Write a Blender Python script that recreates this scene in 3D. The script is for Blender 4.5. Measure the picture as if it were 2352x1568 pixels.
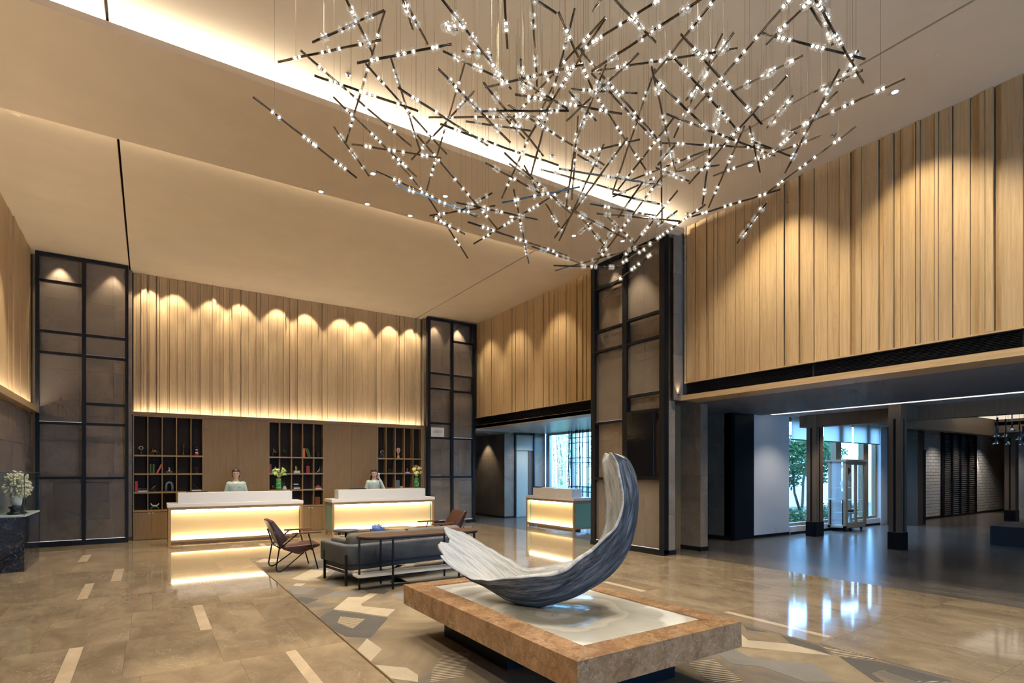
import bpy, bmesh, math, random
from mathutils import Vector, Matrix, noise

for _o in list(bpy.data.objects):
    bpy.data.objects.remove(_o)
SC = bpy.context.scene
COL = SC.collection
PI = math.pi
random.seed(7)

# ------------------------------------------------------------------ camera
cam_data = bpy.data.cameras.new('camera')
cam_data.sensor_width = 36.0
cam_data.lens = 19.494
cam_data.shift_y = 297.8 / 2352.0
cam_data.clip_start = 0.05
cam_data.clip_end = 400
camera = bpy.data.objects.new('camera', cam_data)
COL.objects.link(camera)
camera.location = (0, 0, 1.5)
camera.rotation_euler = (PI / 2, 0, math.radians(56.7286 - 90))
SC.camera = camera

# ------------------------------------------------------------------ view, world, large lights
SC.view_settings.view_transform = 'Standard'
SC.view_settings.look = 'None'
SC.view_settings.exposure = 0.0
SC.view_settings.gamma = 1.0
SC.view_settings.use_curve_mapping = False
SC.cycles.max_bounces = 6
SC.cycles.diffuse_bounces = 4
SC.cycles.glossy_bounces = 3
SC.cycles.transmission_bounces = 4
SC.cycles.transparent_max_bounces = 14
SC.cycles.use_adaptive_sampling = True
SC.cycles.adaptive_threshold = 0.08
SC.cycles.adaptive_min_samples = 12
SC.cycles.caustics_reflective = False
SC.cycles.caustics_refractive = False
SC.cycles.sample_clamp_indirect = 4.0
SC.cycles.blur_glossy = 0.5

world = bpy.data.worlds.new('sky')
SC.world = world
world.use_nodes = True
_bg = world.node_tree.nodes['Background']
_bg.inputs['Color'].default_value = (0.22, 0.52, 1.0, 1)
_bg.inputs['Strength'].default_value = 15.0

WARM = (1.0, 0.86, 0.64)
WARMW = (1.0, 0.895, 0.735)


def lamp(name, kind, loc, energy, color=WARM, target=None, rot=None, **kw):
    d = bpy.data.lights.new(name, kind)
    d.energy = energy
    d.color = color
    for k, v in kw.items():
        setattr(d, k, v)
    o = bpy.data.objects.new(name, d)
    COL.objects.link(o)
    o.location = loc
    if target is not None:
        o.rotation_euler = (Vector(target) - Vector(loc)).to_track_quat('-Z', 'Y').to_euler()
    elif rot is not None:
        o.rotation_euler = rot
    return o


def portal(name, loc, target, sx, sy):
    o = lamp(name, 'AREA', loc, 1.0, (1, 1, 1), target=target, shape='RECTANGLE', size=sx, size_y=sy)
    o.data.cycles.is_portal = True
    return o


portal('daylight_portal', (15.05, 7.55, 1.5), (15.05, 6, 1.5), 4.6, 2.7)
portal('daylight_portal', (11.35, 11.8, 1.5), (9, 11.8, 1.5), 6.2, 2.7)
portal('daylight_portal', (4.7, -5.85, 1.3), (4.7, 0, 1.3), 4.9, 2.5)
# LED strip in the ceiling cove, washing the near ceiling
lamp('cove_strip', 'AREA', (2.9, 6.70, 5.762), 230, WARMW, target=(2.9, 6.20, 5.94), shape='RECTANGLE', size=9.6, size_y=0.05)
lamp('cove_strip', 'AREA', (2.9, 8.45, 5.775), 110, WARMW, target=(2.9, 8.95, 5.94), shape='RECTANGLE', size=9.6, size_y=0.05)
# LED strips behind the timber ledges, washing up the panelling
lamp('ledge_strip', 'AREA', (3.12, 14.60, 2.745), 52, WARMW, target=(3.12, 14.66, 4.0), shape='RECTANGLE', size=6.75, size_y=0.04)
lamp('ledge_strip', 'AREA', (-1.84, 8.0, 2.735), 75, WARMW, rot=(PI, 0, PI / 2), shape='RECTANGLE', size=12.4, size_y=0.04)
# recessed downlights of the lobby ceiling, some added as fill (their housings are built with the ceiling)
SPOTS = []


def spot(loc, target, energy, angle, blend=0.35, color=WARM, radius=0.03, bright=False):
    SPOTS.append((loc, bright))
    return lamp('downlight_beam', 'SPOT', loc, energy, color, target=target, spot_size=math.radians(angle), spot_blend=blend, shadow_soft_size=radius)


for _x in (-0.00, 0.49, 1.27, 1.85, 2.68, 3.36, 4.24, 4.79, 5.60, 6.22):
    spot((_x, 14.42, 5.82), (_x, 14.62, 3.4), 105, 74, 0.4)
for _x in (-1.50, -0.62, 6.86, 7.62):
    spot((_x, 14.40, 5.82), (_x, 14.50, 2.4), 85, 70, 0.6)
for _y in (13.5, 12.1, 10.3):
    spot((7.35, _y, 5.82), (8.08, _y, 3.4), 110, 74, 0.7, (1.0, 0.83, 0.56))
for _y in (4.733, 2.907, 1.1):
    spot((7.16, _y, 5.82), (8.0, _y, 3.4), 165, 82, 0.7, (1.0, 0.82, 0.53), bright=True)
for _x, _y in ((7.236, 7.351), (6.348, 7.665)):
    spot((_x, _y, 5.68), (_x + 0.45, _y + 0.1, 2.6), 110, 66, 0.6, bright=True)
spot((7.5, 8.0, 5.68), (7.75, 8.0, 3.0), 70, 50, 0.4)
for _p in ((2.17, 8.54, 5.68), (2.882, 8.54, 5.68), (3.601, 8.54, 5.68), (2.653, 7.62, 5.68), (3.794, 7.64, 5.68), (5.012, 7.65, 5.68)):
    spot(_p, (_p[0], _p[1] + 0.6, 0), 300, 110, 0.7, WARMW, bright=True)
for _x in (0.0, 2.2, 4.4, 6.0):
    spot((_x, 11.6, 5.82), (_x, 11.6, 0), 260, 100, 0.7, WARMW)  # added fill over the desks, in barely visible fittings
for _x in (-1.0, 1.0, 5.4, 6.9):
    for _y in (0.2, 2.4, 4.8):
        spot((_x, _y, 5.82), (_x, _y, 0), 200, 110, 0.7, WARMW)  # added fill lamps for the near part of the lobby
for _x, _y in ((2.4, 4.0), (3.4, 2.6), (2.4, 1.0)):
    spot((_x, _y, 5.82), (_x, _y, 0), 240, 90, 0.7, WARMW)  # added fill from above the sculpture
spot((-1.45, 11.6, 5.82), (-1.7, 11.6, 0.8), 420, 40, 0.7)
for _y in (9.0, 6.0, 2.0):
    spot((-1.35, _y, 5.82), (-1.92, _y, 3.7), 90, 76, 0.7)  # lamps added to brighten the left wall

# ---- measured layout data (metres)
PLANKS_RIGHT = [6.548, 6.36, 6.272, 6.121, 6.058, 5.954, 5.893, 5.732, 5.557, 5.387, 5.259, 5.123, 4.848, 4.732, 4.661, 4.502, 4.44, 4.28, 4.096, 3.93, 3.794, 3.714, 3.648, 3.438, 3.384, 3.263, 3.197, 3.157, 3.036, 3.009, 2.969, 2.817, 2.781, 2.636, 2.476, 2.383, 2.332, 2.248, 2.193, 1.996]
PLANKS_BACK = [-0.273, -0.215, -0.132, -0.085, -0.025, 0.018, 0.144, 0.168, 0.21, 0.36, 0.402, 0.557, 0.717, 0.806, 0.858, 0.954, 1.006, 1.199, 1.252, 1.333, 1.414, 1.49, 1.619, 1.674, 1.842, 1.87, 2.026, 2.198, 2.285, 2.338, 2.476, 2.67, 2.821, 2.866, 2.974, 3.091, 3.16, 3.348, 3.508, 3.663, 3.767, 3.899, 4.149, 4.302, 4.387, 4.473, 4.577, 4.63, 4.805, 4.973, 5.146, 5.218, 5.358, 5.644, 5.777, 5.834, 5.883, 6.026, 6.084, 6.279, 6.378, 6.517]
PLANKS_ALCOVE = [14.259, 14.065, 13.951, 13.822, 13.636, 13.405, 13.267, 13.044, 12.773, 12.547, 12.436, 12.326, 12.182, 11.971, 11.764, 11.642, 11.463, 11.333, 10.985, 10.923, 10.741, 10.693, 10.533, 10.359, 10.189, 10.05, 9.914, 9.685, 9.596, 9.544, 9.467, 9.341, 9.207, 9.095]
PLANKS_LEFT = [11.388, 11.578, 11.857, 11.982, 12.195, 12.418, 12.556, 12.649, 12.842, 13.195, 13.57, 13.795, 13.993, 14.209]
SCREEN_A = ([-1.856, -1.798, -1.129, -1.066, -0.406, -0.349], [[5.84, 5.283, 4.283, 3.858, 2.464, 1.365, 0.057], [5.894, 4.283, 3.856, 2.882, 2.468, 1.356, 0.066]])
SCREEN_B = ([6.531, 6.62, 7.266, 7.344, 7.979, 8.062], [[5.806, 4.262, 3.835, 2.852, 2.437, 1.339, 0.057], [5.804, 5.228, 4.251, 3.801, 2.436, 1.335, 0.083]])
SCREEN_C = ([8.655, 8.536, 7.752, 7.636, 6.829, 6.709], [[5.673, 5.191, 4.326, 3.916, 2.471, 1.355, 0.044], [5.675, 4.358, 3.91, 2.916, 2.609, 1.366, 0.023]])
PATCHES = [
('cream',[(1.481,9.976),(1.657,10.278),(1.884,10.057),(1.795,9.770),(1.537,9.847)]),
('grey',[(1.719,8.845),(1.911,8.775),(1.731,8.515),(1.569,8.621)]),
('cream',[(1.664,8.112),(2.063,8.731),(2.278,8.478),(1.958,7.967),(1.981,7.764),(1.804,7.881)]),
('cream',[(1.580,7.633),(1.648,7.760),(1.759,7.687),(1.659,7.523)]),
('grey',[(1.483,7.492),(1.572,7.597),(1.797,7.286),(1.579,7.011),(1.477,7.077)]),
('dark',[(1.465,6.840),(1.518,6.909),(1.658,6.646),(1.488,6.500)]),
('grey',[(1.660,6.645),(1.721,6.571),(1.637,6.464),(1.587,6.561)]),
('dark',[(2.283,6.733),(2.384,6.861),(2.526,6.651),(2.396,6.496)]),
('cream',[(1.675,6.082),(1.991,6.583),(2.132,6.490),(2.273,6.650),(2.338,6.549),(2.001,6.155),(1.986,6.047),(2.238,5.712),(2.060,5.479),(1.962,5.628),(1.830,5.863)]),
('dark',[(1.462,5.830),(1.655,6.031),(2.050,5.427),(1.670,4.862),(1.498,5.007),(1.459,5.266)]),
('cream',[(1.449,4.594),(1.635,4.854),(1.643,4.494),(1.454,4.255)]),
('cream',[(1.445,4.166),(1.646,3.965),(1.656,3.783),(1.601,3.656),(1.465,3.825)]),
('dark',[(1.465,3.809),(1.535,3.731),(1.550,3.669),(1.452,3.656)]),
('grey',[(2.449,6.395),(2.603,6.554),(2.686,6.415),(2.610,5.961),(2.474,5.651),(2.453,5.859)]),
('stripe',[(2.050,4.168),(2.217,4.011),(1.924,3.575),(1.673,3.602),(1.772,3.788)]),
('cream',[(1.580,3.993),(1.634,3.878),(1.636,3.627),(1.515,3.596),(1.470,3.836)]),
('cream',[(4.548,3.096),(4.439,2.957),(4.653,2.692),(4.642,2.335),(4.521,2.479),(4.231,2.874)]),
('dark',[(4.824,3.260),(4.809,3.007),(4.714,3.155)]),
('dark',[(4.830,2.884),(4.828,2.753),(4.805,2.521),(4.647,2.340),(4.686,2.483),(4.663,2.695)]),
('stripe',[(4.807,2.519),(4.901,2.364),(4.840,2.080),(4.675,2.301)]),
('dark',[(4.662,2.292),(4.795,2.061),(4.788,1.584),(4.578,1.721),(4.626,1.969),(4.479,1.975),(4.371,1.841),(4.319,1.875)]),
('grey',[(3.913,2.900),(4.117,2.865),(4.041,2.679),(4.306,2.304),(4.084,2.029),(3.901,2.149),(3.926,2.503),(3.785,2.672)]),
('stripe',[(3.522,2.865),(3.771,2.823),(3.535,2.389),(3.326,2.526)]),
('stripe',[(4.618,1.963),(4.713,1.886),(4.665,1.772),(4.747,1.588),(4.573,1.702),(4.632,1.797)]),
]
INSET=[(1.460,5.517),(1.655,5.745),(1.835,5.504),(1.623,5.228)]
SCULPT = [
(2.272,4.406,0.989,2.160,4.300,0.855,2.064,4.220,0.768),
(2.373,4.292,0.913,2.243,4.197,0.766,2.121,4.134,0.680),
(2.471,4.132,0.821,2.305,4.061,0.673,2.192,3.992,0.613),
(2.565,3.950,0.734,2.386,3.888,0.554,2.265,3.824,0.613),
(2.620,3.794,0.679,2.440,3.734,0.465,2.333,3.660,0.653),
(2.660,3.649,0.706,2.540,3.548,0.441,2.410,3.490,0.685),
(2.736,3.527,0.735,2.638,3.412,0.485,2.515,3.349,0.713),
(2.811,3.430,0.765,2.746,3.294,0.552,2.599,3.246,0.765),
(2.879,3.338,0.817,2.860,3.171,0.652,2.662,3.157,0.848),
(2.931,3.267,0.896,2.945,3.079,0.773,2.720,3.083,0.911),
(2.957,3.215,1.005,3.005,3.004,0.933,2.786,3.004,1.013),
(2.964,3.186,1.117,3.021,2.970,1.083,2.830,2.951,1.084),
(2.960,3.177,1.239,3.025,2.955,1.248,2.861,2.919,1.210),
(2.952,3.182,1.361,3.025,2.955,1.378,2.869,2.914,1.324),
(2.942,3.189,1.471,3.001,2.971,1.495,2.850,2.926,1.433),
(2.942,3.200,1.556,2.968,3.004,1.578,2.838,2.946,1.541),
(2.966,3.197,1.632,2.936,3.037,1.613,2.827,2.965,1.610),
]
RODS = [
(1.115,4.646,4.975,1.498,4.060,5.003,1,[(0.149,1),(0.198,1),(0.409,1),(0.510,1),(0.575,1),(0.780,1),(0.828,1)]),
(0.944,5.147,5.058,1.600,4.398,5.042,0,[(0.172,1),(0.219,1),(0.445,1),(0.512,1),(0.608,1),(0.808,1)]),
(1.071,4.867,5.031,2.244,5.293,4.814,0,[(0.143,1),(0.184,1),(0.379,1),(0.444,1),(0.545,1),(0.769,1),(0.820,1)]),
(1.150,3.865,4.793,1.482,4.265,4.799,1,[(0.160,1),(0.220,1),(0.296,1),(0.350,1),(0.666,1),(0.734,1),(0.803,1)]),
(1.660,4.469,5.358,1.679,5.652,4.831,0,[(0.156,1),(0.200,1),(0.396,1),(0.468,1),(0.563,1),(0.782,1),(0.835,1)]),
(1.129,4.647,4.714,1.956,4.462,4.620,0,[(0.146,1),(0.190,1),(0.247,1),(0.430,1),(0.466,1),(0.518,1),(0.567,1),(0.795,1)]),
(1.347,4.231,4.646,1.957,3.833,4.795,0,[(0.155,1),(0.212,1),(0.433,1),(0.499,1),(0.598,1),(0.800,1),(0.845,1)]),
(1.604,4.801,5.097,2.652,5.310,4.870,0,[(0.136,1),(0.191,1),(0.409,1),(0.469,1),(0.519,1),(0.739,1),(0.794,1)]),
(1.821,4.758,5.213,2.452,5.541,4.949,1,[(0.117,1),(0.176,1),(0.227,1),(0.447,1),(0.519,1),(0.760,1),(0.813,1)]),
(1.434,5.209,4.971,2.486,5.714,4.758,0,[(0.142,1),(0.191,1),(0.419,1),(0.468,1),(0.518,1),(0.748,1),(0.806,1),(0.848,1)]),
(0.749,5.170,4.694,1.760,5.541,4.461,0,[(0.162,1),(0.221,1),(0.448,1),(0.492,1),(0.542,1),(0.564,1),(0.767,1),(0.820,1),(0.869,1)]),
(1.495,5.415,4.821,1.947,5.712,4.610,1,[(0.167,1),(0.227,1),(0.455,1),(0.546,1),(0.601,1),(0.816,1)]),
(1.615,5.232,4.603,2.335,4.783,4.479,0,[(0.158,1),(0.204,1),(0.415,1),(0.474,1),(0.573,1),(0.787,1),(0.838,1)]),
(1.678,4.228,4.581,2.672,4.486,4.564,0,[(0.143,1),(0.191,1),(0.386,1),(0.771,1),(0.886,1)]),
(1.518,3.757,4.901,1.787,4.181,5.065,0,[(0.247,1),(0.417,1)]),
(1.596,3.889,5.006,1.955,4.267,5.073,1,[(0.109,1),(0.366,1),(0.526,1)]),
(1.889,5.331,4.469,3.215,5.657,4.477,0,[(0.156,1),(0.200,1),(0.412,1),(0.460,1),(0.514,1),(0.751,1),(0.810,1),(0.855,1)]),
(2.142,5.470,4.465,3.104,5.396,4.359,0,[(0.155,1),(0.202,1),(0.505,1),(0.569,1),(0.859,1)]),
(2.032,5.534,4.877,2.835,6.203,4.841,0,[(0.208,1),(0.320,1),(0.600,1),(0.827,1)]),
(2.608,5.683,4.554,3.462,6.318,4.259,0,[(0.656,1),(0.751,1)]),
(1.766,3.651,4.948,2.636,4.029,4.818,1,[(0.177,1),(0.207,1),(0.264,1),(0.299,1),(0.399,1),(0.450,1),(0.666,1),(0.712,1),(0.759,1),(0.812,1)]),
(1.926,3.917,4.974,1.914,3.656,4.768,1,[(0.163,1.3),(0.451,1.3),(0.790,1.3)]),
(2.230,4.178,5.074,2.437,4.024,5.026,1,[(0.221,1.4),(0.530,1.4),(0.868,1.4)]),
(2.099,4.273,5.077,2.732,4.224,5.023,1,[(0.164,1),(0.226,1),(0.459,1),(0.509,1),(0.564,1),(0.779,1),(0.836,1),(0.907,1)]),
(2.608,4.817,5.524,2.707,5.949,4.753,0,[(0.137,1),(0.192,1),(0.385,1),(0.418,1),(0.466,1),(0.521,1),(0.707,1),(0.747,1),(0.801,1),(0.847,1)]),
(1.896,3.948,4.653,2.776,4.262,4.514,1,[(0.143,1),(0.216,1),(0.307,1),(0.408,1),(0.468,1),(0.530,1),(0.757,1),(0.811,1)]),
(2.576,4.574,5.088,2.476,5.835,4.999,1,[(0.144,1),(0.175,1),(0.214,1),(0.372,1),(0.757,1),(0.797,1)]),
(2.371,5.150,5.075,3.219,4.481,5.025,0,[(0.166,1),(0.225,1),(0.445,1),(0.548,1),(0.613,1),(0.824,1),(0.861,1),(0.926,1)]),
(2.336,4.145,4.582,3.068,3.773,4.644,1,[(0.163,1),(0.209,1),(0.804,1),(0.875,1)]),
(2.673,4.921,5.019,3.206,4.539,4.909,1,[(0.168,1),(0.223,1),(0.476,1),(0.537,1)]),
(2.265,3.872,4.638,3.205,4.329,4.557,1,[(0.151,1),(0.195,1),(0.514,1),(0.551,1)]),
(2.799,4.544,4.988,3.422,4.962,5.112,1,[(0.218,1.4),(0.504,1.2),(0.598,1.2),(0.712,1.2)]),
(2.406,4.083,4.774,2.821,3.290,4.652,0,[(0.186,1),(0.239,1),(0.458,1),(0.525,1),(0.638,1),(0.747,1),(0.850,1),(0.905,1)]),
(2.102,3.298,4.841,2.226,3.456,4.629,0,[(0.496,1),(0.626,1)]),
(2.456,3.468,5.127,2.939,4.064,4.973,1,[(0.169,1),(0.279,1),(0.629,1),(0.708,1)]),
(2.390,3.406,5.063,2.638,3.395,5.037,1,[(0.224,1)]),
(2.884,3.467,5.240,3.165,4.479,4.423,1,[(0.157,1),(0.199,1),(0.407,1),(0.475,1),(0.559,1),(0.612,1)]),
(2.408,3.547,4.684,2.715,3.971,4.753,1,[(0.209,1),(0.289,1),(0.636,1),(0.750,1),(0.828,1)]),
(2.527,3.748,4.698,3.059,3.780,4.660,1,[(0.182,1),(0.226,1),(0.433,1),(0.488,1),(0.825,1)]),
(2.660,4.007,4.768,3.504,3.566,4.658,0,[(0.126,1),(0.184,1),(0.240,1),(0.464,1),(0.514,1),(0.561,1),(0.794,1),(0.848,1)]),
(2.984,4.581,4.952,3.080,3.322,5.155,0,[(0.079,1),(0.174,1),(0.230,1),(0.448,1),(0.618,1),(0.809,1),(0.849,1)]),
(2.544,3.940,4.601,3.709,4.367,4.785,0,[(0.140,1),(0.177,1),(0.232,1),(0.428,1),(0.489,1),(0.576,1),(0.712,1)]),
(2.491,3.181,4.830,3.187,3.599,4.779,0,[(0.209,1),(0.285,1),(0.637,1),(0.724,1),(0.807,1)]),
(3.563,3.972,5.068,4.710,4.415,4.907,0,[(0.046,1),(0.113,1),(0.379,1),(0.449,1),(0.762,1),(0.822,1)]),
(2.920,4.170,4.563,2.819,3.041,4.842,0,[(0.147,1),(0.201,1),(0.234,1),(0.489,1),(0.542,1),(0.587,1),(0.792,1)]),
(3.306,4.099,4.811,3.137,3.017,4.695,1,[(0.633,1),(0.847,1)]),
(3.536,4.204,4.990,4.124,5.015,4.658,1,[(0.186,1),(0.264,1),(0.479,1),(0.555,1),(0.746,1)]),
(3.335,3.991,4.590,3.839,4.775,4.385,1,[(0.011,1),(0.111,1),(0.759,1),(0.795,1)]),
(2.122,4.369,4.515,3.021,4.411,4.554,0,[(0.166,1),(0.213,1),(0.442,1),(0.517,1),(0.638,1),(0.905,1),(0.982,1)]),
(2.990,4.328,4.507,3.427,4.376,4.555,1,[(0.414,1)]),
(3.431,4.374,4.520,4.501,4.000,4.498,1,[(0.033,1),(0.075,1),(0.425,1),(0.468,1),(0.512,1),(0.608,1),(0.811,1),(0.856,1),(0.982,1)]),
(3.553,4.848,4.768,4.675,4.700,4.760,1,[(0.005,1.3),(0.157,1.2),(0.197,1),(0.400,1),(0.441,1),(0.620,1),(0.783,1)]),
(2.758,4.669,4.510,3.769,5.142,4.686,1,[(0.138,1),(0.197,1),(0.482,1),(0.753,1),(0.806,1),(0.860,1)]),
(2.779,4.366,4.471,3.841,4.693,4.305,1,[(0.184,1),(0.215,1),(0.412,1),(0.485,1),(0.567,1),(0.780,1),(0.825,1)]),
(3.191,4.917,4.752,4.503,5.252,4.626,1,[(0.136,1),(0.174,1),(0.307,1),(0.718,1),(0.783,1),(0.931,1),(0.986,1)]),
(3.101,4.512,4.519,3.341,4.604,4.370,0,[]),
(3.369,5.349,4.612,3.242,4.236,5.186,0,[(0.139,1),(0.202,1),(0.438,1),(0.483,1),(0.539,1),(0.761,1),(0.819,1)]),
(3.001,4.757,4.222,3.732,4.409,4.438,0,[(0.163,1),(0.203,1),(0.412,1),(0.515,1),(0.584,1)]),
(3.446,5.217,4.677,4.162,5.943,4.217,1,[(0.125,1),(0.190,1),(0.324,1),(0.423,1),(0.471,1),(0.519,1),(0.745,1),(0.810,1),(0.857,1)]),
(3.274,5.830,4.234,3.600,4.420,4.415,0,[(0.124,1),(0.176,1),(0.362,1),(0.406,1),(0.444,1),(0.520,1),(0.625,1),(0.665,1),(0.705,1),(0.837,1),(0.871,1)]),
(2.650,4.836,3.971,4.107,5.076,4.022,0,[(0.131,1),(0.175,1),(0.224,1),(0.441,1),(0.485,1),(0.539,1),(0.776,1),(0.835,1)]),
(3.426,4.835,3.899,4.320,5.120,3.997,1,[(0.180,1),(0.251,1),(0.499,1),(0.634,1),(0.733,1)]),
(2.150,4.927,4.712,3.324,5.353,4.243,0,[(0.182,1),(0.232,1),(0.424,1),(0.523,1),(0.585,1),(0.785,1),(0.835,1)]),
(2.724,5.887,4.456,3.120,5.089,4.356,0,[(0.159,1),(0.230,1),(0.474,1),(0.549,1),(0.853,1)]),
(2.553,4.915,4.173,3.602,4.972,4.279,1,[(0.143,1),(0.178,1),(0.312,1),(0.369,1),(0.471,1),(0.533,1),(0.759,1),(0.800,1)]),
(2.484,5.293,4.155,2.827,5.222,4.025,0,[(0.095,1),(0.244,1),(0.353,1),(0.518,1),(0.781,1)]),
(2.883,5.383,4.368,3.140,5.176,4.537,1,[(0.195,1),(0.330,1),(0.479,1),(0.583,1),(0.807,1)]),
(3.638,4.873,4.430,4.009,5.085,4.325,1,[(0.485,1),(0.593,1),(0.702,1)]),
(4.138,3.760,5.430,4.490,4.725,4.715,1,[(0.167,1),(0.213,1),(0.429,1),(0.829,1)]),
(3.768,4.884,4.085,3.723,3.717,4.598,1,[(0.097,1),(0.409,1),(0.449,1),(0.798,1),(0.844,1)]),
(4.091,5.212,4.243,3.850,4.174,4.803,1,[(0.610,1),(0.542,1),(0.503,1),(0.873,1),(0.829,1)]),
(3.900,5.074,3.865,4.497,4.549,3.802,1,[(0.420,1),(0.447,1),(0.548,1),(0.608,1),(0.808,1),(0.848,1)]),
(4.376,5.658,4.078,4.724,4.233,4.040,1,[(0.286,1),(0.396,1),(0.552,1),(0.744,1),(0.794,1),(0.925,1)]),
(4.525,5.080,3.996,4.444,3.938,4.557,0,[(0.143,1),(0.204,1),(0.432,1),(0.488,1),(0.541,1),(0.761,1),(0.818,1),(0.865,1)]),
(4.651,4.823,4.822,4.433,3.770,5.071,0,[(0.217,1),(0.302,1),(0.618,1),(0.688,1)]),
(4.055,4.614,4.431,4.952,4.473,4.472,0,[(0.210,1),(0.265,1),(0.682,1),(0.777,1)]),
(4.052,4.509,4.284,4.553,3.804,4.060,1,[(0.116,1),(0.164,1),(0.373,1),(0.418,1),(0.656,1),(0.711,1),(0.744,1)]),
(4.068,4.197,4.125,4.034,3.824,4.322,1,[(0.379,1),(0.298,1)]),
(4.240,4.462,4.494,4.645,4.209,4.716,1,[(0.217,1),(0.261,1),(0.630,1),(0.695,1),(0.946,1)]),
(3.774,3.971,4.197,4.424,3.958,4.262,1,[(0.484,1),(0.565,1),(0.666,1),(0.831,1),(0.884,1)]),
(4.211,3.755,4.741,4.997,4.435,4.392,1,[(0.060,1),(0.736,1),(0.787,1)]),
(4.621,3.892,4.430,4.796,4.973,4.018,0,[(0.135,1),(0.177,1),(0.449,1),(0.495,1),(0.542,1),(0.823,1)]),
(4.463,3.765,4.126,4.600,4.156,4.148,1,[(0.220,1.3),(0.564,1),(0.852,1)]),
(5.037,5.327,3.913,5.007,4.523,4.105,0,[(0.223,1.2),(0.479,1),(0.540,1),(0.632,1),(0.829,1),(0.868,1)]),
(4.920,5.101,4.077,4.964,4.513,4.175,0,[(0.175,1),(0.268,1),(0.609,1),(0.730,1)]),
(5.097,3.911,4.416,5.308,4.968,4.367,0,[(0.119,1),(0.224,1),(0.292,1),(0.341,1),(0.437,1),(0.535,1),(0.604,1),(0.680,1),(0.740,1),(0.783,1)]),
(5.010,4.025,4.306,5.434,3.250,4.395,0,[(0.131,1),(0.176,1),(0.390,1),(0.456,1),(0.559,1),(0.779,1),(0.834,1)]),
(6.082,3.786,4.778,5.937,2.757,4.956,0,[(0.128,1),(0.178,1),(0.397,1),(0.461,1),(0.567,1),(0.784,1),(0.832,1)]),
(5.788,3.998,4.180,5.420,3.395,4.320,1,[(0.186,1.2),(0.259,1.2),(0.452,1),(0.587,1),(0.653,1),(0.840,1.2)]),
(5.357,4.007,4.849,5.683,2.957,4.884,0,[(0.155,1),(0.211,1),(0.441,1),(0.496,1),(0.542,1),(0.767,1),(0.819,1),(0.861,1)]),
(5.425,4.119,4.551,4.874,3.284,4.872,0,[(0.211,1),(0.285,1),(0.606,1),(0.670,1)]),
(5.328,4.127,4.563,4.564,3.431,4.741,0,[(0.192,1),(0.253,1),(0.584,1),(0.638,1),(0.742,1),(0.893,1)]),
(4.559,3.697,4.397,4.421,2.591,4.775,0,[(0.156,1),(0.222,1),(0.442,1),(0.506,1),(0.555,1),(0.773,1),(0.823,1),(0.866,1)]),
(4.440,3.947,4.896,5.820,3.540,5.079,0,[(0.135,1),(0.175,1),(0.364,1),(0.426,1),(0.473,1),(0.527,1),(0.745,1),(0.796,1),(0.836,1)]),
(4.893,3.243,4.857,5.653,3.619,4.804,1,[(0.150,1),(0.247,1),(0.318,1),(0.670,1)]),
(4.099,3.587,4.882,5.689,3.467,4.921,0,[(0.205,1),(0.422,1),(0.486,1),(0.608,1),(0.865,1)]),
(3.587,3.055,4.870,4.905,3.386,4.898,0,[(0.112,1),(0.153,1),(0.205,1),(0.416,1),(0.521,1),(0.761,1),(0.817,1)]),
(3.299,3.016,4.575,4.419,3.342,4.695,0,[(0.093,1),(0.144,1),(0.385,1),(0.577,1),(0.852,1),(0.921,1)]),
(2.930,3.319,4.661,3.150,2.410,4.709,1,[(0.185,1),(0.237,1),(0.469,1),(0.566,1),(0.630,1),(0.819,1),(0.858,1)]),
(3.312,3.692,5.041,3.979,2.743,4.911,1,[(0.163,1),(0.206,1),(0.232,1),(0.411,1),(0.477,1),(0.512,1),(0.580,1),(0.793,1)]),
(3.050,3.583,5.051,3.219,2.876,5.049,0,[(0.162,1),(0.210,1),(0.273,1),(0.525,1),(0.642,1),(0.713,1),(0.944,1),(0.980,1)]),
(2.829,2.973,4.949,3.612,3.277,5.151,1,[(0.430,1),(0.503,1),(0.598,1),(0.642,1)]),
(2.797,3.153,4.959,2.589,2.833,4.725,0,[]),
(3.340,2.467,4.833,3.661,3.382,4.918,0,[(0.071,1),(0.221,1),(0.318,1),(0.653,1)]),
(3.404,2.835,4.841,4.706,2.994,4.683,0,[(0.141,1),(0.188,1),(0.232,1),(0.448,1),(0.503,1),(0.553,1),(0.782,1),(0.819,1)]),
(4.080,2.957,5.214,4.526,3.860,4.934,1,[(0.138,1),(0.191,1),(0.415,1),(0.470,1),(0.509,1),(0.552,1),(0.744,1),(0.802,1),(0.850,1)]),
(3.758,2.628,4.865,4.263,3.493,5.015,1,[(0.149,1.4),(0.223,1.2),(0.527,1.4),(0.585,1.4),(0.865,1.2)]),
(4.175,3.320,4.809,3.933,2.282,4.960,0,[(0.201,1),(0.254,1),(0.503,1),(0.578,1),(0.698,1),(0.947,1),(0.992,1)]),
(3.484,3.204,4.847,4.447,3.769,4.520,1,[(0.170,1),(0.211,1),(0.418,1),(0.480,1),(0.580,1),(0.806,1),(0.830,1)]),
(2.939,3.487,4.951,3.541,3.838,5.149,0,[(0.459,1),(0.656,1)]),
(3.335,3.778,5.078,4.480,4.089,5.022,1,[(0.182,1),(0.214,1),(0.459,1),(0.567,1),(0.642,1),(0.876,1),(0.950,1)]),
(3.282,3.620,4.973,4.336,3.910,4.885,0,[(0.202,1),(0.259,1),(0.309,1),(0.573,1),(0.693,1),(0.894,1),(1.018,1)]),
(2.987,3.218,4.674,3.418,4.088,4.673,1,[(0.200,1),(0.270,1),(0.343,1),(0.644,1),(0.722,1),(0.802,1)]),
(3.210,3.914,4.966,3.933,3.797,5.134,0,[(0.179,1),(0.270,1),(0.349,1),(0.768,1)]),
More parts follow.
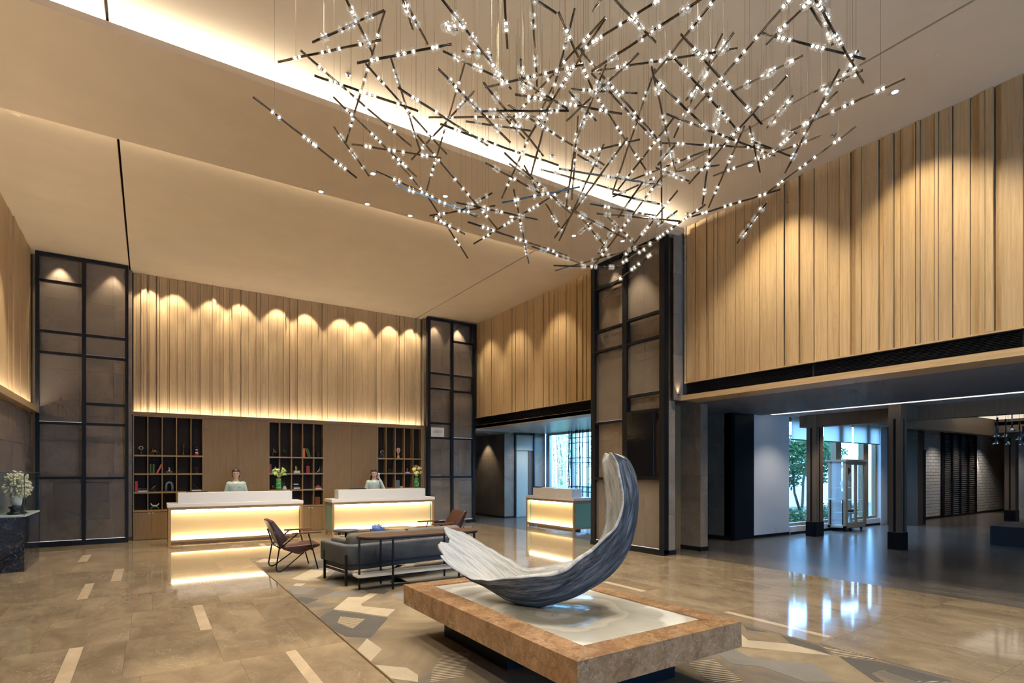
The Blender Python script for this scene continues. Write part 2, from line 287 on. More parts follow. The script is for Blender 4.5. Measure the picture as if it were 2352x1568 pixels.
(3.149,3.867,4.895,3.859,4.303,5.111,1,[(0.183,1.5),(0.501,1.4),(0.796,1.3)]),
(4.380,3.059,4.899,4.267,2.372,4.740,1,[(0.219,1.3),(0.456,1),(0.534,1.2),(0.578,1.2),(0.629,1),(0.818,1.2),(0.870,1)]),
(4.136,2.628,5.027,4.972,2.240,4.919,0,[(0.156,1),(0.200,1),(0.258,1),(0.482,1),(0.529,1),(0.582,1),(0.809,1),(0.858,1)]),
(4.039,2.536,4.838,3.873,2.092,4.796,0,[(0.339,1),(0.449,1),(0.858,1),(0.956,1.2)]),
(4.139,2.276,5.051,4.501,2.343,5.049,0,[(0.092,1)]),
(3.931,2.098,4.834,5.295,2.400,4.939,0,[(0.059,1),(0.097,1),(0.376,1),(0.426,1),(0.475,1),(0.790,1)]),
(4.235,2.208,5.061,4.752,2.390,5.039,1,[(0.068,1.2),(0.315,1.2),(0.397,1.2),(0.480,1.2),(0.709,1.2),(0.788,1.2),(0.867,1.1)]),
(4.660,2.291,4.739,5.255,3.097,4.441,1,[(0.163,1),(0.200,1),(0.399,1),(0.568,1),(0.786,1),(0.829,1)]),
(5.375,2.878,5.160,5.125,2.330,4.940,1,[(0.212,1.4),(0.507,1.2),(0.850,1.2)]),
(5.262,2.560,5.033,5.038,2.322,5.067,1,[(0.229,1.5),(0.567,1.5),(0.891,1.2)]),
(4.839,2.397,4.685,5.280,2.946,4.824,0,[(0.283,1),(0.355,1),(0.859,1),(0.915,1)]),
(5.025,2.905,4.683,4.852,1.905,4.509,0,[(0.139,1),(0.175,1),(0.418,1),(0.524,1),(0.592,1),(0.796,1),(0.842,1)]),
(5.202,3.257,4.945,4.622,2.657,4.717,1,[(0.856,1.3),(0.666,1.2),(0.533,1.2),(0.248,1.4)]),
(5.528,3.277,5.025,5.460,3.092,4.899,1,[(0.067,1.2),(0.395,1),(0.685,1)]),
(5.184,3.226,4.653,4.683,2.670,4.435,0,[(0.745,1),(0.630,1),(0.507,1),(0.212,1)]),
(5.071,3.306,4.790,5.584,3.220,4.765,1,[(0.105,1)]),
(4.419,3.235,4.880,4.767,3.542,4.955,1,[(0.127,1.3),(0.344,1.3),(0.617,1.3),(0.878,1.4)]),
(4.369,3.960,4.623,5.209,4.223,4.843,1,[(0.196,1.4),(0.401,1.1),(0.500,1.1),(0.617,1.2),(0.797,1.2)]),
(4.380,5.200,4.388,4.093,4.635,4.244,1,[(0.155,1),(0.380,1),(0.734,1.2)]),
(4.675,5.171,4.201,4.138,4.326,4.080,1,[(0.148,1),(0.446,1.2),(0.770,1.2),(0.936,1)]),
(3.538,4.258,4.078,4.404,4.426,4.065,1,[(0.101,1),(0.152,1),(0.187,1),(0.391,1),(0.446,1),(0.501,1)]),
(4.368,4.674,4.391,4.890,4.757,4.237,1,[(0.198,1),(0.299,1),(0.678,1),(0.855,1)]),
(3.846,4.496,4.161,4.364,4.731,4.087,1,[(0.316,1),(0.604,1),(0.695,1)]),
(3.603,4.330,4.776,4.094,4.431,4.786,0,[(0.278,1),(0.420,1)]),
(3.683,4.306,4.723,4.147,3.969,4.846,0,[(0.017,1),(0.124,1),(0.207,1),(0.290,1),(0.654,1),(0.761,1)]),
(3.433,4.090,4.528,3.967,4.344,4.668,1,[(0.457,1),(0.619,1),(0.870,1)]),
(4.771,4.703,4.938,4.728,3.566,4.740,0,[(0.223,1),(0.275,1),(0.552,1),(0.639,1),(0.757,1)]),
(4.824,4.088,4.777,5.275,3.867,4.883,1,[(0.270,1),(0.346,1),(0.421,1)]),
(4.181,3.765,4.505,4.028,3.425,4.482,1,[(0.321,1),(0.462,1),(0.736,1)]),
]

# ------------------------------------------------------------------ mesh helpers
class MB:
    """collects faces of one part"""
    def __init__(s):
        s.v = []; s.f = []; s.m = []; s.sm = []; s.uv = None; s.cur = 0

    def add(s, verts, faces, smooth=False):
        b = len(s.v)
        s.v += [tuple(p) for p in verts]
        for f in faces:
            s.f.append(tuple(i + b for i in f)); s.m.append(s.cur); s.sm.append(smooth)
        return s

    def box(s, x0, x1, y0, y1, z0, z1, bev=0.0):
        if x0 > x1: x0, x1 = x1, x0
        if y0 > y1: y0, y1 = y1, y0
        if z0 > z1: z0, z1 = z1, z0
        if bev > 0:
            b = min(bev, (x1 - x0) / 2.01, (y1 - y0) / 2.01, (z1 - z0) / 2.01)
            bm = bmesh.new()
            bmesh.ops.create_cube(bm, size=1)
            for v in bm.verts:
                v.co = Vector(((x0 + x1) / 2 + v.co.x * (x1 - x0), (y0 + y1) / 2 + v.co.y * (y1 - y0), (z0 + z1) / 2 + v.co.z * (z1 - z0)))
            bmesh.ops.bevel(bm, geom=list(bm.edges), offset=b, segments=2, profile=0.5, affect='EDGES')
            bm.verts.index_update()
            s.add([v.co[:] for v in bm.verts], [[v.index for v in f.verts] for f in bm.faces], False)
            bm.free()
            return s
        v = [(x0, y0, z0), (x1, y0, z0), (x1, y1, z0), (x0, y1, z0), (x0, y0, z1), (x1, y0, z1), (x1, y1, z1), (x0, y1, z1)]
        return s.add(v, [(0, 3, 2, 1), (4, 5, 6, 7), (0, 1, 5, 4), (1, 2, 6, 5), (2, 3, 7, 6), (3, 0, 4, 7)])

    def prism(s, pts, z0, z1, smooth=False):
        n = len(pts)
        a = sum(pts[i][0] * pts[(i + 1) % n][1] - pts[(i + 1) % n][0] * pts[i][1] for i in range(n))
        if a < 0: pts = pts[::-1]
        v = [(p[0], p[1], z0) for p in pts] + [(p[0], p[1], z1) for p in pts]
        b = len(s.v)
        s.add(v, [list(range(n))[::-1], list(range(n, 2 * n))])
        return s._side(b, n, smooth)

    def _side(s, b, n, smooth):
        for i in range(n):
            j = (i + 1) % n
            s.f.append((b + i, b + j, b + n + j, b + n + i)); s.m.append(s.cur); s.sm.append(smooth)
        return s

    def tube(s, pts, r, n=8, closed=False, cap=True, squash=1.0):
        pts = [Vector(p) for p in pts]
        k = len(pts)
        rr = r if isinstance(r, (list, tuple)) else [r] * k
        rings = []
        up = None
        for i, p in enumerate(pts):
            if closed:
                t = (pts[(i + 1) % k] - pts[i - 1]).normalized()
            else:
                t = (pts[min(i + 1, k - 1)] - pts[max(i - 1, 0)]).normalized()
            if up is None:
                ref = Vector((0, 0, 1)) if abs(t.z) < 0.9 else Vector((1, 0, 0))
                a = t.cross(ref).normalized()
            else:
                a = (up - t * up.dot(t)).normalized()
            up = a
            b = t.cross(a)
            rings.append([p + (a * math.cos(2 * PI * j / n) + b * math.sin(2 * PI * j / n) * squash) * rr[i] for j in range(n)])
        base = len(s.v)
        s.v += [tuple(q) for ring in rings for q in ring]
        m = k if closed else k - 1
        for i in range(m):
            i2 = (i + 1) % k
            for j in range(n):
                j2 = (j + 1) % n
                s.f.append((base + i * n + j, base + i * n + j2, base + i2 * n + j2, base + i2 * n + j)); s.m.append(s.cur); s.sm.append(n > 5)
        if cap and not closed:
            s.f.append(tuple(base + j for j in range(n))[::-1]); s.m.append(s.cur); s.sm.append(False)
            s.f.append(tuple(base + (k - 1) * n + j for j in range(n))); s.m.append(s.cur); s.sm.append(False)
        return s

    def lathe(s, prof, c=(0, 0, 0), n=20, ax='z', smooth=True, sx=1.0, sy=1.0):
        base = len(s.v)
        k = len(prof)
        for r, h in prof:
            for j in range(n):
                a = 2 * PI * j / n
                p = (r * math.cos(a) * sx, r * math.sin(a) * sy, h)
                if ax == 'x': p = (p[2], p[0], p[1])
                if ax == 'y': p = (p[1], p[2], p[0])
                s.v.append((c[0] + p[0], c[1] + p[1], c[2] + p[2]))
        for i in range(k - 1):
            for j in range(n):
                j2 = (j + 1) % n
                s.f.append((base + i * n + j, base + i * n + j2, base + (i + 1) * n + j2, base + (i + 1) * n + j)); s.m.append(s.cur); s.sm.append(smooth)
        if prof[0][0] > 1e-5:
            s.f.append(tuple(base + j for j in range(n))[::-1]); s.m.append(s.cur); s.sm.append(False)
        if prof[-1][0] > 1e-5:
            s.f.append(tuple(base + (k - 1) * n + j for j in range(n))); s.m.append(s.cur); s.sm.append(False)
        return s

    def ball(s, c, r, n=12, sc=(1, 1, 1)):
        base = len(s.v)
        m = max(4, n // 2)
        s.v.append((c[0], c[1], c[2] - r * sc[2]))
        for i in range(1, m):
            a = -PI / 2 + PI * i / m
            for j in range(n):
                b = 2 * PI * j / n
                s.v.append((c[0] + r * sc[0] * math.cos(a) * math.cos(b), c[1] + r * sc[1] * math.cos(a) * math.sin(b), c[2] + r * sc[2] * math.sin(a)))
        s.v.append((c[0], c[1], c[2] + r * sc[2]))
        top = len(s.v) - 1
        def ff(*q):
            s.f.append(q); s.m.append(s.cur); s.sm.append(True)
        for j in range(n):
            j2 = (j + 1) % n
            ff(base, base + 1 + j2, base + 1 + j)
            for i in range(m - 2):
                ff(base + 1 + i * n + j, base + 1 + i * n + j2, base + 1 + (i + 1) * n + j2, base + 1 + (i + 1) * n + j)
            ff(base + 1 + (m - 2) * n + j, base + 1 + (m - 2) * n + j2, top)
        return s

    def rot(s, M, start=0):
        for i in range(start, len(s.v)):
            s.v[i] = tuple(M @ Vector(s.v[i]))
        return s

    def shift(s, d, start=0):
        for i in range(start, len(s.v)):
            p = s.v[i]; s.v[i] = (p[0] + d[0], p[1] + d[1], p[2] + d[2])
        return s

    def mesh(s, name, mats):
        me = bpy.data.meshes.new(name)
        me.from_pydata(s.v, [], s.f)
        if not isinstance(mats, (list, tuple)): mats = [mats]
        for m in mats: me.materials.append(m)
        me.polygons.foreach_set('material_index', s.m)
        me.polygons.foreach_set('use_smooth', s.sm)
        me.update()
        return me


def link(name, data, parent=None, loc=(0, 0, 0), rot=(0, 0, 0), scale=(1, 1, 1)):
    o = bpy.data.objects.new(name, data)
    COL.objects.link(o)
    o.location = loc; o.rotation_euler = rot; o.scale = scale
    if parent is not None: o.parent = parent
    return o


def part(name, mb, mats, parent=None, loc=(0, 0, 0), rot=(0, 0, 0), label=None):
    o = link(name, mb.mesh(name, mats), parent, loc, rot)
    if label: o['label'] = label
    return o


def tag(o, label, cat, group=None, kind=None):
    o['label'] = label; o['category'] = cat
    if group: o['group'] = group
    if kind: o['kind'] = kind
    return o


def struct(o, label=None, cat=None):
    o['kind'] = 'structure'
    if label: o['label'] = label
    if cat: o['category'] = cat
    return o


def thing(name, label, cat, loc=(0, 0, 0), rz=0.0, group=None):
    o = bpy.data.objects.new(name, None)
    COL.objects.link(o)
    o.empty_display_size = 0.1
    o.location = loc; o.rotation_euler = (0, 0, rz)
    return tag(o, label, cat, group)


def copy_tree(o, loc=None, rz=None, label=None, parent=None):
    c = o.copy(); COL.objects.link(c)
    c.parent = parent
    if loc is not None: c.location = loc
    if rz is not None: c.rotation_euler = (0, 0, rz)
    if label: c['label'] = label
    for ch in o.children:
        copy_tree(ch, parent=c)
    return c


# ------------------------------------------------------------------ materials
MATS = {}


def new_mat(name):
    m = bpy.data.materials.new(name)
    m.use_nodes = True
    nt = m.node_tree
    b = nt.nodes['Principled BSDF']
    MATS[name] = m
    return m, nt, b


def plain(name, col, rough=0.5, metal=0.0, emit=None, estr=0.0, spec=0.5, alpha=1.0, bump=0.0, bscale=200, var=0.0, vscale=3.0, coat=0.0, trans=0.0):
    m, nt, b = new_mat(name)
    b.inputs['Base Color'].default_value = (*col, 1)
    b.inputs['Roughness'].default_value = rough
    b.inputs['Metallic'].default_value = metal
    b.inputs['Specular IOR Level'].default_value = spec
    b.inputs['Alpha'].default_value = alpha
    b.inputs['Coat Weight'].default_value = coat
    b.inputs['Transmission Weight'].default_value = trans
    if emit:
        b.inputs['Emission Color'].default_value = (*emit, 1)
        b.inputs['Emission Strength'].default_value = estr
    pos = None
    if bump > 0 or var > 0:
        g = nt.nodes.new('ShaderNodeNewGeometry'); pos = g.outputs['Position']
    if bump > 0:
        n = nt.nodes.new('ShaderNodeTexNoise'); n.inputs['Scale'].default_value = bscale; n.inputs['Detail'].default_value = 2
        nt.links.new(pos, n.inputs['Vector'])
        bp = nt.nodes.new('ShaderNodeBump'); bp.inputs['Strength'].default_value = bump; bp.inputs['Distance'].default_value = 0.01
        nt.links.new(n.outputs['Fac'], bp.inputs['Height']); nt.links.new(bp.outputs['Normal'], b.inputs['Normal'])
    if var > 0:
        n = nt.nodes.new('ShaderNodeTexNoise'); n.inputs['Scale'].default_value = vscale; n.inputs['Detail'].default_value = 5
        nt.links.new(pos, n.inputs['Vector'])
        r = nt.nodes.new('ShaderNodeValToRGB')
        r.color_ramp.elements[0].position = 0.3; r.color_ramp.elements[1].position = 0.7
        r.color_ramp.elements[0].color = (*[c * (1 - var) for c in col], 1)
        r.color_ramp.elements[1].color = (*[min(1, c * (1 + var)) for c in col], 1)
        nt.links.new(n.outputs['Fac'], r.inputs['Fac']); nt.links.new(r.outputs['Color'], b.inputs['Base Color'])
    return m


def ramp(nt, fac, stops):
    r = nt.nodes.new('ShaderNodeValToRGB')
    e = r.color_ramp.elements
    while len(e) < len(stops): e.new(0.5)
    for i, (p, c) in enumerate(stops):
        e[i].position = p; e[i].color = (*c, 1) if len(c) == 3 else c
    nt.links.new(fac, r.inputs['Fac'])
    return r.outputs['Color']


def mixc(nt, fac, a, b, mode='MIX'):
    n = nt.nodes.new('ShaderNodeMix'); n.data_type = 'RGBA'; n.blend_type = mode
    for sock, val in ((n.inputs[0], fac), (n.inputs[6], a), (n.inputs[7], b)):
        if hasattr(val, 'links'): nt.links.new(val, sock)
        elif isinstance(val, (int, float)): sock.default_value = val
        else: sock.default_value = (*val, 1)
    return n.outputs[2]


def coords(nt, scale, rnd=0.0, rot=(0, 0, 0), src='Position'):
    if src == 'Position':
        v = nt.nodes.new('ShaderNodeNewGeometry').outputs['Position']
    else:
        v = nt.nodes.new('ShaderNodeTexCoord').outputs[src]
    if rnd > 0:
        oi = nt.nodes.new('ShaderNodeObjectInfo')
        mu = nt.nodes.new('ShaderNodeVectorMath'); mu.operation = 'MULTIPLY_ADD'
        cm = nt.nodes.new('ShaderNodeCombineXYZ')
        for i in range(3): nt.links.new(oi.outputs['Random'], cm.inputs[i])
        nt.links.new(cm.outputs[0], mu.inputs[0]); mu.inputs[1].default_value = (rnd, rnd * 1.7, rnd * 0.6)
        nt.links.new(v, mu.inputs[2]); v = mu.outputs[0]
    mp = nt.nodes.new('ShaderNodeMapping')
    mp.inputs['Scale'].default_value = scale; mp.inputs['Rotation'].default_value = rot
    nt.links.new(v, mp.inputs['Vector'])
    return mp.outputs[0]


def noisef(nt, vec, scale, detail=4, dist=0.0, rough=0.55):
    n = nt.nodes.new('ShaderNodeTexNoise')
    n.inputs['Scale'].default_value = scale; n.inputs['Detail'].default_value = detail
    n.inputs['Distortion'].default_value = dist; n.inputs['Roughness'].default_value = rough
    nt.links.new(vec, n.inputs['Vector'])
    return n.outputs['Fac']


def wood(name, c1, c2, stretch='z', rough=0.45, fine=38.0, var=0.10, spec=0.35):
    m, nt, b = new_mat(name)
    k = {'z': (fine, fine, fine * 0.03), 'x': (fine * 0.03, fine, fine), 'y': (fine, fine * 0.03, fine)}[stretch]
    g = noisef(nt, coords(nt, k, 9.0), 1.0, 5, 0.6)
    k2 = {'z': (7, 7, 0.5), 'x': (0.5, 7, 7), 'y': (7, 0.5, 7)}[stretch]
    c = noisef(nt, coords(nt, k2, 17.0), 1.0, 3, 2.2)
    col = ramp(nt, g, [(0.3, c1), (0.7, c2)])
    dark = tuple(v * (1 - 1.8 * var) for v in c1)
    cath = ramp(nt, c, [(0.46, (0, 0, 0)), (0.5, (1, 1, 1)), (0.54, (0, 0, 0))])
    f = nt.nodes.new('ShaderNodeMath'); f.operation = 'MULTIPLY'; f.inputs[1].default_value = 0.35
    nt.links.new(cath, f.inputs[0])
    col = mixc(nt, f.outputs[0], col, dark)
    oi = nt.nodes.new('ShaderNodeObjectInfo')
    tone = ramp(nt, oi.outputs['Random'], [(0, (1 - var,) * 3), (1, (1 + var * 0.4,) * 3)])
    col = mixc(nt, 1.0, col, tone, 'MULTIPLY')
    nt.links.new(col, b.inputs['Base Color'])
    b.inputs['Roughness'].default_value = rough
    b.inputs['Specular IOR Level'].default_value = spec
    bp = nt.nodes.new('ShaderNodeBump'); bp.inputs['Strength'].default_value = 0.08; bp.inputs['Distance'].default_value = 0.004
    nt.links.new(g, bp.inputs['Height']); nt.links.new(bp.outputs['Normal'], b.inputs['Normal'])
    return m


def marble(name, c1, c2, vein, rough=0.1, scale=1.0, veinw=0.012, veinamt=0.8, speck=0.3, rnd=5.0, var=0.06, stretch=(1, 1, 1), spec=0.5, coat=0.0, crack=0.0, speck0=0.60):
    m, nt, b = new_mat(name)
    v = coords(nt, stretch, rnd)
    n1 = noisef(nt, v, 1.6 * scale, 8, 0.8, 0.62)
    col = ramp(nt, n1, [(0.32, c1), (0.68, c2)])
    n2 = noisef(nt, v, 2.3 * scale, 5, 1.6, 0.6)
    vm = ramp(nt, n2, [(0.5 - veinw, (0, 0, 0)), (0.5, (1, 1, 1)), (0.5 + veinw, (0, 0, 0))])
    n3 = noisef(nt, v, 1.1 * scale, 3, 0.0)
    vm = mixc(nt, 1.0, vm, ramp(nt, n3, [(0.42, (0, 0, 0)), (0.62, (1, 1, 1))]), 'MULTIPLY')
    f = nt.nodes.new('ShaderNodeMath'); f.operation = 'MULTIPLY'; f.inputs[1].default_value = veinamt
    nt.links.new(vm, f.inputs[0])
    col = mixc(nt, f.outputs[0], col, vein)
    if speck > 0:
        n4 = noisef(nt, v, 58 * scale, 3, 0.4, 0.7)
        sp = ramp(nt, n4, [(speck0, (0, 0, 0)), (speck0 + 0.14, (1, 1, 1))])
        f2 = nt.nodes.new('ShaderNodeMath'); f2.operation = 'MULTIPLY'; f2.inputs[1].default_value = speck
        nt.links.new(sp, f2.inputs[0])
        col = mixc(nt, f2.outputs[0], col, vein)
    if crack > 0:
        vo = nt.nodes.new('ShaderNodeTexVoronoi'); vo.feature = 'DISTANCE_TO_EDGE'; vo.inputs['Scale'].default_value = crack
        wob = nt.nodes.new('ShaderNodeTexNoise'); wob.inputs['Scale'].default_value = crack * 0.9; wob.inputs['Detail'].default_value = 5
        nt.links.new(v, wob.inputs['Vector'])
        nt.links.new(mixc(nt, 0.16, v, wob.outputs['Color'], 'ADD'), vo.inputs['Vector'])
        cm = ramp(nt, vo.outputs['Distance'], [(0.0, (1, 1, 1)), (0.03, (0, 0, 0))])
        cm = mixc(nt, 1.0, cm, ramp(nt, noisef(nt, v, crack * 0.5, 3), [(0.42, (0.05,) * 3), (0.6, (0.75,) * 3)]), 'MULTIPLY')
        col = mixc(nt, cm, col, vein)
        big = noisef(nt, v, crack * 0.8, 6, 1.0, 0.7)
        col = mixc(nt, 1.0, col, ramp(nt, big, [(0.3, (0.62,) * 3), (0.65, (1.12,) * 3)]), 'MULTIPLY')
    if var > 0:
        oi = nt.nodes.new('ShaderNodeObjectInfo')
        col = mixc(nt, 1.0, col, ramp(nt, oi.outputs['Random'], [(0, (1 - var,) * 3), (1, (1 + var,) * 3)]), 'MULTIPLY')
    nt.links.new(col, b.inputs['Base Color'])
    b.inputs['Roughness'].default_value = rough
    b.inputs['Specular IOR Level'].default_value = spec
    b.inputs['Coat Weight'].default_value = coat
    b.inputs['Coat Roughness'].default_value = 0.03
    return m


def emis(name, col, strength):
    m, nt, b = new_mat(name)
    b.inputs['Base Color'].default_value = (0.8, 0.8, 0.8, 1)
    b.inputs['Emission Color'].default_value = (*col, 1)
    b.inputs['Emission Strength'].default_value = strength
    return m


def clear_glass(name, tint=(1, 1, 1), gloss=1.0, rough=0.0, base=0.04, glow=0.0):
    """thin clear glass: sees through, with fresnel reflections"""
    m, nt, b = new_mat(name)
    nt.nodes.remove(b)
    out = nt.nodes['Material Output']
    t = nt.nodes.new('ShaderNodeBsdfTransparent'); t.inputs['Color'].default_value = (*tint, 1)
    g = nt.nodes.new('ShaderNodeBsdfGlossy'); g.inputs['Roughness'].default_value = rough
    fr = nt.nodes.new('ShaderNodeFresnel'); fr.inputs['IOR'].default_value = 1.5
    mu = nt.nodes.new('ShaderNodeMath'); mu.operation = 'MULTIPLY_ADD'; mu.inputs[1].default_value = gloss; mu.inputs[2].default_value = base; mu.use_clamp = True
    nt.links.new(fr.outputs[0], mu.inputs[0])
    gb = nt.nodes.new('ShaderNodeNewGeometry')
    inv = nt.nodes.new('ShaderNodeMath'); inv.operation = 'SUBTRACT'; inv.inputs[0].default_value = 1.0
    nt.links.new(gb.outputs['Backfacing'], inv.inputs[1])
    mb2 = nt.nodes.new('ShaderNodeMath'); mb2.operation = 'MULTIPLY'
    nt.links.new(mu.outputs[0], mb2.inputs[0]); nt.links.new(inv.outputs[0], mb2.inputs[1])
    mu = mb2
    mx = nt.nodes.new('ShaderNodeMixShader')
    nt.links.new(mu.outputs[0], mx.inputs[0]); nt.links.new(t.outputs[0], mx.inputs[1]); nt.links.new(g.outputs[0], mx.inputs[2])
    if glow > 0:
        em = nt.nodes.new('ShaderNodeEmission'); em.inputs['Color'].default_value = (1.0, 0.93, 0.82, 1); em.inputs['Strength'].default_value = glow
        ad = nt.nodes.new('ShaderNodeAddShader')
        nt.links.new(mx.outputs[0], ad.inputs[0]); nt.links.new(em.outputs[0], ad.inputs[1]); mx = ad
    nt.links.new(mx.outputs[0], out.inputs['Surface'])
    return m


OAK = wood('oak', (0.44, 0.303, 0.158), (0.57, 0.412, 0.235), 'z')
OAKX = wood('oak_lengthwise_x', (0.44, 0.303, 0.158), (0.57, 0.412, 0.235), 'x')
OAKY = wood('oak_lengthwise_y', (0.44, 0.303, 0.158), (0.57, 0.412, 0.235), 'y')
WALNUT = wood('brown_veneer', (0.225, 0.145, 0.07), (0.29, 0.19, 0.095), 'z', 0.5, 60, 0.05)
WALNUTX = wood('brown_veneer_x', (0.24, 0.145, 0.065), (0.30, 0.19, 0.09), 'x', 0.5, 60, 0.05)
SHELFDARK = wood('dark_shelf_back', (0.022, 0.014, 0.009), (0.036, 0.023, 0.014), 'z', 0.6, 60, 0.05, 0.2)
COLWOOD = wood('column_veneer', (0.17, 0.125, 0.085), (0.23, 0.17, 0.115), 'z', 0.5, 60, 0.05)
TEAK = wood('teak', (0.16, 0.07, 0.03), (0.24, 0.11, 0.045), 'x', 0.4, 50, 0.05)
CEILP = plain('ceiling_paint', (0.73, 0.592, 0.415), 0.75, var=0.035, vscale=1.6, bump=0.05, bscale=60)
STONE = marble('brown_stone', (0.17, 0.128, 0.092), (0.265, 0.205, 0.15), (0.46, 0.38, 0.30), 0.3, 1.0, 0.008, 0.7, 0.4, 6.0, 0.10, speck0=0.55)
STONEL = marble('light_brown_stone', (0.23, 0.18, 0.14), (0.33, 0.265, 0.205), (0.55, 0.46, 0.37), 0.25, 1.0, 0.008, 0.5, 0.35, 6.0, 0.06, speck0=0.56)
FLOORM = marble('beige_floor_marble', (0.19, 0.143, 0.092), (0.335, 0.262, 0.172), (0.58, 0.49, 0.36), 0.07, 1.5, 0.006, 0.7, 0.30, 7.0, 0.06, (1, 0.55, 1), 0.45)
FLOORD = marble('dark_floor_marble', (0.065, 0.056, 0.048), (0.125, 0.106, 0.09), (0.34, 0.30, 0.26), 0.24, 1.6, 0.010, 0.7, 0.5, 7.0, 0.04, (2.2, 0.45, 1), 0.35)
STRIPM = marble('cream_inlay_marble', (0.52, 0.40, 0.27), (0.62, 0.50, 0.35), (0.75, 0.66, 0.5), 0.05, 2.0, 0.01, 0.4, 0.1, 6.0, 0.08, (1, 1, 1), 0.6)
BLACKM = plain('black_metal', (0.008, 0.008, 0.010), 0.45, 0.0, spec=0.3)
BRASS = plain('brass_strip', (0.30, 0.21, 0.10), 0.3, 1.0)
GROUT = plain('grout', (0.12, 0.09, 0.06), 0.9)
DARKGAP = plain('dark_gap', (0.02, 0.016, 0.012), 0.9)
WHITEP = plain('white_plaster', (0.72, 0.72, 0.72), 0.8)
WHITEQ = plain('white_counter_stone', (0.78, 0.75, 0.70), 0.3)

# ------------------------------------------------------------------ floor
CEIL = 5.85
fl_mb = MB().box(-1.95, 30, -6, 17.2, -0.08, -0.006)
floor = struct(part('floor', fl_mb, GROUT), 'polished marble floor of the lobby', 'floor')
ROWS = [0.0, 0.3, 1.44, 2.58, 3.7, 4.89, 5.98, 7.12, 8.2, 9.3, 10.43, 11.55, 12.5, 13.6, 14.7]
STRIPS = [(-0.98, -0.85, 11.58, 12.5), (1.9, 2.0, 11.8, 12.5), (-0.43, -0.31, 9.3, 10.43), (-0.70, -0.60, 8.2, 9.3), (0.41, 0.51, 5.98, 7.12),
          (-0.56, -0.46, 4.95, 5.98), (5.14, 5.23, 4.89, 5.6), (0.95, 1.04, 4.0, 4.89), (5.12, 5.2, 2.62, 3.7)]
_ub = MB().box(-0.5, 0.5, -0.5, 0.5, -0.5, 0.5)
_slabme = _ub.mesh('marble_slab', FLOORM)
_slabdk = _ub.mesh('marble_slab', FLOORD)
_slabst = _ub.mesh('inlay_strip', STRIPM)


def slab(me, name, x0, x1, y0, y1, g=0.0008):
    return link(name, me, floor, ((x0 + x1) / 2, (y0 + y1) / 2, -0.003), (0, 0, 0), (x1 - x0 - 2 * g, y1 - y0 - 2 * g, 0.006))


def fill_row(a, b, y0, y1, off):
    x = a
    first = True
    while x < b - 1e-4:
        w = 0.66
        if first: w = off; first = False
        e = x + w
        if b - e < 0.25: e = b
        slab(_slabme, 'marble_slab', x, e, y0, y1)
        x = e


RUG_X0, RUG_X1, RUG_Y1 = 1.46, 4.86, 10.4
for r in range(1, len(ROWS) - 1):
    y0, y1 = ROWS[r], ROWS[r + 1]
    blocks = []
    if y0 < RUG_Y1 - 0.01: blocks.append((RUG_X0 - 0.012, RUG_X1 + 0.02, 'rug'))
    for s in STRIPS:
        if abs((s[2] + s[3]) / 2 - (y0 + y1) / 2) < 0.35: blocks.append((s[0], s[1], s))
    blocks.sort(key=lambda q: q[0])
    x = -1.94
    off = 0.30 + 0.36 * ((r * 7) % 5) / 4
    for b in blocks:
        if b[0] > x: fill_row(x, b[0], y0, y1, min(off, b[0] - x))
        if b[2] != 'rug':
            s = b[2]
            slab(_slabst, 'inlay_strip', s[0], s[1], max(s[2], y0), min(s[3], y1))
            if s[2] > y0 + 0.02: slab(_slabme, 'marble_slab', s[0], s[1], y0, s[2])
            if s[3] < y1 - 0.02: slab(_slabme, 'marble_slab', s[0], s[1], s[3], y1)
        x = b[1]
    if x < 8.0: fill_row(x, 8.0, y0, y1, off)
slab(_slabme, 'marble_slab', -1.94, 1.44, -6, 0.3); slab(_slabme, 'marble_slab', 4.88, 8.0, -6, 0.3)
slab(_slabme, 'marble_slab', RUG_X0 - 0.012, RUG_X1 + 0.02, RUG_Y1 + 0.012, 10.43)
# darker marble of the corridor and the alcove
for i in range(6):
    for j in range(8):
        slab(_slabdk, 'marble_slab', 8.0 + i * 1.2, 9.2 + i * 1.2, 7.45 - (j + 1) * 1.05, 7.45 - j * 1.05)
slab(_slabdk, 'marble_slab', 15.2, 30, -0.95, 7.45)
slab(_slabdk, 'marble_slab', 8.0, 30, -6, -0.95)
for i in range(3):
    for j in range(8):
        slab(_slabdk, 'marble_slab', 8.0 + i * 1.1, 9.1 + i * 1.1, 7.45 + j * 1.22, 7.45 + (j + 1) * 1.22)

# ------------------------------------------------------------------ ceiling
c_mb = MB()
for a, b in ((-2.1, -0.345), (-0.315, 6.365), (6.395, 8.4)):
    c_mb.box(a, b, -6, 15.0, CEIL, CEIL + 0.12)
c_mb.cur = 1
c_mb.box(-2.1, 8.4, -6, 15.0, CEIL + 0.12, CEIL + 0.2)
ceiling = struct(part('ceiling', c_mb, [CEILP, DARKGAP]), 'beige painted lobby ceiling with two dark slots', 'ceiling')
bm_mb = MB().box(-1.94, 8.1, 6.9, 8.35, 5.70, CEIL - 0.001)
bm_mb.box(-1.94, 7.9, 8.35, 8.6, 5.70, 5.718)
bm_mb.box(-1.94, 7.9, 8.58, 8.6, 5.718, 5.785)
bm_mb.box(-1.94, 7.9, 6.51, 6.9, 5.70, 5.718)
bm_mb.box(-1.94, 7.9, 6.51, 6.535, 5.718, 5.775)
beam = struct(part('trim_1', bm_mb, CEILP), 'dropped ceiling beam with a lit cove lip', 'beam')

# ------------------------------------------------------------------ planked walls
_plank_cache = {}


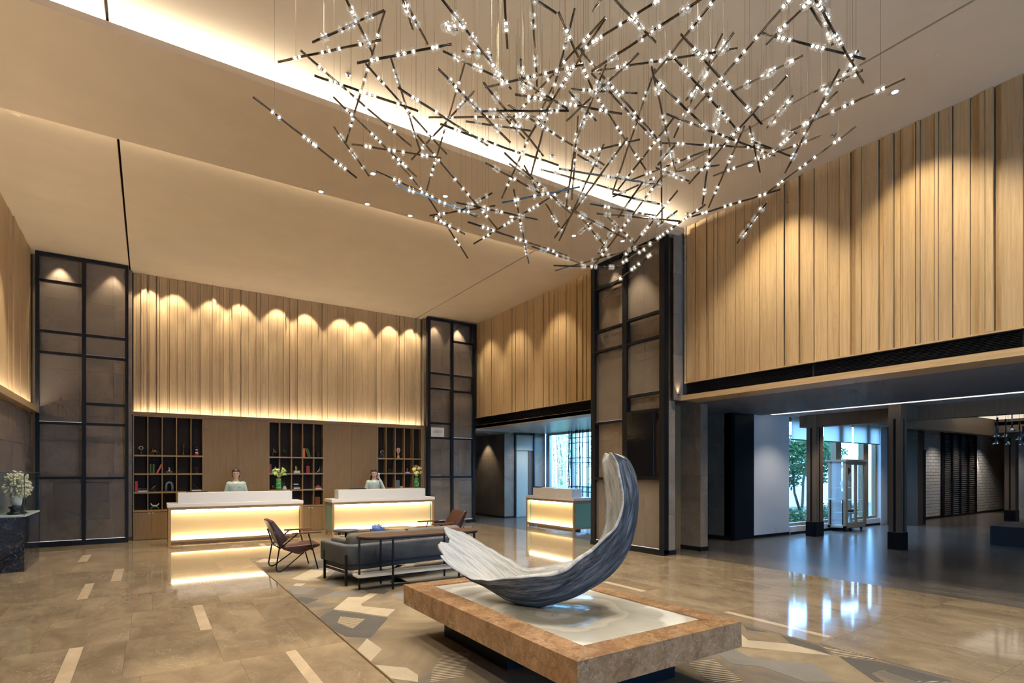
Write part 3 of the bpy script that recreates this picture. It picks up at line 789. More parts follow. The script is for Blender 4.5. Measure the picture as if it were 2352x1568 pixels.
def plank(parent, axis, fixed, a, b, z0, z1, depth, sign, mat):
    """one board: proud of the wall plane by depth; axis is the run direction"""
    key = (mat.name,)
    if key not in _plank_cache:
        m = MB().box(-0.5, 0.5, -0.5, 0.5, -0.5, 0.5)
        _plank_cache[key] = m.mesh('plank', mat)
    c0, c1 = (fixed, fixed + sign * depth)
    if axis == 'y':
        loc = ((c0 + c1) / 2, (a + b) / 2, (z0 + z1) / 2); sc = (abs(c1 - c0), abs(b - a), z1 - z0)
    else:
        loc = ((a + b) / 2, (c0 + c1) / 2, (z0 + z1) / 2); sc = (abs(b - a), abs(c1 - c0), z1 - z0)
    return link('plank', _plank_cache[key], parent, loc, (0, 0, 0), sc)


def plank_run(parent, axis, fixed, bounds, z0, z1, sign, mat, gap=0.005):
    rnd = random.Random(3)
    bs = sorted(bounds)
    for i in range(len(bs) - 1):
        a, b = bs[i], bs[i + 1]
        w = b - a
        d = rnd.choice((0.040, 0.046, 0.052)) if w > 0.11 else rnd.choice((0.020, 0.028, 0.062, 0.066))
        g = gap if i % 2 == 0 else 0.0015
        plank(parent, axis, fixed, a + g, b - g * 0.4, z0, z1, d, sign, mat)


# reception wall
wb = MB().box(-2.1, 8.3, 14.74, 14.95, 0, CEIL + 0.1)
wall_back = struct(part('wall_back', wb, SHELFDARK), 'vertical oak board wall above the reception shelves', 'wall')
plank_run(wall_back, 'x', 14.74, PLANKS_BACK, 2.70, CEIL - 0.002, -1, OAK)
# left wall
wl = MB().box(-2.12, -1.97, -6, 14.95, 0, CEIL + 0.1)
wall_left = struct(part('wall_left', wl, STONE), 'left wall of oak boards over brown stone', 'wall')
_lb = [0.6 + 0.21 * i + (0.05 if i % 3 == 0 else 0) for i in range(52)]
plank_run(wall_left, 'y', -1.97, [b for b in _lb if b < 11.3] + PLANKS_LEFT, 2.68, CEIL - 0.002, 1, OAK)
for (y0, y1) in ((-6, 9.0), (9.0, 10.2), (10.2, 11.4), (11.4, 12.6), (12.6, 13.7), (13.7, 14.7)):
    for (z0, z1) in ((0.1, 0.7), (0.7, 1.35), (1.35, 2.0), (2.0, 2.64)):
        part('stone_tile', MB().box(-1.97, -1.935, y0 + 0.002, y1 - 0.002, z0 + 0.002, z1 - 0.002), STONE, wall_left)
struct(part('baseboard_left', MB().box(-1.97, -1.92, -6, 14.2, 0, 0.1), BLACKM), 'black skirting along the left stone wall', 'skirting')
struct(part('trim_2', MB().box(-1.968, -1.79, -6, 14.23, 2.645, 2.68).box(-1.815, -1.79, -6, 14.23, 2.68, 2.755), OAKY), 'oak light ledge on the left wall', 'ledge')
# right wall: header over the corridor opening
wr = MB().box(8.05, 8.5, -6, 6.57, 3.07, CEIL + 0.1)
wr.box(8.1, 8.5, -6, 6.57, 2.86, 3.07)
wall_right = struct(part('wall_right', wr, DARKGAP), 'tall oak board wall above the corridor opening', 'wall')
plank_run(wall_right, 'y', 8.05, [0.4 + 0.17 * i for i in range(9)] + [1.996 - 0.06] + PLANKS_RIGHT, 3.085, CEIL - 0.002, -1, OAK, 0.010)
struct(part('trim_3', MB().box(7.985, 8.06, -6, 6.575, 3.062, 3.083).box(7.99, 8.06, 6.555, 6.575, 3.083, CEIL), OAKY), 'thin oak bead below the boards', 'trim')
struct(part('trim_4', MB().box(7.98, 8.5, -6, 6.66, 2.765, 2.855), OAKY), 'pale oak fascia under the air grille', 'trim')
wa = MB().box(8.15, 8.5, 8.6, 14.74, 3.07, CEIL + 0.1)
wa.box(8.2, 8.5, 8.6, 14.74, 2.85, 3.07)
wall_alcove = struct(part('wall_right_rear', wa, DARKGAP), 'oak board wall above the alcove opening', 'wall')
plank_run(wall_alcove, 'y', 8.15, PLANKS_ALCOVE + [8.9, 8.7], 3.085, CEIL - 0.002, -1, OAK, 0.016)
struct(part('trim_5', MB().box(8.085, 8.16, 8.6, 14.4, 3.062, 3.083).box(8.08, 8.5, 8.6, 14.4, 2.755, 2.845), OAKY), 'oak fascia over the alcove opening', 'trim')


def grille(label, x, y0, y1, z0, z1, n, bars):
    t = thing('air_grille', label, 'grille', (x, y0, z0))
    L = y1 - y0
    h = z1 - z0
    m = MB().box(0, 0.03, 0, L, -0.0, 0.012).box(0, 0.03, 0, L, h - 0.012, h).box(0, 0.03, 0, 0.015, 0.012, h - 0.012).box(0, 0.03, L - 0.015, L, 0.012, h - 0.012)
    part('frame', m, BLACKM, t)
    sm = MB()
    sm.add([(0.0, 0.015, 0), (0.035, 0.015, 0.016), (0.035, L - 0.015, 0.016), (0.0, L - 0.015, 0), (0.0, 0.015, 0.004), (0.035, 0.015, 0.02), (0.035, L - 0.015, 0.02), (0.0, L - 0.015, 0.004)],
           [(0, 1, 2, 3), (7, 6, 5, 4), (0, 4, 5, 1), (3, 2, 6, 7), (0, 3, 7, 4), (1, 5, 6, 2)])
    me = sm.mesh('slat', BLACKM)
    for i in range(n):
        link('slat', me, t, (0.0, 0, 0.018 + (h - 0.036) * (i + 0.3) / n))
    for b in bars:
        part('mullion', MB().box(-0.004, 0.03, b - 0.012, b + 0.012, 0.012, h - 0.012), BLACKM, t)
    return t


grille('long black slatted air grille above the corridor opening', 8.02, -3.0, 6.56, 2.858, 3.06, 9, (5.0, 7.3))
grille('short black slatted air grille above the alcove opening', 8.12, 8.75, 14.2, 2.847, 3.06, 9, (2.4,))

# ------------------------------------------------------------------ stone piers with framed screens


def tile_face(parent, plane, c, sign, us, zs, mat, th=0.02):
    for i in range(len(us) - 1):
        for j in range(len(zs) - 1):
            a, b = sorted((us[i], us[i + 1]))
            q = (c, c + sign * th)
            if plane == 'y':
                m = MB().box(a + 0.0015, b - 0.0015, q[0], q[1], zs[j] + 0.0015, zs[j + 1] - 0.0015)
            else:
                m = MB().box(q[0], q[1], a + 0.0015, b - 0.0015, zs[j] + 0.0015, zs[j + 1] - 0.0015)
            part('stone_tile', m, mat, parent)


ZT = [0.08, 0.72, 1.42, 2.14, 2.86, 3.58, 4.30, 5.02, CEIL - 0.002]
pA = struct(part('wall_pier_1', MB().box(-1.96, -0.29, 14.56, 14.74, 0, CEIL - 0.002), GROUT), 'stone pier behind the left framed screen', 'pier')
tile_face(pA, 'y', 14.56, -1, [-1.935, -1.2, -0.62, -0.29], ZT, STONE)
pB = struct(part('wall_pier_2', MB().box(6.54, 8.13, 14.56, 14.74, 0, CEIL - 0.002), GROUT), 'stone pier behind the middle framed screen', 'pier')
tile_face(pB, 'y', 14.56, -1, [6.54, 7.1, 7.66, 8.13], ZT, STONE)
pC = MB().box(7.76, 7.95, 6.77, 8.62, 0, CEIL - 0.002)
pC.box(7.95, 8.3, 6.67, 8.62, 2.765, CEIL - 0.002)
pCo = struct(part('wall_pier_3', pC, GROUT), 'tall stone pier at the corridor corner', 'pier')
tile_face(pCo, 'x', 7.76, -1, [6.75, 7.3, 7.95, 8.62], ZT, STONE)
tile_face(pCo, 'y', 6.77, -1, [7.74, 7.95], [0.08, 0.72, 1.42, 2.14, 2.765], STONEL)
tile_face(pCo, 'y', 6.67, -1, [7.80, 8.05], [2.765, 3.58, 4.30, 5.02, CEIL - 0.002], STONE)
part('skirting', MB().box(7.72, 7.96, 6.735, 6.80, 0, 0.08).box(7.715, 7.76, 6.735, 8.62, 0, 0.08), BLACKM, pCo)

GLASSR = plain('reeded_glass', (0.34, 0.285, 0.235), 0.2, 0.0, alpha=0.27, spec=0.9)
EDGEW = emis('glass_edge_glint', (1.0, 0.93, 0.88), 0.7)  # emission paints the white reflection line along the panel bottoms
SCREENBLK = plain('tv_black', (0.006, 0.006, 0.008), 0.12, spec=0.5)


def framed_screen(label, plane, c, S, cols, glass, z0=0.03):
    """black metal frame, two columns of cells; some cells hold reeded glass"""
    root = thing('framed_screen', label, 'screen', (S[0][0], c, 0) if plane == 'y' else (c, S[0][0], 0))
    st = S[0]
    lo = root.location.copy()

    def bx(u0, u1, za, zb, d0, d1):
        a, b = sorted((u0, u1))
        m = MB()
        if plane == 'y': m.box(a, b, c + d0, c + d1, za, zb)
        else: m.box(c + d0, c + d1, a, b, za, zb)
        return m.shift((-lo.x, -lo.y, 0))
    top = cols[0]
    part('stile', bx(st[0], st[1], z0, top, 0, 0.11), BLACKM, root)
    part('stile', bx(st[2], st[3], z0, top, 0, 0.09), BLACKM, root)
    part('stile', bx(st[4], st[5], z0, top, 0, 0.11), BLACKM, root)
    part('top_rail', bx(st[1], st[4], top - 0.06, top, 0.002, 0.1), BLACKM, root)
    part('bottom_rail', bx(st[0], st[5], 0.0, z0 + 0.07, -0.012, 0.11), BLACKM, root)
    for ci, (ua, ub) in enumerate(((st[1], st[2]), (st[3], st[4]))):
        zz = S[1][ci]
        for zc in zz[1:6]:
            part('rail', bx(ua, ub, zc - 0.024, zc + 0.024, 0.004, 0.085), BLACKM, root)
        edges = [top - 0.06] + [z for z in zz[1:6]] + [z0 + 0.07]
        for k in range(6):
            if k in glass[ci]:
                zb_, za_ = edges[k] - (0.024 if k else 0), edges[k + 1] + (0.024 if k < 5 else 0)
                g = part('glass_panel', bx(ua, ub, za_, zb_, 0.045, 0.053), GLASSR, root)
                part('glass_edge', bx(ua, ub, za_, za_ + 0.007, 0.038, 0.045), EDGEW, g)
    return root


framed_screen('black framed screen of glass and stone beside the display case', 'y', 14.25, SCREEN_A, (5.842,), ((1, 3, 5), (0, 1, 5)))
framed_screen('black framed screen carrying the small white sign', 'y', 14.25, SCREEN_B, (5.82,), ((0, 1, 5), (1, 3, 5)))
framed_screen('large black framed screen behind the driftwood sculpture', 'x', 7.62, SCREEN_C, (5.70,), ((0, 2, 3, 5), (0, 2, 5)))
# dark navy sheet standing in for a reflection in the left screen's lower glass
tag(part('reflection_panel', MB().box(-1.60, -0.68, 14.33, 14.43, 0.50, 1.28, 0.01), plain('navy_reflection', (0.012, 0.018, 0.035), 0.4)), 'dark navy sheet added as the reflection in the lower glass of left screen', 'panel')
_t = thing('wall_display', 'black upright display panel hung in the large framed screen', 'screen', (7.6, 6.91, 1.395))
part('casing', MB().box(-0.035, 0.03, 0, 0.672, 0.0, 1.20, 0.006), BLACKM, _t)
part('panel', MB().box(-0.038, -0.034, 0.015, 0.657, 0.018, 1.185), SCREENBLK, _t)

# unseen entrance glazing added behind the viewer, sized for cool fill daylight
wfr = MB().box(-2.1, 2.2, -6.0, -5.8, 0, CEIL).box(7.2, 8.4, -6.0, -5.8, 0, CEIL).box(2.2, 7.2, -6.0, -5.8, 2.6, CEIL)
struct(part('wall_front', wfr, STONEL), 'wall behind the viewer around the added entrance glazing', 'wall')
struct(part('wall_corridor_front', MB().box(8.4, 28.2, -6.0, -5.8, 0, 3.4), STONE), 'closing wall of the corridor', 'wall')
w0 = struct(bpy.data.objects.new('window_3', None), 'unseen entrance glazing added to let cool daylight in', 'window')
COL.objects.link(w0); w0.location = (2.2, -5.9, 0)
for k in range(5):
    part('mullion', MB().box(k * 1.235, k * 1.235 + 0.06, -0.04, 0.04, 0, 2.6), BLACKM, w0)
for k in range(4):
    part('pane', MB().box(k * 1.235 + 0.06, k * 1.235 + 1.235, -0.003, 0.003, 0.0, 2.6), clear_glass('entrance_glass', (0.98, 1, 1), 0.6) if 'entrance_glass' not in MATS else MATS['entrance_glass'], w0)

# ------------------------------------------------------------------ corridor beyond the right wall
GREYC = plain('grey_ceiling', (0.20, 0.20, 0.22), 0.6)
PALEC = plain('pale_ceiling', (0.62, 0.62, 0.64), 0.8)
NAVYB = plain('black_lacquer', (0.005, 0.008, 0.013), 0.4, spec=0.25)
LINEL = emis('line_light', (1.0, 0.88, 0.78), 1.5)
TRAYL = emis('tray_light', (1.0, 0.86, 0.68), 0.85)

struct(part('ceiling_corridor', MB().box(8.0, 11.62, -6, 8.6, 2.768, 2.85), GREYC), 'dark grey soffit over the corridor entrance', 'ceiling')
struct(part('ceiling_corridor_rear', MB().box(11.78, 20.3, 5.95, 7.6, 2.80, 2.9).box(11.78, 13.1, -6, 5.95, 2.80, 2.9).box(20.3, 30, -6, 7.6, 2.80, 2.9).box(13.1, 20.3, -6, 5.95, 3.25, 3.35).box(11.5, 11.9, -6, 8.6, 2.85, 2.95), PALEC), 'pale ceiling deeper in the corridor', 'ceiling')
_t = thing('line_light', 'long thin strip light in the corridor ceiling', 'light', (11.62, -5.0, 2.79))
part('diffuser', MB().box(0.03, 0.13, 0, 12.2, -0.028, 0.0105), LINEL, _t)
part('channel', MB().box(0.005, 0.155, 0, 12.2, 0.011, 0.04), PALEC, _t)


# recess and dark lining between the tall pier and the corridor
wcr = struct(part('wall_recess', MB().box(7.95, 8.68, 7.20, 7.3, 0, 2.768), WALNUT), 'brown veneer recess beside the tall pier', 'wall')
cp = struct(part('wall_pier_4', MB().box(8.66, 8.85, 6.76, 7.6, 0, 2.768), GROUT), 'narrow stone pier inside the corridor entrance', 'pier')
tile_face(cp, 'x', 8.66, -1, [6.74, 7.6], [0.08, 0.72, 1.42, 2.14, 2.766], STONE)
tile_face(cp, 'y', 6.76, -1, [8.64, 8.85], [0.08, 0.72, 1.42, 2.14, 2.766], STONE)
part('skirting', MB().box(8.63, 8.66, 6.73, 7.6, 0, 0.08).box(8.63, 8.86, 6.725, 6.74, 0, 0.08), BLACKM, cp)
sw = struct(part('wall_corridor', MB().box(10.59, 10.75, 7.45, 8.7, 0, 2.768), GROUT), 'grey brown stone wall of the corridor', 'wall')
tile_face(sw, 'x', 10.59, -1, [7.45, 8.15, 8.7], [0.08, 0.70, 1.42, 2.14, 2.766], STONE)
part('skirting', MB().box(10.55, 10.59, 7.45, 8.7, 0, 0.07), BLACKM, sw)
struct(part('wall_alcove_end', MB().box(7.95, 10.75, 8.62, 8.72, 0, 2.768), STONE), 'stone wall closing the alcove', 'wall')
tag(part('door_1', MB().box(10.57, 11.33, 7.40, 7.62, 0, 2.768).box(10.57, 10.70, 7.36, 7.40, 0.0, 2.768), NAVYB), 'black lacquered wall panel beside the white corridor wall', 'panel', kind='structure')
struct(part('wall_white', MB().box(11.33, 12.76, 7.42, 7.62, 0, 2.80), WHITEP), 'white plastered wall beside the garden window', 'wall')
struct(part('baseboard_white', MB().box(11.33, 12.76, 7.405, 7.42, 0, 0.06), BLACKM), 'black skirting of the white wall', 'skirting')

# garden window: frame, mullions, panes, blinds
OAKF = wood('window_oak', (0.28, 0.20, 0.12), (0.36, 0.27, 0.17), 'z', 0.5)
PANE = clear_glass('window_glass', (0.96, 0.99, 1.0), 0.6)
BLINDM, _bn, _bb = new_mat('blind_fabric')
_bb.inputs['Base Color'].default_value = (0.70, 0.68, 0.66, 1); _bb.inputs['Roughness'].default_value = 0.9
_tr = _bn.nodes.new('ShaderNodeBsdfTranslucent'); _tr.inputs['Color'].default_value = (0.70, 0.68, 0.66, 1)
_mx = _bn.nodes.new('ShaderNodeMixShader'); _mx.inputs[0].default_value = 0.5
_bn.links.new(_bb.outputs[0], _mx.inputs[1]); _bn.links.new(_tr.outputs[0], _mx.inputs[2]); _bn.links.new(_mx.outputs[0], _bn.nodes['Material Output'].inputs['Surface'])
w1 = struct(bpy.data.objects.new('window_1', None), 'wide corridor window onto the garden', 'window')
COL.objects.link(w1); w1.location = (12.76, 7.42, 0)
part('sill', MB().box(0, 4.5, -0.03, 0.25, 0, 0.18), WHITEP, w1)
part('baseboard', MB().box(0, 4.5, -0.045, -0.03, 0, 0.05), BLACKM, w1)
part('frame', MB().box(0, 4.5, 0.05, 0.15, 0.18, 0.25).box(0, 4.5, 0.05, 0.15, 2.70, 2.80).box(0, 0.06, 0.05, 0.15, 0.25, 2.7).box(4.44, 4.5, 0.05, 0.15, 0.25, 2.7), OAKF, w1)
for a, b in ((2.23, 2.50), (3.70, 3.97)):
    part('mullion', MB().box(a, b, 0.03, 0.17, 0.25, 2.7), OAKF, w1)
for a, b in ((0.06, 2.23), (2.50, 3.70), (3.97, 4.44)):
    part('pane', MB().box(a, b, 0.095, 0.101, 0.25, 2.7), PANE, w1)
struct(part('wall_window_reveal', MB().box(17.26, 17.66, 7.36, 7.62, 0, 2.80), WHITEP), 'white reveal at the end of the garden window', 'wall')
for a, b, lab in ((12.80, 14.20, 'white roller blind beside the white plastered wall'), (14.25, 15.67, 'middle white roller blind above the display cabinet'), (15.76, 17.24, 'white roller blind at the far end of the garden window')):
    t = thing('roller_blind', lab, 'blind', ((a + b) / 2, 7.38, 2.24), 0, 'roller blinds of the garden window')
    h = (b - a) / 2
    part('fabric', MB().add([(-h, 0, 0.02), (h, 0, 0.02), (h, 0, 0.54), (-h, 0, 0.54)], [(0, 1, 2, 3)]), BLINDM, t)
    part('bottom_bar', MB().tube([(-h, 0, 0.015), (h, 0, 0.015)], 0.014, 8), plain('bar_grey', (0.25, 0.24, 0.23), 0.5) if 'bar_grey' not in MATS else MATS['bar_grey'], t)
    part('roller', MB().tube([(-h, 0, 0.545), (h, 0, 0.545)], 0.02, 8), WHITEP, t)

# columns and pergola beams
def column(label, x0, x1, y0, y1, z1=2.80):
    t = thing('timber_column', label, 'column', ((x0 + x1) / 2, (y0 + y1) / 2, 0), 0, 'corridor columns')
    t['kind'] = 'structure'
    hx, hy = (x1 - x0) / 2, (y1 - y0) / 2
    part('shaft', MB().box(-hx, hx, -hy, hy, 0.33, z1), COLWOOD, t)
    part('base_block', MB().box(-hx - 0.012, hx + 0.012, -hy - 0.012, hy + 0.012, 0, 0.33), NAVYB, t)
    part('groove', MB().box(-hx - 0.002, -hx + 0.001, -0.02, 0.02, 0.34, 2.5), NAVYB, t)
    part('groove', MB().box(-0.02, 0.02, -hy - 0.002, -hy + 0.001, 0.34, 2.5), NAVYB, t)
    return t
column('timber corridor column in front of the garden window', 12.79, 13.10, 6.80, 7.02)
column('nearest timber corridor column with dark base block', 11.94, 12.20, 4.75, 4.96)
column('farthest timber corridor column beside the pendant lamps', 21.65, 21.95, 5.6, 5.85)
BEAMW = COLWOOD
def beamo(label, x0, x1, y0, y1, z0, z1):
    o = part('timber_beam', MB().box(x0, x1, y0, y1, z0, z1), BEAMW)
    return struct(o, label, 'beam')
beamo('timber beam across the corridor between the columns', 12.82, 13.06, -6, 7.2, 2.52, 2.80)
beamo('short timber beam joining the nearest column', 12.2, 12.82, 4.78, 4.94, 2.54, 2.80)
beamo('long timber beam beside the lit ceiling tray', 13.06, 21.9, 5.70, 5.95, 2.52, 3.25)
beamo('timber beam at the end of the lit ceiling tray', 20.3, 20.5, -6, 5.70, 2.60, 3.25)
_t = thing('ceiling_tray', 'brightly lit ceiling tray above the black bench', 'light', (16.7, 3.0, 2.97))
part('light_panel', MB().box(0.6, 3.55, 0.9, 2.65, 0, 0.01), TRAYL, _t)
part('tray_box', MB().box(-3.6, 3.6, -2.5, 2.69, 0.012, 0.08), PALEC, _t)

# far wall: dark doorway block, white brick, louvres
BRICKM = plain('white_brick', (0.50, 0.47, 0.43), 0.8, var=0.08, vscale=9)
blk = struct(part('wall_door_block', MB().box(17.68, 18.0, 6.62, 7.6, 0, 2.80).box(18.0, 18.45, 6.75, 7.6, 2.06, 2.80), plain('dark_door_veneer', (0.06, 0.042, 0.03), 0.5)), 'dark doorway block past the garden window', 'wall')
part('door_leaf', MB().box(17.99, 18.42, 6.70, 6.75, 0, 2.05), NAVYB, blk)
part('door_return', MB().box(18.36, 18.42, 6.75, 7.6, 0, 2.05), plain('door_brown', (0.045, 0.02, 0.01), 0.5), blk)
part('door_head', MB().box(17.99, 18.45, 6.70, 6.75, 2.05, 2.10), NAVYB, blk)
wf = struct(part('wall_brick', MB().box(18.45, 28.0, 7.42, 7.6, 0, 2.80), plain('brick_mortar', (0.42, 0.395, 0.365), 0.9)), 'white painted brick wall far along the corridor', 'wall')
part('skirting', MB().box(18.45, 28.0, 7.37, 7.39, 0, 0.06), BLACKM, wf)
_bme = MB().box(-0.5, 0.5, -0.5, 0.5, -0.5, 0.5).mesh('brick', BRICKM)
bk = MB()
_nb = 0
for r in range(27):
    z = 0.07 + r * 0.1
    for (xa, xb) in ((19.9, 21.42), (24.32, 26.9)):
        n = int((xb - xa) / 0.34)
        st = (xb - xa) / n
        for i in range(n + 1):
            a = xa + (i - (0.5 if r % 2 else 0)) * st
            b = min(a + st, xb); a = max(a, xa)
            if b - a < 0.05: continue
            link('brick', _bme, wf, ((a + b) / 2, 7.405, z + 0.048), (0, 0, 0), (b - a - 0.012, 0.03 + 0.008 * random.random(), 0.088))
_t = thing('louvre_screen', 'dark louvred screen set in the white brick wall', 'screen', (21.46, 7.36, 0))
part('bottom_rail', MB().box(0, 2.84, -0.04, 0.04, 0, 0.06), BLACKM, _t)
part('top_rail', MB().box(0, 2.84, -0.04, 0.04, 2.72, 2.80), BLACKM, _t)
for k in range(5):
    part('stile', MB().box(k * 0.69, k * 0.69 + 0.085, -0.05, 0.04, 0.06, 2.72), BLACKM, _t)
LOUV = plain('bronze_slat', (0.26, 0.225, 0.20), 0.3, 0.5)
lm = MB().add([(0, -0.02, 0), (0.605, -0.02, 0), (0.605, 0.02, 0.045), (0, 0.02, 0.045), (0, -0.014, -0.004), (0.605, -0.014, -0.004), (0.605, 0.026, 0.041), (0, 0.026, 0.041)],
              [(0, 1, 2, 3), (7, 6, 5, 4), (0, 4, 5, 1), (2, 6, 7, 3), (0, 3, 7, 4), (1, 5, 6, 2)])
lme = lm.mesh('slat', LOUV)
for k in range(4):
    for i in range(40):
        link('slat', lme, _t, (k * 0.69 + 0.085, 0, 0.08 + i * 0.066))
struct(part('wall_far', MB().box(28.0, 28.2, -6, 7.6, 0, 3.0), BRICKM), 'far end wall of the corridor', 'wall')
struct(part('wall_brick_rear', MB().box(23.0, 23.3, -2, 5.88, 0, 2.80), BRICKM), 'white brick wall behind the pendant lamps', 'wall')
lamp('wall_washer', 'SPOT', (24.42, 7.25, 2.2), 70, WARM, target=(24.5, 7.42, 0.2), spot_size=math.radians(70), spot_blend=0.6, shadow_soft_size=0.03)
for _p in ((11.9, 6.4, 2.78), (13.6, 6.4, 2.78), (9.6, 5.6, 2.75), (18.5, 4.8, 2.9), (16.0, 6.6, 2.78), (20.8, 6.6, 2.78), (22.6, 6.6, 2.78), (24.6, 6.6, 2.78)):
    lamp('corridor_fill', 'SPOT', _p, 75, (1.0, 0.92, 0.85), target=(_p[0], _p[1] + 0.2, 0), spot_size=math.radians(110), spot_blend=0.7, shadow_soft_size=0.04)  # added fill spots brightening the corridor, no fittings built

# black bench
_t = thing('block_bench', 'low black stained timber block bench in the corridor', 'bench', (14.42, 1.9, 0))
for k in range(3):
    part('timber_block', MB().box(0.0, 1.5, 2.23 - (k + 1) * 0.74 + 0.004, 2.23 - k * 0.74 - 0.004, 0, 0.385, 0.008), plain('charred_timber', (0.010, 0.010, 0.014), 0.6, bump=0.3, bscale=30) if 'charred_timber' not in MATS else MATS['charred_timber'], _t)

# pendant lamps
CHROME = plain('chrome', (0.55, 0.54, 0.56), 0.12, 1.0)
pm_tube = MB().tube([(0, 0, 0.06), (0, 0, 0.42)], 0.016, 10).mesh('tube', plain('gunmetal', (0.12, 0.12, 0.15), 0.3, 0.9))
pm_shade = MB().lathe([(0.018, 0.075), (0.022, 0.06), (0.085, 0.0), (0.082, 0.0), (0.02, 0.05)], n=16).mesh('shade', CHROME)
pm_cord = MB().tube([(0, 0, 0.42), (0, 0, 0.98)], 0.003, 5).mesh('cord', BLACKM)
_pl = ['topmost small chrome pendant lamp of the left pair', 'lowest small chrome pendant lamp of the left pair', 'small chrome pendant lamp at the upper left of the middle cluster',
       'lowest small chrome pendant lamp of the middle cluster', 'small chrome pendant lamp hanging highest in the corridor cluster', 'small chrome pendant lamp against the white brick wall', 'small chrome pendant lamp at the edge of the view']
for k, (px, py, pz) in enumerate(((15.37, 4.27, 2.242), (15.99, 4.46, 2.107), (16.81, 4.52, 2.304), (17.51, 4.66, 2.144), (18.24, 4.78, 2.509), (17.07, 4.34, 2.233), (16.09, 4.03, 2.073))):
    t = thing('pendant_lamp', _pl[k], 'lamp', (px, py, pz), 0, 'chrome pendant lamps in the corridor')
    link('shade', pm_shade, t); link('tube', pm_tube, t)
    part('cord', MB().tube([(0, 0, 0.42), (0, 0, 2.965 - pz)], 0.003, 5), BLACKM, t)

# ------------------------------------------------------------------ alcove with the third desk
struct(part('ceiling_alcove', MB().box(8.08, 11.3, 8.6, 15.1, 2.757, 2.84).box(8.08, 9.6, 14.2, 17.3, 2.70, 2.757), plain('alcove_ceiling', (0.42, 0.43, 0.42), 0.35)), 'smooth ceiling of the alcove', 'ceiling')
aw = struct(part('wall_alcove_stone', MB().box(9.56, 9.9, 15.0, 17.2, 0, 2.75), GROUT), 'dark stone wall in the alcove passage', 'wall')
tile_face(aw, 'x', 9.56, -1, [17.2, 16.6, 16.0, 15.45, 14.98], [0.04, 0.66, 1.32, 1.98, 2.74], STONE)
tile_face(aw, 'y', 15.0, -1, [9.54, 9.92], [0.04, 0.66, 1.32, 1.98, 2.74], STONEL)
part('skirting', MB().box(9.525, 9.54, 14.97, 17.2, 0, 0.05).box(9.525, 9.93, 14.965, 14.98, 0, 0.05), BLACKM, aw)
struct(part('wall_passage_end', MB().box(7.9, 9.7, 17.1, 17.25, 0, 2.8), STONE), 'end wall of the alcove passage', 'wall')
struct(part('wall_passage_side', MB().box(7.98, 8.12, 14.74, 17.2, 0, 2.8), STONE), 'side wall of the alcove passage', 'wall')
d2 = struct(bpy.data.objects.new('door_2', None), 'pale wooden door in a dark frame at the alcove', 'door')
COL.objects.link(d2); d2.location = (9.93, 14.96, 0)
TEALB = plain('dark_teal_frame', (0.012, 0.03, 0.04), 0.4)
PALEW = plain('pale_door_paint', (0.50, 0.47, 0.38), 0.5)
part('frame', MB().box(0, 0.045, -0.03, 0.06, 0, 2.72).box(0.735, 0.78, -0.03, 0.06, 0, 2.72).box(0.045, 0.735, -0.03, 0.06, 2.675, 2.72), TEALB, d2)
part('transom', MB().box(0.045, 0.735, 0.01, 0.04, 2.18, 2.675), PALEW, d2)
part('door_leaf', MB().box(0.045, 0.56, 0.05, 0.09, 0.01, 2.18), PALEW, d2)
part('door_reveal', MB().box(0.56, 0.735, 0.03, 0.09, 0, 2.18), plain('reveal_brown', (0.11, 0.075, 0.055), 0.5), d2)
sp = struct(part('wall_alcove_pier', MB().box(10.71, 11.15, 14.96, 15.3, 0, 2.757).box(9.9, 10.71, 15.06, 15.3, 0, 2.757), STONEL), 'light stone pier beside the alcove window', 'wall')
lamp('alcove_downlight_and_fill', 'SPOT', (9.2, 16.0, 2.66), 45, WARM, target=(9.5, 16.0, 1.0), spot_size=math.radians(80), spot_blend=0.6, shadow_soft_size=0.03)
for _p in ((10.2, 14.1, 2.73), (10.0, 11.4, 2.73)):
    lamp('alcove_downlight_and_fill', 'SPOT', _p, 60, (0.9, 0.97, 1.0), target=(_p[0], _p[1] + 0.4, 0), spot_size=math.radians(120), spot_blend=0.7, shadow_soft_size=0.04)  # cool spots added in place of window daylight
w2 = struct(bpy.data.objects.new('window_2', None), 'tall alcove window onto the bamboo', 'window')
COL.objects.link(w2); w2.location = (11.15, 8.7, 0)
ALU = plain('window_aluminium', (0.45, 0.46, 0.48), 0.4, 0.5)
part('sill', MB().box(-0.02, 0.2, 0, 6.3, 0, 0.30), STONEL, w2)
part('frame_rail', MB().box(0.03, 0.1, 0, 6.26, 0.3, 0.36), ALU, w2)
part('frame_rail', MB().box(0.03, 0.1, 0, 6.26, 2.69, 2.757), ALU, w2)
for y in (0, 1.55, 3.1, 4.85, 6.05):
    part('mullion', MB().box(0.02, 0.12, y, y + (0.2 if y > 6 else 0.1), 0.36, 2.69), ALU, w2)
for a, b in ((0.1, 1.55), (1.65, 3.1), (3.2, 4.85), (4.95, 6.05)):
    part('pane', MB().box(0.062, 0.068, a, b, 0.36, 2.69), PANE, w2)
_t = thing('lattice_screen', 'dark lattice screen of thin bars before the alcove window', 'screen', (10.92, 8.9, 0))
LAT = plain('lattice_teal', (0.015, 0.04, 0.055), 0.5)
y = 0.0
_ys = []
for base in (4.52, 4.0, 3.42, 2.8, 2.2, 1.6, 1.0, 0.4):
    for o_ in (0.0, -0.13, -0.33, -0.39):
        _ys.append(base + o_)
for yy in _ys:
    part('bar', MB().box(-0.012, 0.012, yy - 0.011, yy + 0.011, 0, 2.757), LAT, _t)
for zz in (0.25, 0.88, 1.03, 1.76, 1.90, 2.52, 2.36):
    part('rail', MB().box(-0.016, -0.012, 0, 4.54, zz - 0.011, zz + 0.011), LAT, _t)

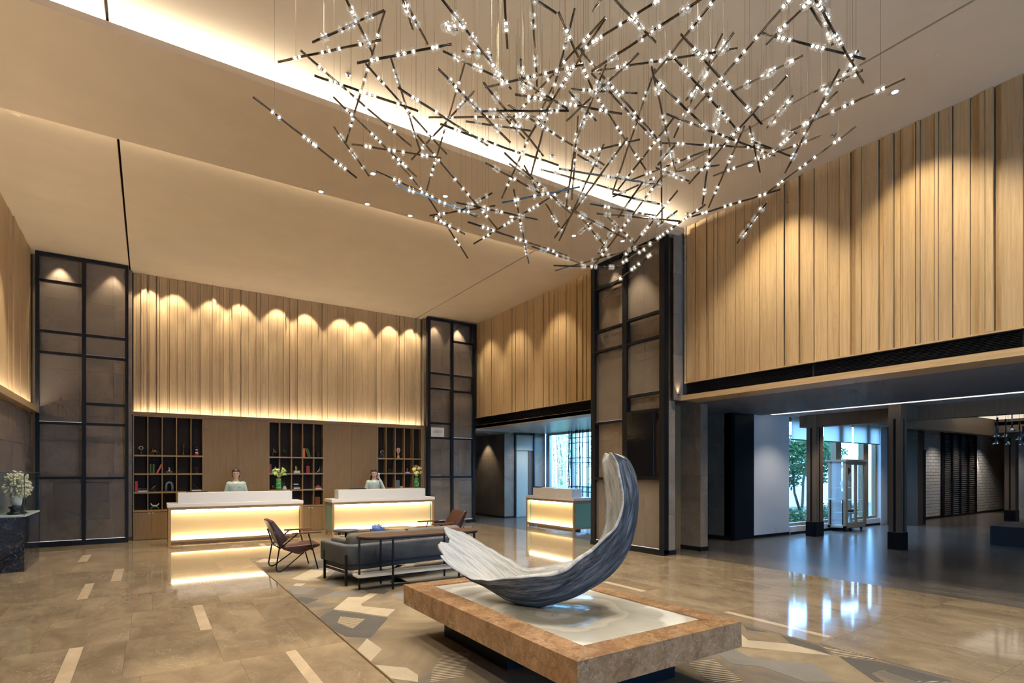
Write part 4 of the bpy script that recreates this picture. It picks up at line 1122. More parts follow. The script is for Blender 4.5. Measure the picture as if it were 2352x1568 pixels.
# ------------------------------------------------------------------ garden outside the windows
def leafm(name, col):
    m = plain(name, col, 0.45, var=0.4, vscale=5)
    nt = m.node_tree; b = nt.nodes['Principled BSDF']
    tr = nt.nodes.new('ShaderNodeBsdfTranslucent'); tr.inputs['Color'].default_value = (*[min(1, c * 1.6) for c in col], 1)
    mx = nt.nodes.new('ShaderNodeMixShader'); mx.inputs[0].default_value = 0.4
    nt.links.new(b.outputs[0], mx.inputs[1]); nt.links.new(tr.outputs[0], mx.inputs[2]); nt.links.new(mx.outputs[0], nt.nodes['Material Output'].inputs['Surface'])
    return m


LEAFM = leafm('leaf_green', (0.055, 0.115, 0.04))
LEAFL = leafm('bamboo_green', (0.26, 0.40, 0.15))
BARK = plain('bark', (0.13, 0.10, 0.075), 0.9, bump=0.4, bscale=40)
struct(part('ground', MB().box(11.3, 45, 7.65, 45, -0.15, -0.05), plain('lawn', (0.05, 0.10, 0.03), 0.9, var=0.4, vscale=4)), 'garden ground outside the windows', 'ground')
_t = thing('garden_wall', 'pale garden wall behind the tree', 'wall', (12.0, 13.0, -0.05)); _t['kind'] = 'structure'
for i in range(16):
    for j in range(3):
        part('wall_block', MB().box(i * 1.5 + 0.006 + 3.4, i * 1.5 + 1.494 + 3.4, 0, 0.2, j * 0.75 + 0.004, j * 0.75 + 0.746), WHITEP, _t)


def leaves(mb, pts, size, rnd, thin=0.45):
    for p in pts:
        a = Vector((rnd.uniform(-1, 1), rnd.uniform(-1, 1), rnd.uniform(-0.7, 0.5))).normalized()
        b = a.cross(Vector((rnd.uniform(-1, 1), rnd.uniform(-1, 1), rnd.uniform(-1, 1)))).normalized()
        n = a.cross(b)
        L = size * rnd.uniform(0.7, 1.3)
        w = L * thin * 0.5
        q = Vector(p)
        mb.add([q, q + a * L * 0.5 + b * w + n * L * 0.08, q + a * L, q + a * L * 0.5 - b * w + n * L * 0.08], [(0, 1, 2), (0, 2, 3)])


def tree(name, label, loc, trunk_pts, clumps, size, dens, mat, group=None, thin=0.45, seed=1):
    t = thing(name, label, 'tree' if 'tree' in name else 'shrub', loc, 0, group)
    rnd = random.Random(seed)
    tm = MB()
    for pts, r0, r1 in trunk_pts:
        k = len(pts)
        tm.tube(pts, [r0 + (r1 - r0) * i / (k - 1) for i in range(k)], 7)
    part('trunk', tm, BARK, t)
    lm = MB()
    for (c, r) in clumps:
        pts = []
        for _ in range(int(dens * r * r)):
            d = Vector((rnd.gauss(0, 1), rnd.gauss(0, 1), rnd.gauss(0, 1))).normalized() * r * (rnd.random() ** 0.4)
            pts.append((c[0] + d.x, c[1] + d.y, c[2] + d.z * 0.75))
        leaves(lm, pts, size, rnd, thin)
    part('crown', lm, mat, t)
    return t


tree('broadleaf_tree', 'leafy tree with slanting trunks outside the garden window', (16.6, 9.3, -0.05),
     [([(0, 0, 0), (0.12, 0, 0.6), (0.35, 0.1, 1.3), (0.75, 0.1, 2.1), (1.0, 0.2, 2.9)], 0.05, 0.02), ([(0.05, 0, 0.2), (-0.15, 0.1, 0.9), (-0.25, 0.1, 1.7), (-0.2, 0.2, 2.6)], 0.045, 0.015), ([(0.35, 0.1, 1.2), (0.9, 0.3, 1.7), (1.6, 0.4, 2.2)], 0.03, 0.01)],
     [((-0.4, 0, 1.9), 0.55), ((0.1, 0.2, 2.3), 0.6), ((0.6, 0, 2.2), 0.5), ((-0.1, 0.3, 1.35), 0.42), ((1.0, 0.2, 2.4), 0.6), ((1.7, 0.2, 2.2), 0.55), ((2.1, 0.3, 1.7), 0.4), ((1.5, 0.3, 1.3), 0.3), ((0.9, 0.4, 1.6), 0.35), ((2.6, 0.6, 2.3), 0.45), ((-0.8, 0.5, 2.5), 0.5), ((3.6, 0.8, 2.2), 0.4)], 0.15, 1500, LEAFM, seed=4)
for k, (x, y, lab) in enumerate(((15.6, 8.9, 'low green shrub at the near end of the garden window'), (16.9, 8.8, 'low green shrub under the garden tree'), (18.4, 8.9, 'low green shrub behind the display cabinet'))):
    tree('garden_shrub', lab, (x, y, -0.05), [([(0, 0, 0), (0.05, 0, 0.3)], 0.02, 0.01)], [((0, 0, 0.28), 0.40), ((0.32, 0.1, 0.25), 0.3), ((-0.32, 0.1, 0.25), 0.3)], 0.11, 1300, LEAFM, 'low shrubs outside the garden window', seed=9 + k)
# bamboo outside the alcove window
for k in range(7):
    y = 12.0 + k * 1.15
    st = []
    rnd = random.Random(40 + k)
    for i in range(9):
        bx, by = rnd.uniform(-0.5, 0.5), rnd.uniform(-0.55, 0.55)
        st.append(([(bx, by, 0), (bx + rnd.uniform(-0.1, 0.1), by, 1.8), (bx + rnd.uniform(-0.3, 0.3), by + rnd.uniform(-0.3, 0.3), 3.8)], 0.016, 0.008))
    labs = ['nearest', 'second', 'third', 'fourth', 'fifth', 'sixth', 'seventh']
    tree('bamboo_shrub', 'tall bamboo clump outside the alcove window, ' + labs[k] + ' from the lattice', (13.2 + 1.05 * (k % 2), y, -0.05), st,
         [((0, 0, 1.0 + 0.55 * q), 0.60) for q in range(6)], 0.15, 340, LEAFL, 'bamboo outside the alcove window', 0.22, 60 + k)
_t = thing('garden_fence', 'low white slatted fence among the bamboo', 'fence', (12.55, 9.5, -0.05))
_fs = MB().box(-0.02, 0.02, -0.035, 0.035, 0, 1.05).mesh('picket', WHITEP)
for k in range(62):
    link('picket', _fs, _t, (0, k * 0.14, 0))
part('rail', MB().box(0.02, 0.05, -0.05, 8.6, 0.95, 1.0).box(0.02, 0.05, -0.05, 8.6, 0.15, 0.2), WHITEP, _t)

# ------------------------------------------------------------------ reception shelving
SHOAK = wood('shelf_veneer', (0.30, 0.195, 0.095), (0.38, 0.255, 0.135), 'x', 0.5, 60, 0.04)
SH_Y = 14.5
ZR = [0.635, 1.035, 1.44, 1.845, 2.72]
UNITS = [('left', [-0.277, -0.006, 0.259, 0.531, 0.812, 1.057]), ('middle', [2.446, 2.699, 2.977, 3.241, 3.511, 3.759]), ('right', [5.173, 5.418, 5.679, 5.946, 6.204, 6.468])]
for nm, xs in UNITS:
    t = thing('display_shelf', {'left': 'open pigeonhole shelf beside the left framed screen', 'middle': 'open pigeonhole shelf between the two reception desks', 'right': 'open pigeonhole shelf beside the screen with white sign'}[nm], 'shelf', (xs[0], SH_Y, 0.61))
    x0 = xs[0]
    part('back_panel', MB().box(0, xs[-1] - x0, 0.20, 0.22, 0.0, 2.11), SHELFDARK, t)
    for i, x in enumerate(xs):
        a, b = x - x0 - 0.009, x - x0 + 0.009
        if i == 0: a, b = 0, 0.018
        if i == 5: a, b = x - x0 - 0.018, x - x0
        part('side_panel' if i in (0, 5) else 'divider', MB().box(a, b, 0.0, 0.20, 0.0, 2.11), SHOAK, t)
    part('top_board', MB().box(0.0, xs[-1] - x0, 0.001, 0.20, 2.085, 2.109), SHOAK, t)
    for z in ZR[:4]:
        part('shelf_board', MB().box(0.0, xs[-1] - x0, 0.001, 0.20, z - 0.61 - 0.022, z - 0.61 + 0.012), SHOAK, t)
struct(part('trim_6', MB().box(-0.29, 6.54, SH_Y - 0.012, SH_Y + 0.012, 2.72, 2.79).box(-0.29, 6.54, SH_Y + 0.012, 14.66, 2.72, 2.735), WALNUTX), 'brown ledge above the shelves hiding a light strip', 'ledge')
for a, b in ((1.057, 2.446), (3.759, 5.173)):
    m_ = (a + b) / 2
    o = struct(part('wall_panel', MB().box(a + 0.001, m_ - 0.002, SH_Y, SH_Y + 0.2, 0.0, 2.72), WALNUT), 'plain brown veneer panelling between the shelves', 'panel')
    part('panel_board', MB().box(m_ + 0.002, b - 0.001, SH_Y, SH_Y + 0.2, 0, 2.72), WALNUT, o)
struct(part('wall_panel_end', MB().box(6.468, 6.54, SH_Y, SH_Y + 0.2, 0, 2.72), WALNUT), 'narrow brown veneer strip beside the stone pier', 'panel')
for nm, xs in UNITS:
    t = thing('base_cabinet', 'low brown cabinet under the ' + nm + ' pigeonhole shelf', 'cabinet', (xs[0], SH_Y, 0))
    W = xs[-1] - xs[0]
    part('body', MB().box(0, W, 0.022, 0.2, 0.0, 0.605), WALNUT, t)
    for k in range(4):
        d = part('door', MB().box(k * W / 4 + 0.002, (k + 1) * W / 4 - 0.002, 0.0, 0.02, 0.012, 0.60), WALNUT, t)
        part('door_pull', MB().box(k * W / 4 + (0.02 if k % 2 else W / 4 - 0.05), k * W / 4 + (0.05 if k % 2 else W / 4 - 0.02), -0.006, 0.0, 0.575, 0.59), WHITEQ, d)

# ------------------------------------------------------------------ reception desks
LBOX = plain('lit_panel_veneer', (0.74, 0.56, 0.30), 0.5)
LEDS = emis('led_strip', (1.0, 0.86, 0.62), 26.0)
FROST = plain('pale_green_glass', (0.20, 0.38, 0.30), 0.15, spec=0.6)
FRAMEW = wood('desk_frame_wood', (0.33, 0.20, 0.09), (0.42, 0.27, 0.13), 'x', 0.4, 50, 0.03)
DGLASS = clear_glass('desk_glass', (1, 1, 1), 0.15, 0.0, 0.0)


def desk(label, loc, rz, L, D=0.62, up0=0.17, up1=0.20):
    t = thing('reception_desk', label, 'desk', loc, rz)
    f = 0.05
    part('worktop', MB().box(-0.015, L + 0.015, -0.015, D + 0.015, 0.78, 0.85, 0.004), WHITEQ, t)
    part('upstand', MB().box(up0, L - up1, 0.10, 0.42, 0.851, 1.062, 0.004), WHITEQ, t)
    for x in (0, L - f):
        for y in (0, D - f):
            part('post', MB().box(x, x + f, y, y + f, 0, 0.779), FRAMEW, t)
    for y in (0, D - f):
        part('rail', MB().box(f, L - f, y, y + f, 0.725, 0.779), FRAMEW, t)
        part('rail', MB().box(f, L - f, y, y + f, 0.085, 0.125), FRAMEW, t)
    for x in (0, L - f):
        part('rail', MB().box(x, x + f, f, D - f, 0.725, 0.779), FRAMEW, t)
        part('rail', MB().box(x, x + f, f, D - f, 0.085, 0.125), FRAMEW, t)
    part('back_panel', MB().box(f, L - f, 0.115, 0.135, 0.126, 0.724), LBOX, t)
    part('led_strip', MB().box(f + 0.01, L - f - 0.01, 0.055, 0.105, 0.715, 0.723), LEDS, t)
    part('led_strip', MB().box(f + 0.01, L - f - 0.01, 0.055, 0.105, 0.127, 0.135), LEDS, t)
    part('front_glass', MB().box(f, L - f, 0.012, 0.018, 0.126, 0.724), DGLASS, t)
    for x in (0.012, L - 0.03):
        part('side_glass', MB().box(x, x + 0.018, f, D - f, 0.126, 0.724), FROST, t)
    part('plinth', MB().box(0.25, L - 0.25, 0.2, D - 0.2, 0, 0.085), SHELFDARK, t)
    return t


DESK1 = desk('glowing reception desk nearest the left screen', (0.329, 12.9, 0), 0, 2.55)
DESK2 = desk('glowing reception desk with green glass end, right of the other', (3.53, 12.9, 0), 0, 2.56)
DESK3 = desk('glowing desk standing alone in the alcove', (8.6, 12.40, 0), -PI / 2, 2.02)

# desk clutter
DKG = plain('dark_gadget', (0.012, 0.012, 0.014), 0.4)
for lab, (x, y), rz in (('black keyboard on the left reception desk', (0.85, 13.30), 0), ('black keyboard on the second reception desk', (4.25, 13.30), 0)):
    t = thing('keyboard_tray', lab, 'keyboard', (x, y, 1.0625), rz)
    part('body', MB().box(-0.2, 0.2, -0.06, 0.06, 0, 0.014, 0.003), DKG, t)
    km = MB().box(-0.014, 0.014, -0.012, 0.012, 0, 0.008).mesh('key', DKG)
    for r in range(4):
        for c_ in range(10):
            link('key', km, t, (-0.17 + c_ * 0.037, -0.042 + r * 0.028, 0.014))
tag(part('brochure', MB().box(0.36, 0.50, 12.98, 13.2, 0.8505, 0.858), plain('pale_blue_paper', (0.35, 0.5, 0.62), 0.5)), 'pale blue brochure on the left desk worktop', 'brochure')
tag(part('brochure', MB().box(8.78, 9.0, 11.6, 11.95, 1.0625, 1.072), WHITEP), 'white papers on the alcove desk', 'papers')
tag(part('card_reader', MB().box(8.72, 8.86, 12.0, 12.2, 1.0625, 1.09, 0.004), DKG), 'small black card reader on the alcove desk', 'gadget')

# vases with leaves and flowers
VG = clear_glass('vase_glass', (0.93, 0.99, 0.97), 0.7, 0.0, 0.03)
LEAFW = plain('wrapped_leaf', (0.05, 0.27, 0.05), 0.4, var=0.5, vscale=30)
LEAFY = plain('yellow_leaf_band', (0.40, 0.42, 0.05), 0.4)
STEMG = plain('flower_stem', (0.18, 0.32, 0.06), 0.5)
TWINE = plain('twine', (0.55, 0.32, 0.14), 0.8)


def vase(label, loc, petal, seed):
    rnd = random.Random(seed)
    t = thing('flower_vase', label, 'vase', loc)
    part('glass', MB().lathe([(0.058, 0.0), (0.06, 0.004), (0.06, 0.30), (0.055, 0.30), (0.055, 0.012), (0.0, 0.01)], n=20), VG, t)
    part('leaf_wrap', MB().lathe([(0.052, 0.014), (0.053, 0.10), (0.052, 0.27), (0.0, 0.275)], n=16), LEAFW, t)
    for z in (0.06, 0.15):
        part('leaf_band', MB().lathe([(0.0535, z), (0.0545, z + 0.01), (0.0535, z + 0.022)], n=16), LEAFY, t)
    sm = MB(); tops = []
    for k in range(11):
        a = rnd.uniform(0, 2 * PI); r = rnd.uniform(0.02, 0.13); h = rnd.uniform(0.36, 0.52)
        p = (math.cos(a) * r, math.sin(a) * r, h); tops.append((p, a))
        sm.tube([(math.cos(a) * 0.015, math.sin(a) * 0.015, 0.24), (math.cos(a) * 0.02, math.sin(a) * 0.02, 0.32), p], 0.005, 5)
    part('stems', sm, STEMG, t)
    part('twine_tie', MB().lathe([(0.03, 0.31), (0.045, 0.325), (0.03, 0.34)], n=12), TWINE, t)
    for p, a in tops:
        m = MB()
        m.lathe([(0.006, -0.05), (0.014, -0.02), (0.03, 0.012), (0.042, 0.022), (0.038, 0.024), (0.012, -0.012)], n=9)
        m.tube([(0, 0, -0.02), (0, 0, 0.02)], 0.006, 5)
        m.rot(Matrix.Rotation(rnd.uniform(0.3, 1.1), 4, Vector((-math.sin(a), math.cos(a), 0))))
        part('bloom', m, petal, t, p)
    return t


LIME = plain('lime_petal', (0.52, 0.68, 0.22), 0.5, var=0.15, vscale=30)
CREAMY = plain('cream_petal', (0.80, 0.74, 0.30), 0.5, var=0.15, vscale=30)
vase('leaf-lined glass vase of lime green lilies on left reception desk', (2.42, 13.12, 1.0625), LIME, 2)
vase('leaf-lined glass vase of cream yellow lilies on the second desk', (5.70, 13.12, 1.0625), CREAMY, 5)
t = thing('glass_tumbler', 'small teal glass beside the lime lily vase', 'glass', (2.53, 13.2, 1.0625))
part('body', MB().lathe([(0.03, 0), (0.034, 0.004), (0.036, 0.2), (0.032, 0.2), (0.03, 0.012), (0, 0.01)], n=14), VG, t)

# ------------------------------------------------------------------ things on the shelves
P = {}
for nm, c, r, me in (('gold', (0.55, 0.36, 0.10), 0.25, 1.0), ('silver', (0.55, 0.54, 0.52), 0.2, 1.0), ('bronze', (0.10, 0.065, 0.035), 0.35, 0.8), ('black', (0.012, 0.011, 0.010), 0.35, 0), ('red', (0.45, 0.03, 0.02), 0.45, 0),
                     ('coral', (0.55, 0.11, 0.08), 0.6, 0), ('orange', (0.65, 0.16, 0.04), 0.6, 0), ('green', (0.07, 0.13, 0.04), 0.6, 0), ('white', (0.72, 0.70, 0.66), 0.6, 0), ('cream', (0.55, 0.45, 0.30), 0.6, 0), ('maroon', (0.22, 0.05, 0.03), 0.6, 0),
                     ('yellow', (0.62, 0.42, 0.03), 0.5, 0), ('slate', (0.16, 0.20, 0.25), 0.5, 0), ('jade', (0.05, 0.25, 0.12), 0.4, 0), ('iron', (0.05, 0.055, 0.06), 0.5, 0)):
    P[nm] = plain('ornament_' + nm, c, r, me)
YO = 14.60   # middle of the shelf depth
Z0, Z1, Z2, Z3 = 1.858, 1.453, 1.048, 0.648


def deco(name, label, cat, x, z, parts_, y=YO, rz=0.0, group=None):
    t = thing(name, label, cat, (x, y, z), rz, group)
    for pn, mb, mt in parts_:
        part(pn, mb, P[mt] if isinstance(mt, str) else mt, t)
    return t


def book(label, x, z, w, h, col, lean=0.0, y=YO - 0.02, d=0.13):
    t = thing('book', label, 'book', (x, y, z), 0)
    m = MB().box(-w / 2, w / 2, -d / 2, d / 2, 0, h)
    pg = MB().box(-w / 2 + 0.003, w / 2 - 0.003, -d / 2 + 0.004, d / 2 + 0.001, h - 0.002, h + 0.001)
    if lean:
        R_ = Matrix.Rotation(lean, 4, 'Y')
        for q in (m, pg):
            q.rot(R_)
        dz = -min(v[2] for v in m.v)
        m.shift((0, 0, dz)); pg.shift((0, 0, dz))
    part('cover', m, P[col], t)
    part('pages', pg, P['white'], t)
    return t


def flat_books(label, x, z, n, w, col='white'):
    zz = z
    for k in range(n):
        t = thing('book', label + (', upper one' if k else ', lower one') if n > 1 else label, 'book', (x, YO - 0.02, zz), 0.08 * k)
        part('cover', MB().box(-w / 2, w / 2, -0.06, 0.06, 0, 0.004).box(-w / 2, w / 2, -0.06, 0.06, 0.026, 0.03).box(-w / 2, -w / 2 + 0.004, -0.06, 0.06, 0.004, 0.026), P[col], t)
        part('pages', MB().box(-w / 2 + 0.004, w / 2 - 0.004, -0.056, 0.056, 0.004, 0.026), P['white'], t)
        zz += 0.0305
    return zz


# left shelf
deco('ring_trophy', 'ring trophy on a dark stand, left shelf top row', 'ornament', -0.13, Z0, [
    ('base', MB().lathe([(0.05, 0), (0.05, 0.012), (0.03, 0.02), (0.028, 0.10), (0.035, 0.115), (0, 0.118)], n=14), 'black'),
    ('ring', MB().tube([(0.036 * math.cos(a * PI / 8), 0, 0.152 + 0.036 * math.sin(a * PI / 8)) for a in range(16)], 0.008, 8, closed=True), 'cream')])
deco('motorbike_model', 'gold toy motorbike on the left shelf top row', 'ornament', 0.125, Z0, [
    ('wheel', MB().tube([(-0.06 + 0.034 * math.cos(a * PI / 8), 0, 0.038 + 0.034 * math.sin(a * PI / 8)) for a in range(16)], 0.009, 8, closed=True), 'bronze'),
    ('wheel', MB().tube([(0.06 + 0.034 * math.cos(a * PI / 8), 0, 0.038 + 0.034 * math.sin(a * PI / 8)) for a in range(16)], 0.009, 8, closed=True), 'bronze'),
    ('body', MB().ball((-0.005, 0, 0.085), 0.035, 10, (1.3, 0.5, 0.7)).tube([(-0.06, 0, 0.04), (-0.035, 0, 0.12), (-0.05, 0, 0.14)], 0.007, 6).tube([(0.06, 0, 0.04), (0.02, 0, 0.08), (0.05, 0, 0.105)], 0.009, 6), 'gold'),
    ('seat', MB().ball((0.035, 0, 0.105), 0.022, 8, (1.4, 0.7, 0.5)), 'black')])
deco('chess_queen', 'tall dark chess queen on the left shelf top row', 'ornament', 0.67, Z0, [
    ('body', MB().lathe([(0.048, 0), (0.05, 0.015), (0.034, 0.03), (0.038, 0.045), (0.02, 0.07), (0.016, 0.17), (0.03, 0.185), (0.02, 0.195), (0.032, 0.235), (0.022, 0.245), (0, 0.25)], n=16), 'bronze'),
    ('crown_ball', MB().ball((0, 0, 0.26), 0.014, 8), 'bronze')])
deco('lighthouse_model', 'red based toy lighthouse with black and white bands', 'ornament', 0.93, Z0, [
    ('base', MB().lathe([(0.048, 0), (0.048, 0.04), (0.036, 0.05), (0, 0.05)], n=14), 'red'),
    ('band', MB().lathe([(0.034, 0.05), (0.031, 0.085), (0, 0.085)], n=14), 'white'), ('band', MB().lathe([(0.031, 0.0855), (0.028, 0.115), (0, 0.115)], n=14), 'black'),
    ('band', MB().lathe([(0.028, 0.1155), (0.025, 0.145), (0, 0.145)], n=14), 'white'), ('band', MB().lathe([(0.025, 0.1455), (0.022, 0.17), (0, 0.17)], n=14), 'black'),
    ('lantern', MB().lathe([(0.026, 0.1705), (0.026, 0.176), (0.015, 0.178), (0.015, 0.198), (0.02, 0.2), (0, 0.215)], n=12), 'red')])
book('upright green book, left of the pair on the left shelf', 0.045, Z1, 0.035, 0.20, 'green')
book('upright green book, right of the pair on the left shelf', 0.10, Z1, 0.035, 0.20, 'green')
book('coral book leaning against the green pair', 0.165, Z1, 0.035, 0.205, 'coral', 0.42)
deco('silver_figure', 'round silver robot figure on the left shelf', 'ornament', 0.395, Z1, [
    ('body', MB().ball((0, 0, 0.06), 0.045, 12, (1, 0.8, 1)).ball((-0.05, 0, 0.03), 0.02, 8).ball((0.05, 0, 0.03), 0.02, 8).ball((-0.025, 0, 0.012), 0.014, 8).ball((0.025, 0, 0.012), 0.014, 8), 'silver'),
    ('head', MB().ball((0, 0, 0.115), 0.026, 10).ball((-0.022, -0.01, 0.135), 0.009, 6).ball((0.022, -0.01, 0.135), 0.009, 6), 'silver')])
deco('armillary_ornament', 'dark armillary ornament in the end column of left shelf', 'ornament', 0.93, Z1, [
    ('base', MB().lathe([(0.04, 0), (0.04, 0.01), (0.01, 0.02), (0.008, 0.06), (0, 0.06)], n=12), 'bronze'),
    ('ring', MB().tube([(0.042 * math.cos(a * PI / 8), 0, 0.10 + 0.042 * math.sin(a * PI / 8)) for a in range(16)], 0.005, 6, closed=True), 'bronze'),
    ('ring', MB().tube([(0.04 * math.cos(a * PI / 8), 0.04 * math.sin(a * PI / 8), 0.10) for a in range(16)], 0.004, 6, closed=True), 'silver')])
book('tall red book at the end of the left shelf third row', -0.215, Z2, 0.05, 0.23, 'red')
zz = flat_books('flat white book under the toy train', -0.10, Z2, 1, 0.17)
deco('toy_train', 'small dark toy train on the flat white book', 'toy', -0.10, zz, [
    ('wagon', MB().box(-0.08, -0.03, -0.02, 0.02, 0.012, 0.05), 'maroon'), ('wagon', MB().box(-0.024, 0.024, -0.02, 0.02, 0.012, 0.05), 'iron'), ('engine', MB().box(0.03, 0.08, -0.02, 0.02, 0.012, 0.045).lathe([(0.007, 0.045), (0.01, 0.07), (0, 0.07)], (0.065, 0, 0), 8), 'iron'),
    ('wheels', MB().lathe([(0.011, -0.022), (0.011, 0.022)], (-0.065, 0, 0.011), 8, 'y').lathe([(0.011, -0.022), (0.011, 0.022)], (-0.04, 0, 0.011), 8, 'y').lathe([(0.011, -0.022), (0.011, 0.022)], (0.0, 0, 0.011), 8, 'y').lathe([(0.011, -0.022), (0.011, 0.022)], (0.045, 0, 0.011), 8, 'y').lathe([(0.011, -0.022), (0.011, 0.022)], (0.068, 0, 0.011), 8, 'y'), 'black')])
deco('toy_telescope', 'silver tripod telescope on the left shelf third row', 'ornament', 0.11, Z2, [
    ('tripod', MB().tube([(0, 0, 0.09), (-0.05, 0.02, 0)], 0.004, 5).tube([(0, 0, 0.09), (0.05, 0.02, 0)], 0.004, 5).tube([(0, 0, 0.09), (0, -0.045, 0)], 0.004, 5), 'bronze'),
    ('barrel', MB().tube([(-0.06, 0, 0.055), (-0.01, 0, 0.10), (0.035, 0, 0.14)], [0.014, 0.013, 0.010], 8), 'silver')])
deco('arch_ornament', 'slate grey arch ornament on the left shelf third row', 'ornament', 0.395, Z2, [
    ('arch', MB().tube([(-0.06, 0, 0.0), (-0.06, 0, 0.12), (-0.045, 0, 0.18), (0, 0, 0.205), (0.045, 0, 0.18), (0.06, 0, 0.12), (0.06, 0, 0.0)], 0.024, 8), 'slate')])
zz = flat_books('cream book lying on the left shelf third row', 0.93, Z2, 1, 0.2, 'cream')
deco('wooden_stick', 'dark stick leaning over the cream book', 'ornament', 0.90, zz, [('shaft', MB().tube([(-0.07, 0.02, 0.17), (0.08, 0, 0.006)], 0.006, 6), 'bronze')])
deco('crescent_ornament', 'white crescent standing on a green crescent, left shelf bottom', 'ornament', 0.125, Z3, [
    ('crescent', MB().tube([(0.075 * math.cos(a), 0, 0.145 + 0.06 * math.sin(a)) for a in [PI + PI * k / 8 for k in range(9)]], [0.006, 0.012, 0.014, 0.015, 0.015, 0.015, 0.014, 0.012, 0.006], 8), 'white'),
    ('arch', MB().tube([(0.075 * math.cos(a), 0, 0.012 + 0.058 * math.sin(a)) for a in [PI * k / 8 for k in range(9)]], 0.012, 8), 'jade')])
# middle shelf
deco('horse_head', 'silver horse head on the middle shelf top row', 'ornament', 2.572, Z0, [
    ('neck', MB().tube([(0.0, 0, 0.0), (-0.02, 0, 0.07), (0.0, 0, 0.13), (0.025, 0, 0.16)], [0.055, 0.046, 0.036, 0.024], 10, squash=0.6), 'bronze'),
    ('muzzle', MB().tube([(0.0, 0, 0.155), (0.04, 0, 0.12), (0.058, 0, 0.075)], [0.028, 0.024, 0.016], 8, squash=0.7).tube([(0.0, 0.008, 0.165), (0.0, 0.01, 0.195)], [0.009, 0.002], 5), 'silver')])
deco('tree_figurine', 'dark branching tree figurine on the middle shelf', 'ornament', 2.838, Z0, [
    ('trunk', MB().tube([(0, 0, 0), (0.004, 0, 0.07), (0, 0, 0.12)], [0.02, 0.01, 0.008], 6).tube([(0.003, 0, 0.08), (-0.05, 0, 0.15)], 0.006, 5).tube([(0, 0, 0.10), (0.05, 0, 0.165)], 0.006, 5).tube([(0, 0, 0.11), (0, 0.02, 0.18)], 0.006, 5).tube([(0, 0, 0.12), (-0.025, 0, 0.19)], 0.005, 5), 'bronze'),
    ('base', MB().lathe([(0.035, 0), (0.03, 0.008), (0, 0.008)], n=10), 'bronze')])
book('upright orange book on the middle shelf top row', 3.275, Z0, 0.05, 0.215, 'orange')
book('dark green book leaning right, nearer the orange book', 3.385, Z0, 0.03, 0.22, 'green', -0.32)
book('dark green book leaning right, farther from the orange book', 3.425, Z0, 0.03, 0.215, 'green', -0.32)
deco('bear_figure', 'small glossy bear figure on the middle shelf top row', 'ornament', 3.64, Z0, [
    ('body', MB().ball((0, 0, 0.045), 0.034, 10).ball((-0.022, -0.012, 0.01), 0.012, 6).ball((0.022, -0.012, 0.01), 0.012, 6), 'iron'), ('head', MB().ball((0, 0, 0.10), 0.026, 10).ball((-0.02, 0, 0.122), 0.01, 6).ball((0.02, 0, 0.122), 0.01, 6), 'iron')])
book('maroon book standing at the edge of the middle shelf', 2.49, Z1, 0.045, 0.21, 'maroon')
flat_books('flat white book beside the maroon book', 2.585, Z1, 1, 0.12)
deco('bottle_figure', 'slim red bottle behind the flat white book', 'bottle', 2.62, Z1, [('body', MB().lathe([(0.018, 0), (0.02, 0.1), (0.008, 0.13), (0.007, 0.17), (0, 0.17)], n=10), 'maroon'), ('cap', MB().lathe([(0.009, 0.17), (0.009, 0.185), (0, 0.185)], n=8), 'black')], y=14.665)
zz = flat_books('white book under the yellow hand', 3.11, Z1, 2, 0.14)
deco('hand_ornament', 'yellow hand ornament on two white books', 'ornament', 3.10, zz, [
    ('palm', MB().lathe([(0.02, 0), (0.022, 0.006), (0.01, 0.02), (0.016, 0.035), (0.022, 0.06), (0, 0.066)], n=10, sy=0.6), 'yellow'),
    ('fingers', MB().tube([(-0.016, 0, 0.055), (-0.022, 0, 0.10)], 0.006, 6).tube([(-0.005, 0, 0.06), (-0.006, 0, 0.118)], 0.006, 6).tube([(0.007, 0, 0.06), (0.01, 0, 0.11)], 0.006, 6).tube([(0.016, 0, 0.045), (0.036, 0, 0.075)], 0.006, 6), 'yellow')])
deco('phone_booth', 'red telephone booth model on the middle shelf', 'ornament', 3.385, Z1, [
    ('booth', MB().box(-0.04, 0.04, -0.035, 0.035, 0.0, 0.012).box(-0.036, 0.036, -0.031, 0.031, 0.012, 0.155).box(-0.04, 0.04, -0.035, 0.035, 0.155, 0.17), 'red'),
    ('dome', MB().ball((0, 0, 0.165), 0.034, 10, (1, 0.9, 0.6)), 'red'), ('windows', MB().box(-0.026, -0.002, -0.033, -0.031, 0.03, 0.145).box(0.002, 0.026, -0.033, -0.031, 0.03, 0.145), 'maroon')])
deco('silver_shoe', 'silver high heeled shoe on the middle shelf', 'ornament', 3.635, Z1, [
    ('upper', MB().tube([(-0.06, 0, 0.016), (-0.02, 0, 0.022), (0.02, 0, 0.075), (0.04, 0, 0.13), (0.045, 0, 0.17)], [0.014, 0.02, 0.024, 0.022, 0.018], 8, squash=0.7), 'silver'), ('heel', MB().tube([(0.045, 0, 0.10), (0.05, 0, 0.0)], [0.012, 0.005], 6), 'silver')])
deco('dark_helmet', 'black helmet on the middle shelf third row', 'ornament', 2.56, Z2, [('shell', MB().ball((0, 0, 0.065), 0.06, 12, (1, 0.8, 1)), 'black'), ('visor', MB().ball((-0.005, -0.03, 0.06), 0.042, 10, (1, 0.6, 0.5)), 'iron'), ('rim', MB().lathe([(0.045, 0), (0.05, 0.012), (0.045, 0.02)], n=12), 'black')])
deco('white_box', 'small white box behind the lime lily vase', 'box', 2.83, Z2, [('body', MB().box(-0.045, 0.045, -0.03, 0.03, 0, 0.05, 0.003), 'white'), ('lid', MB().box(-0.03, 0.03, -0.02, 0.02, 0.05, 0.085, 0.003), 'white')])
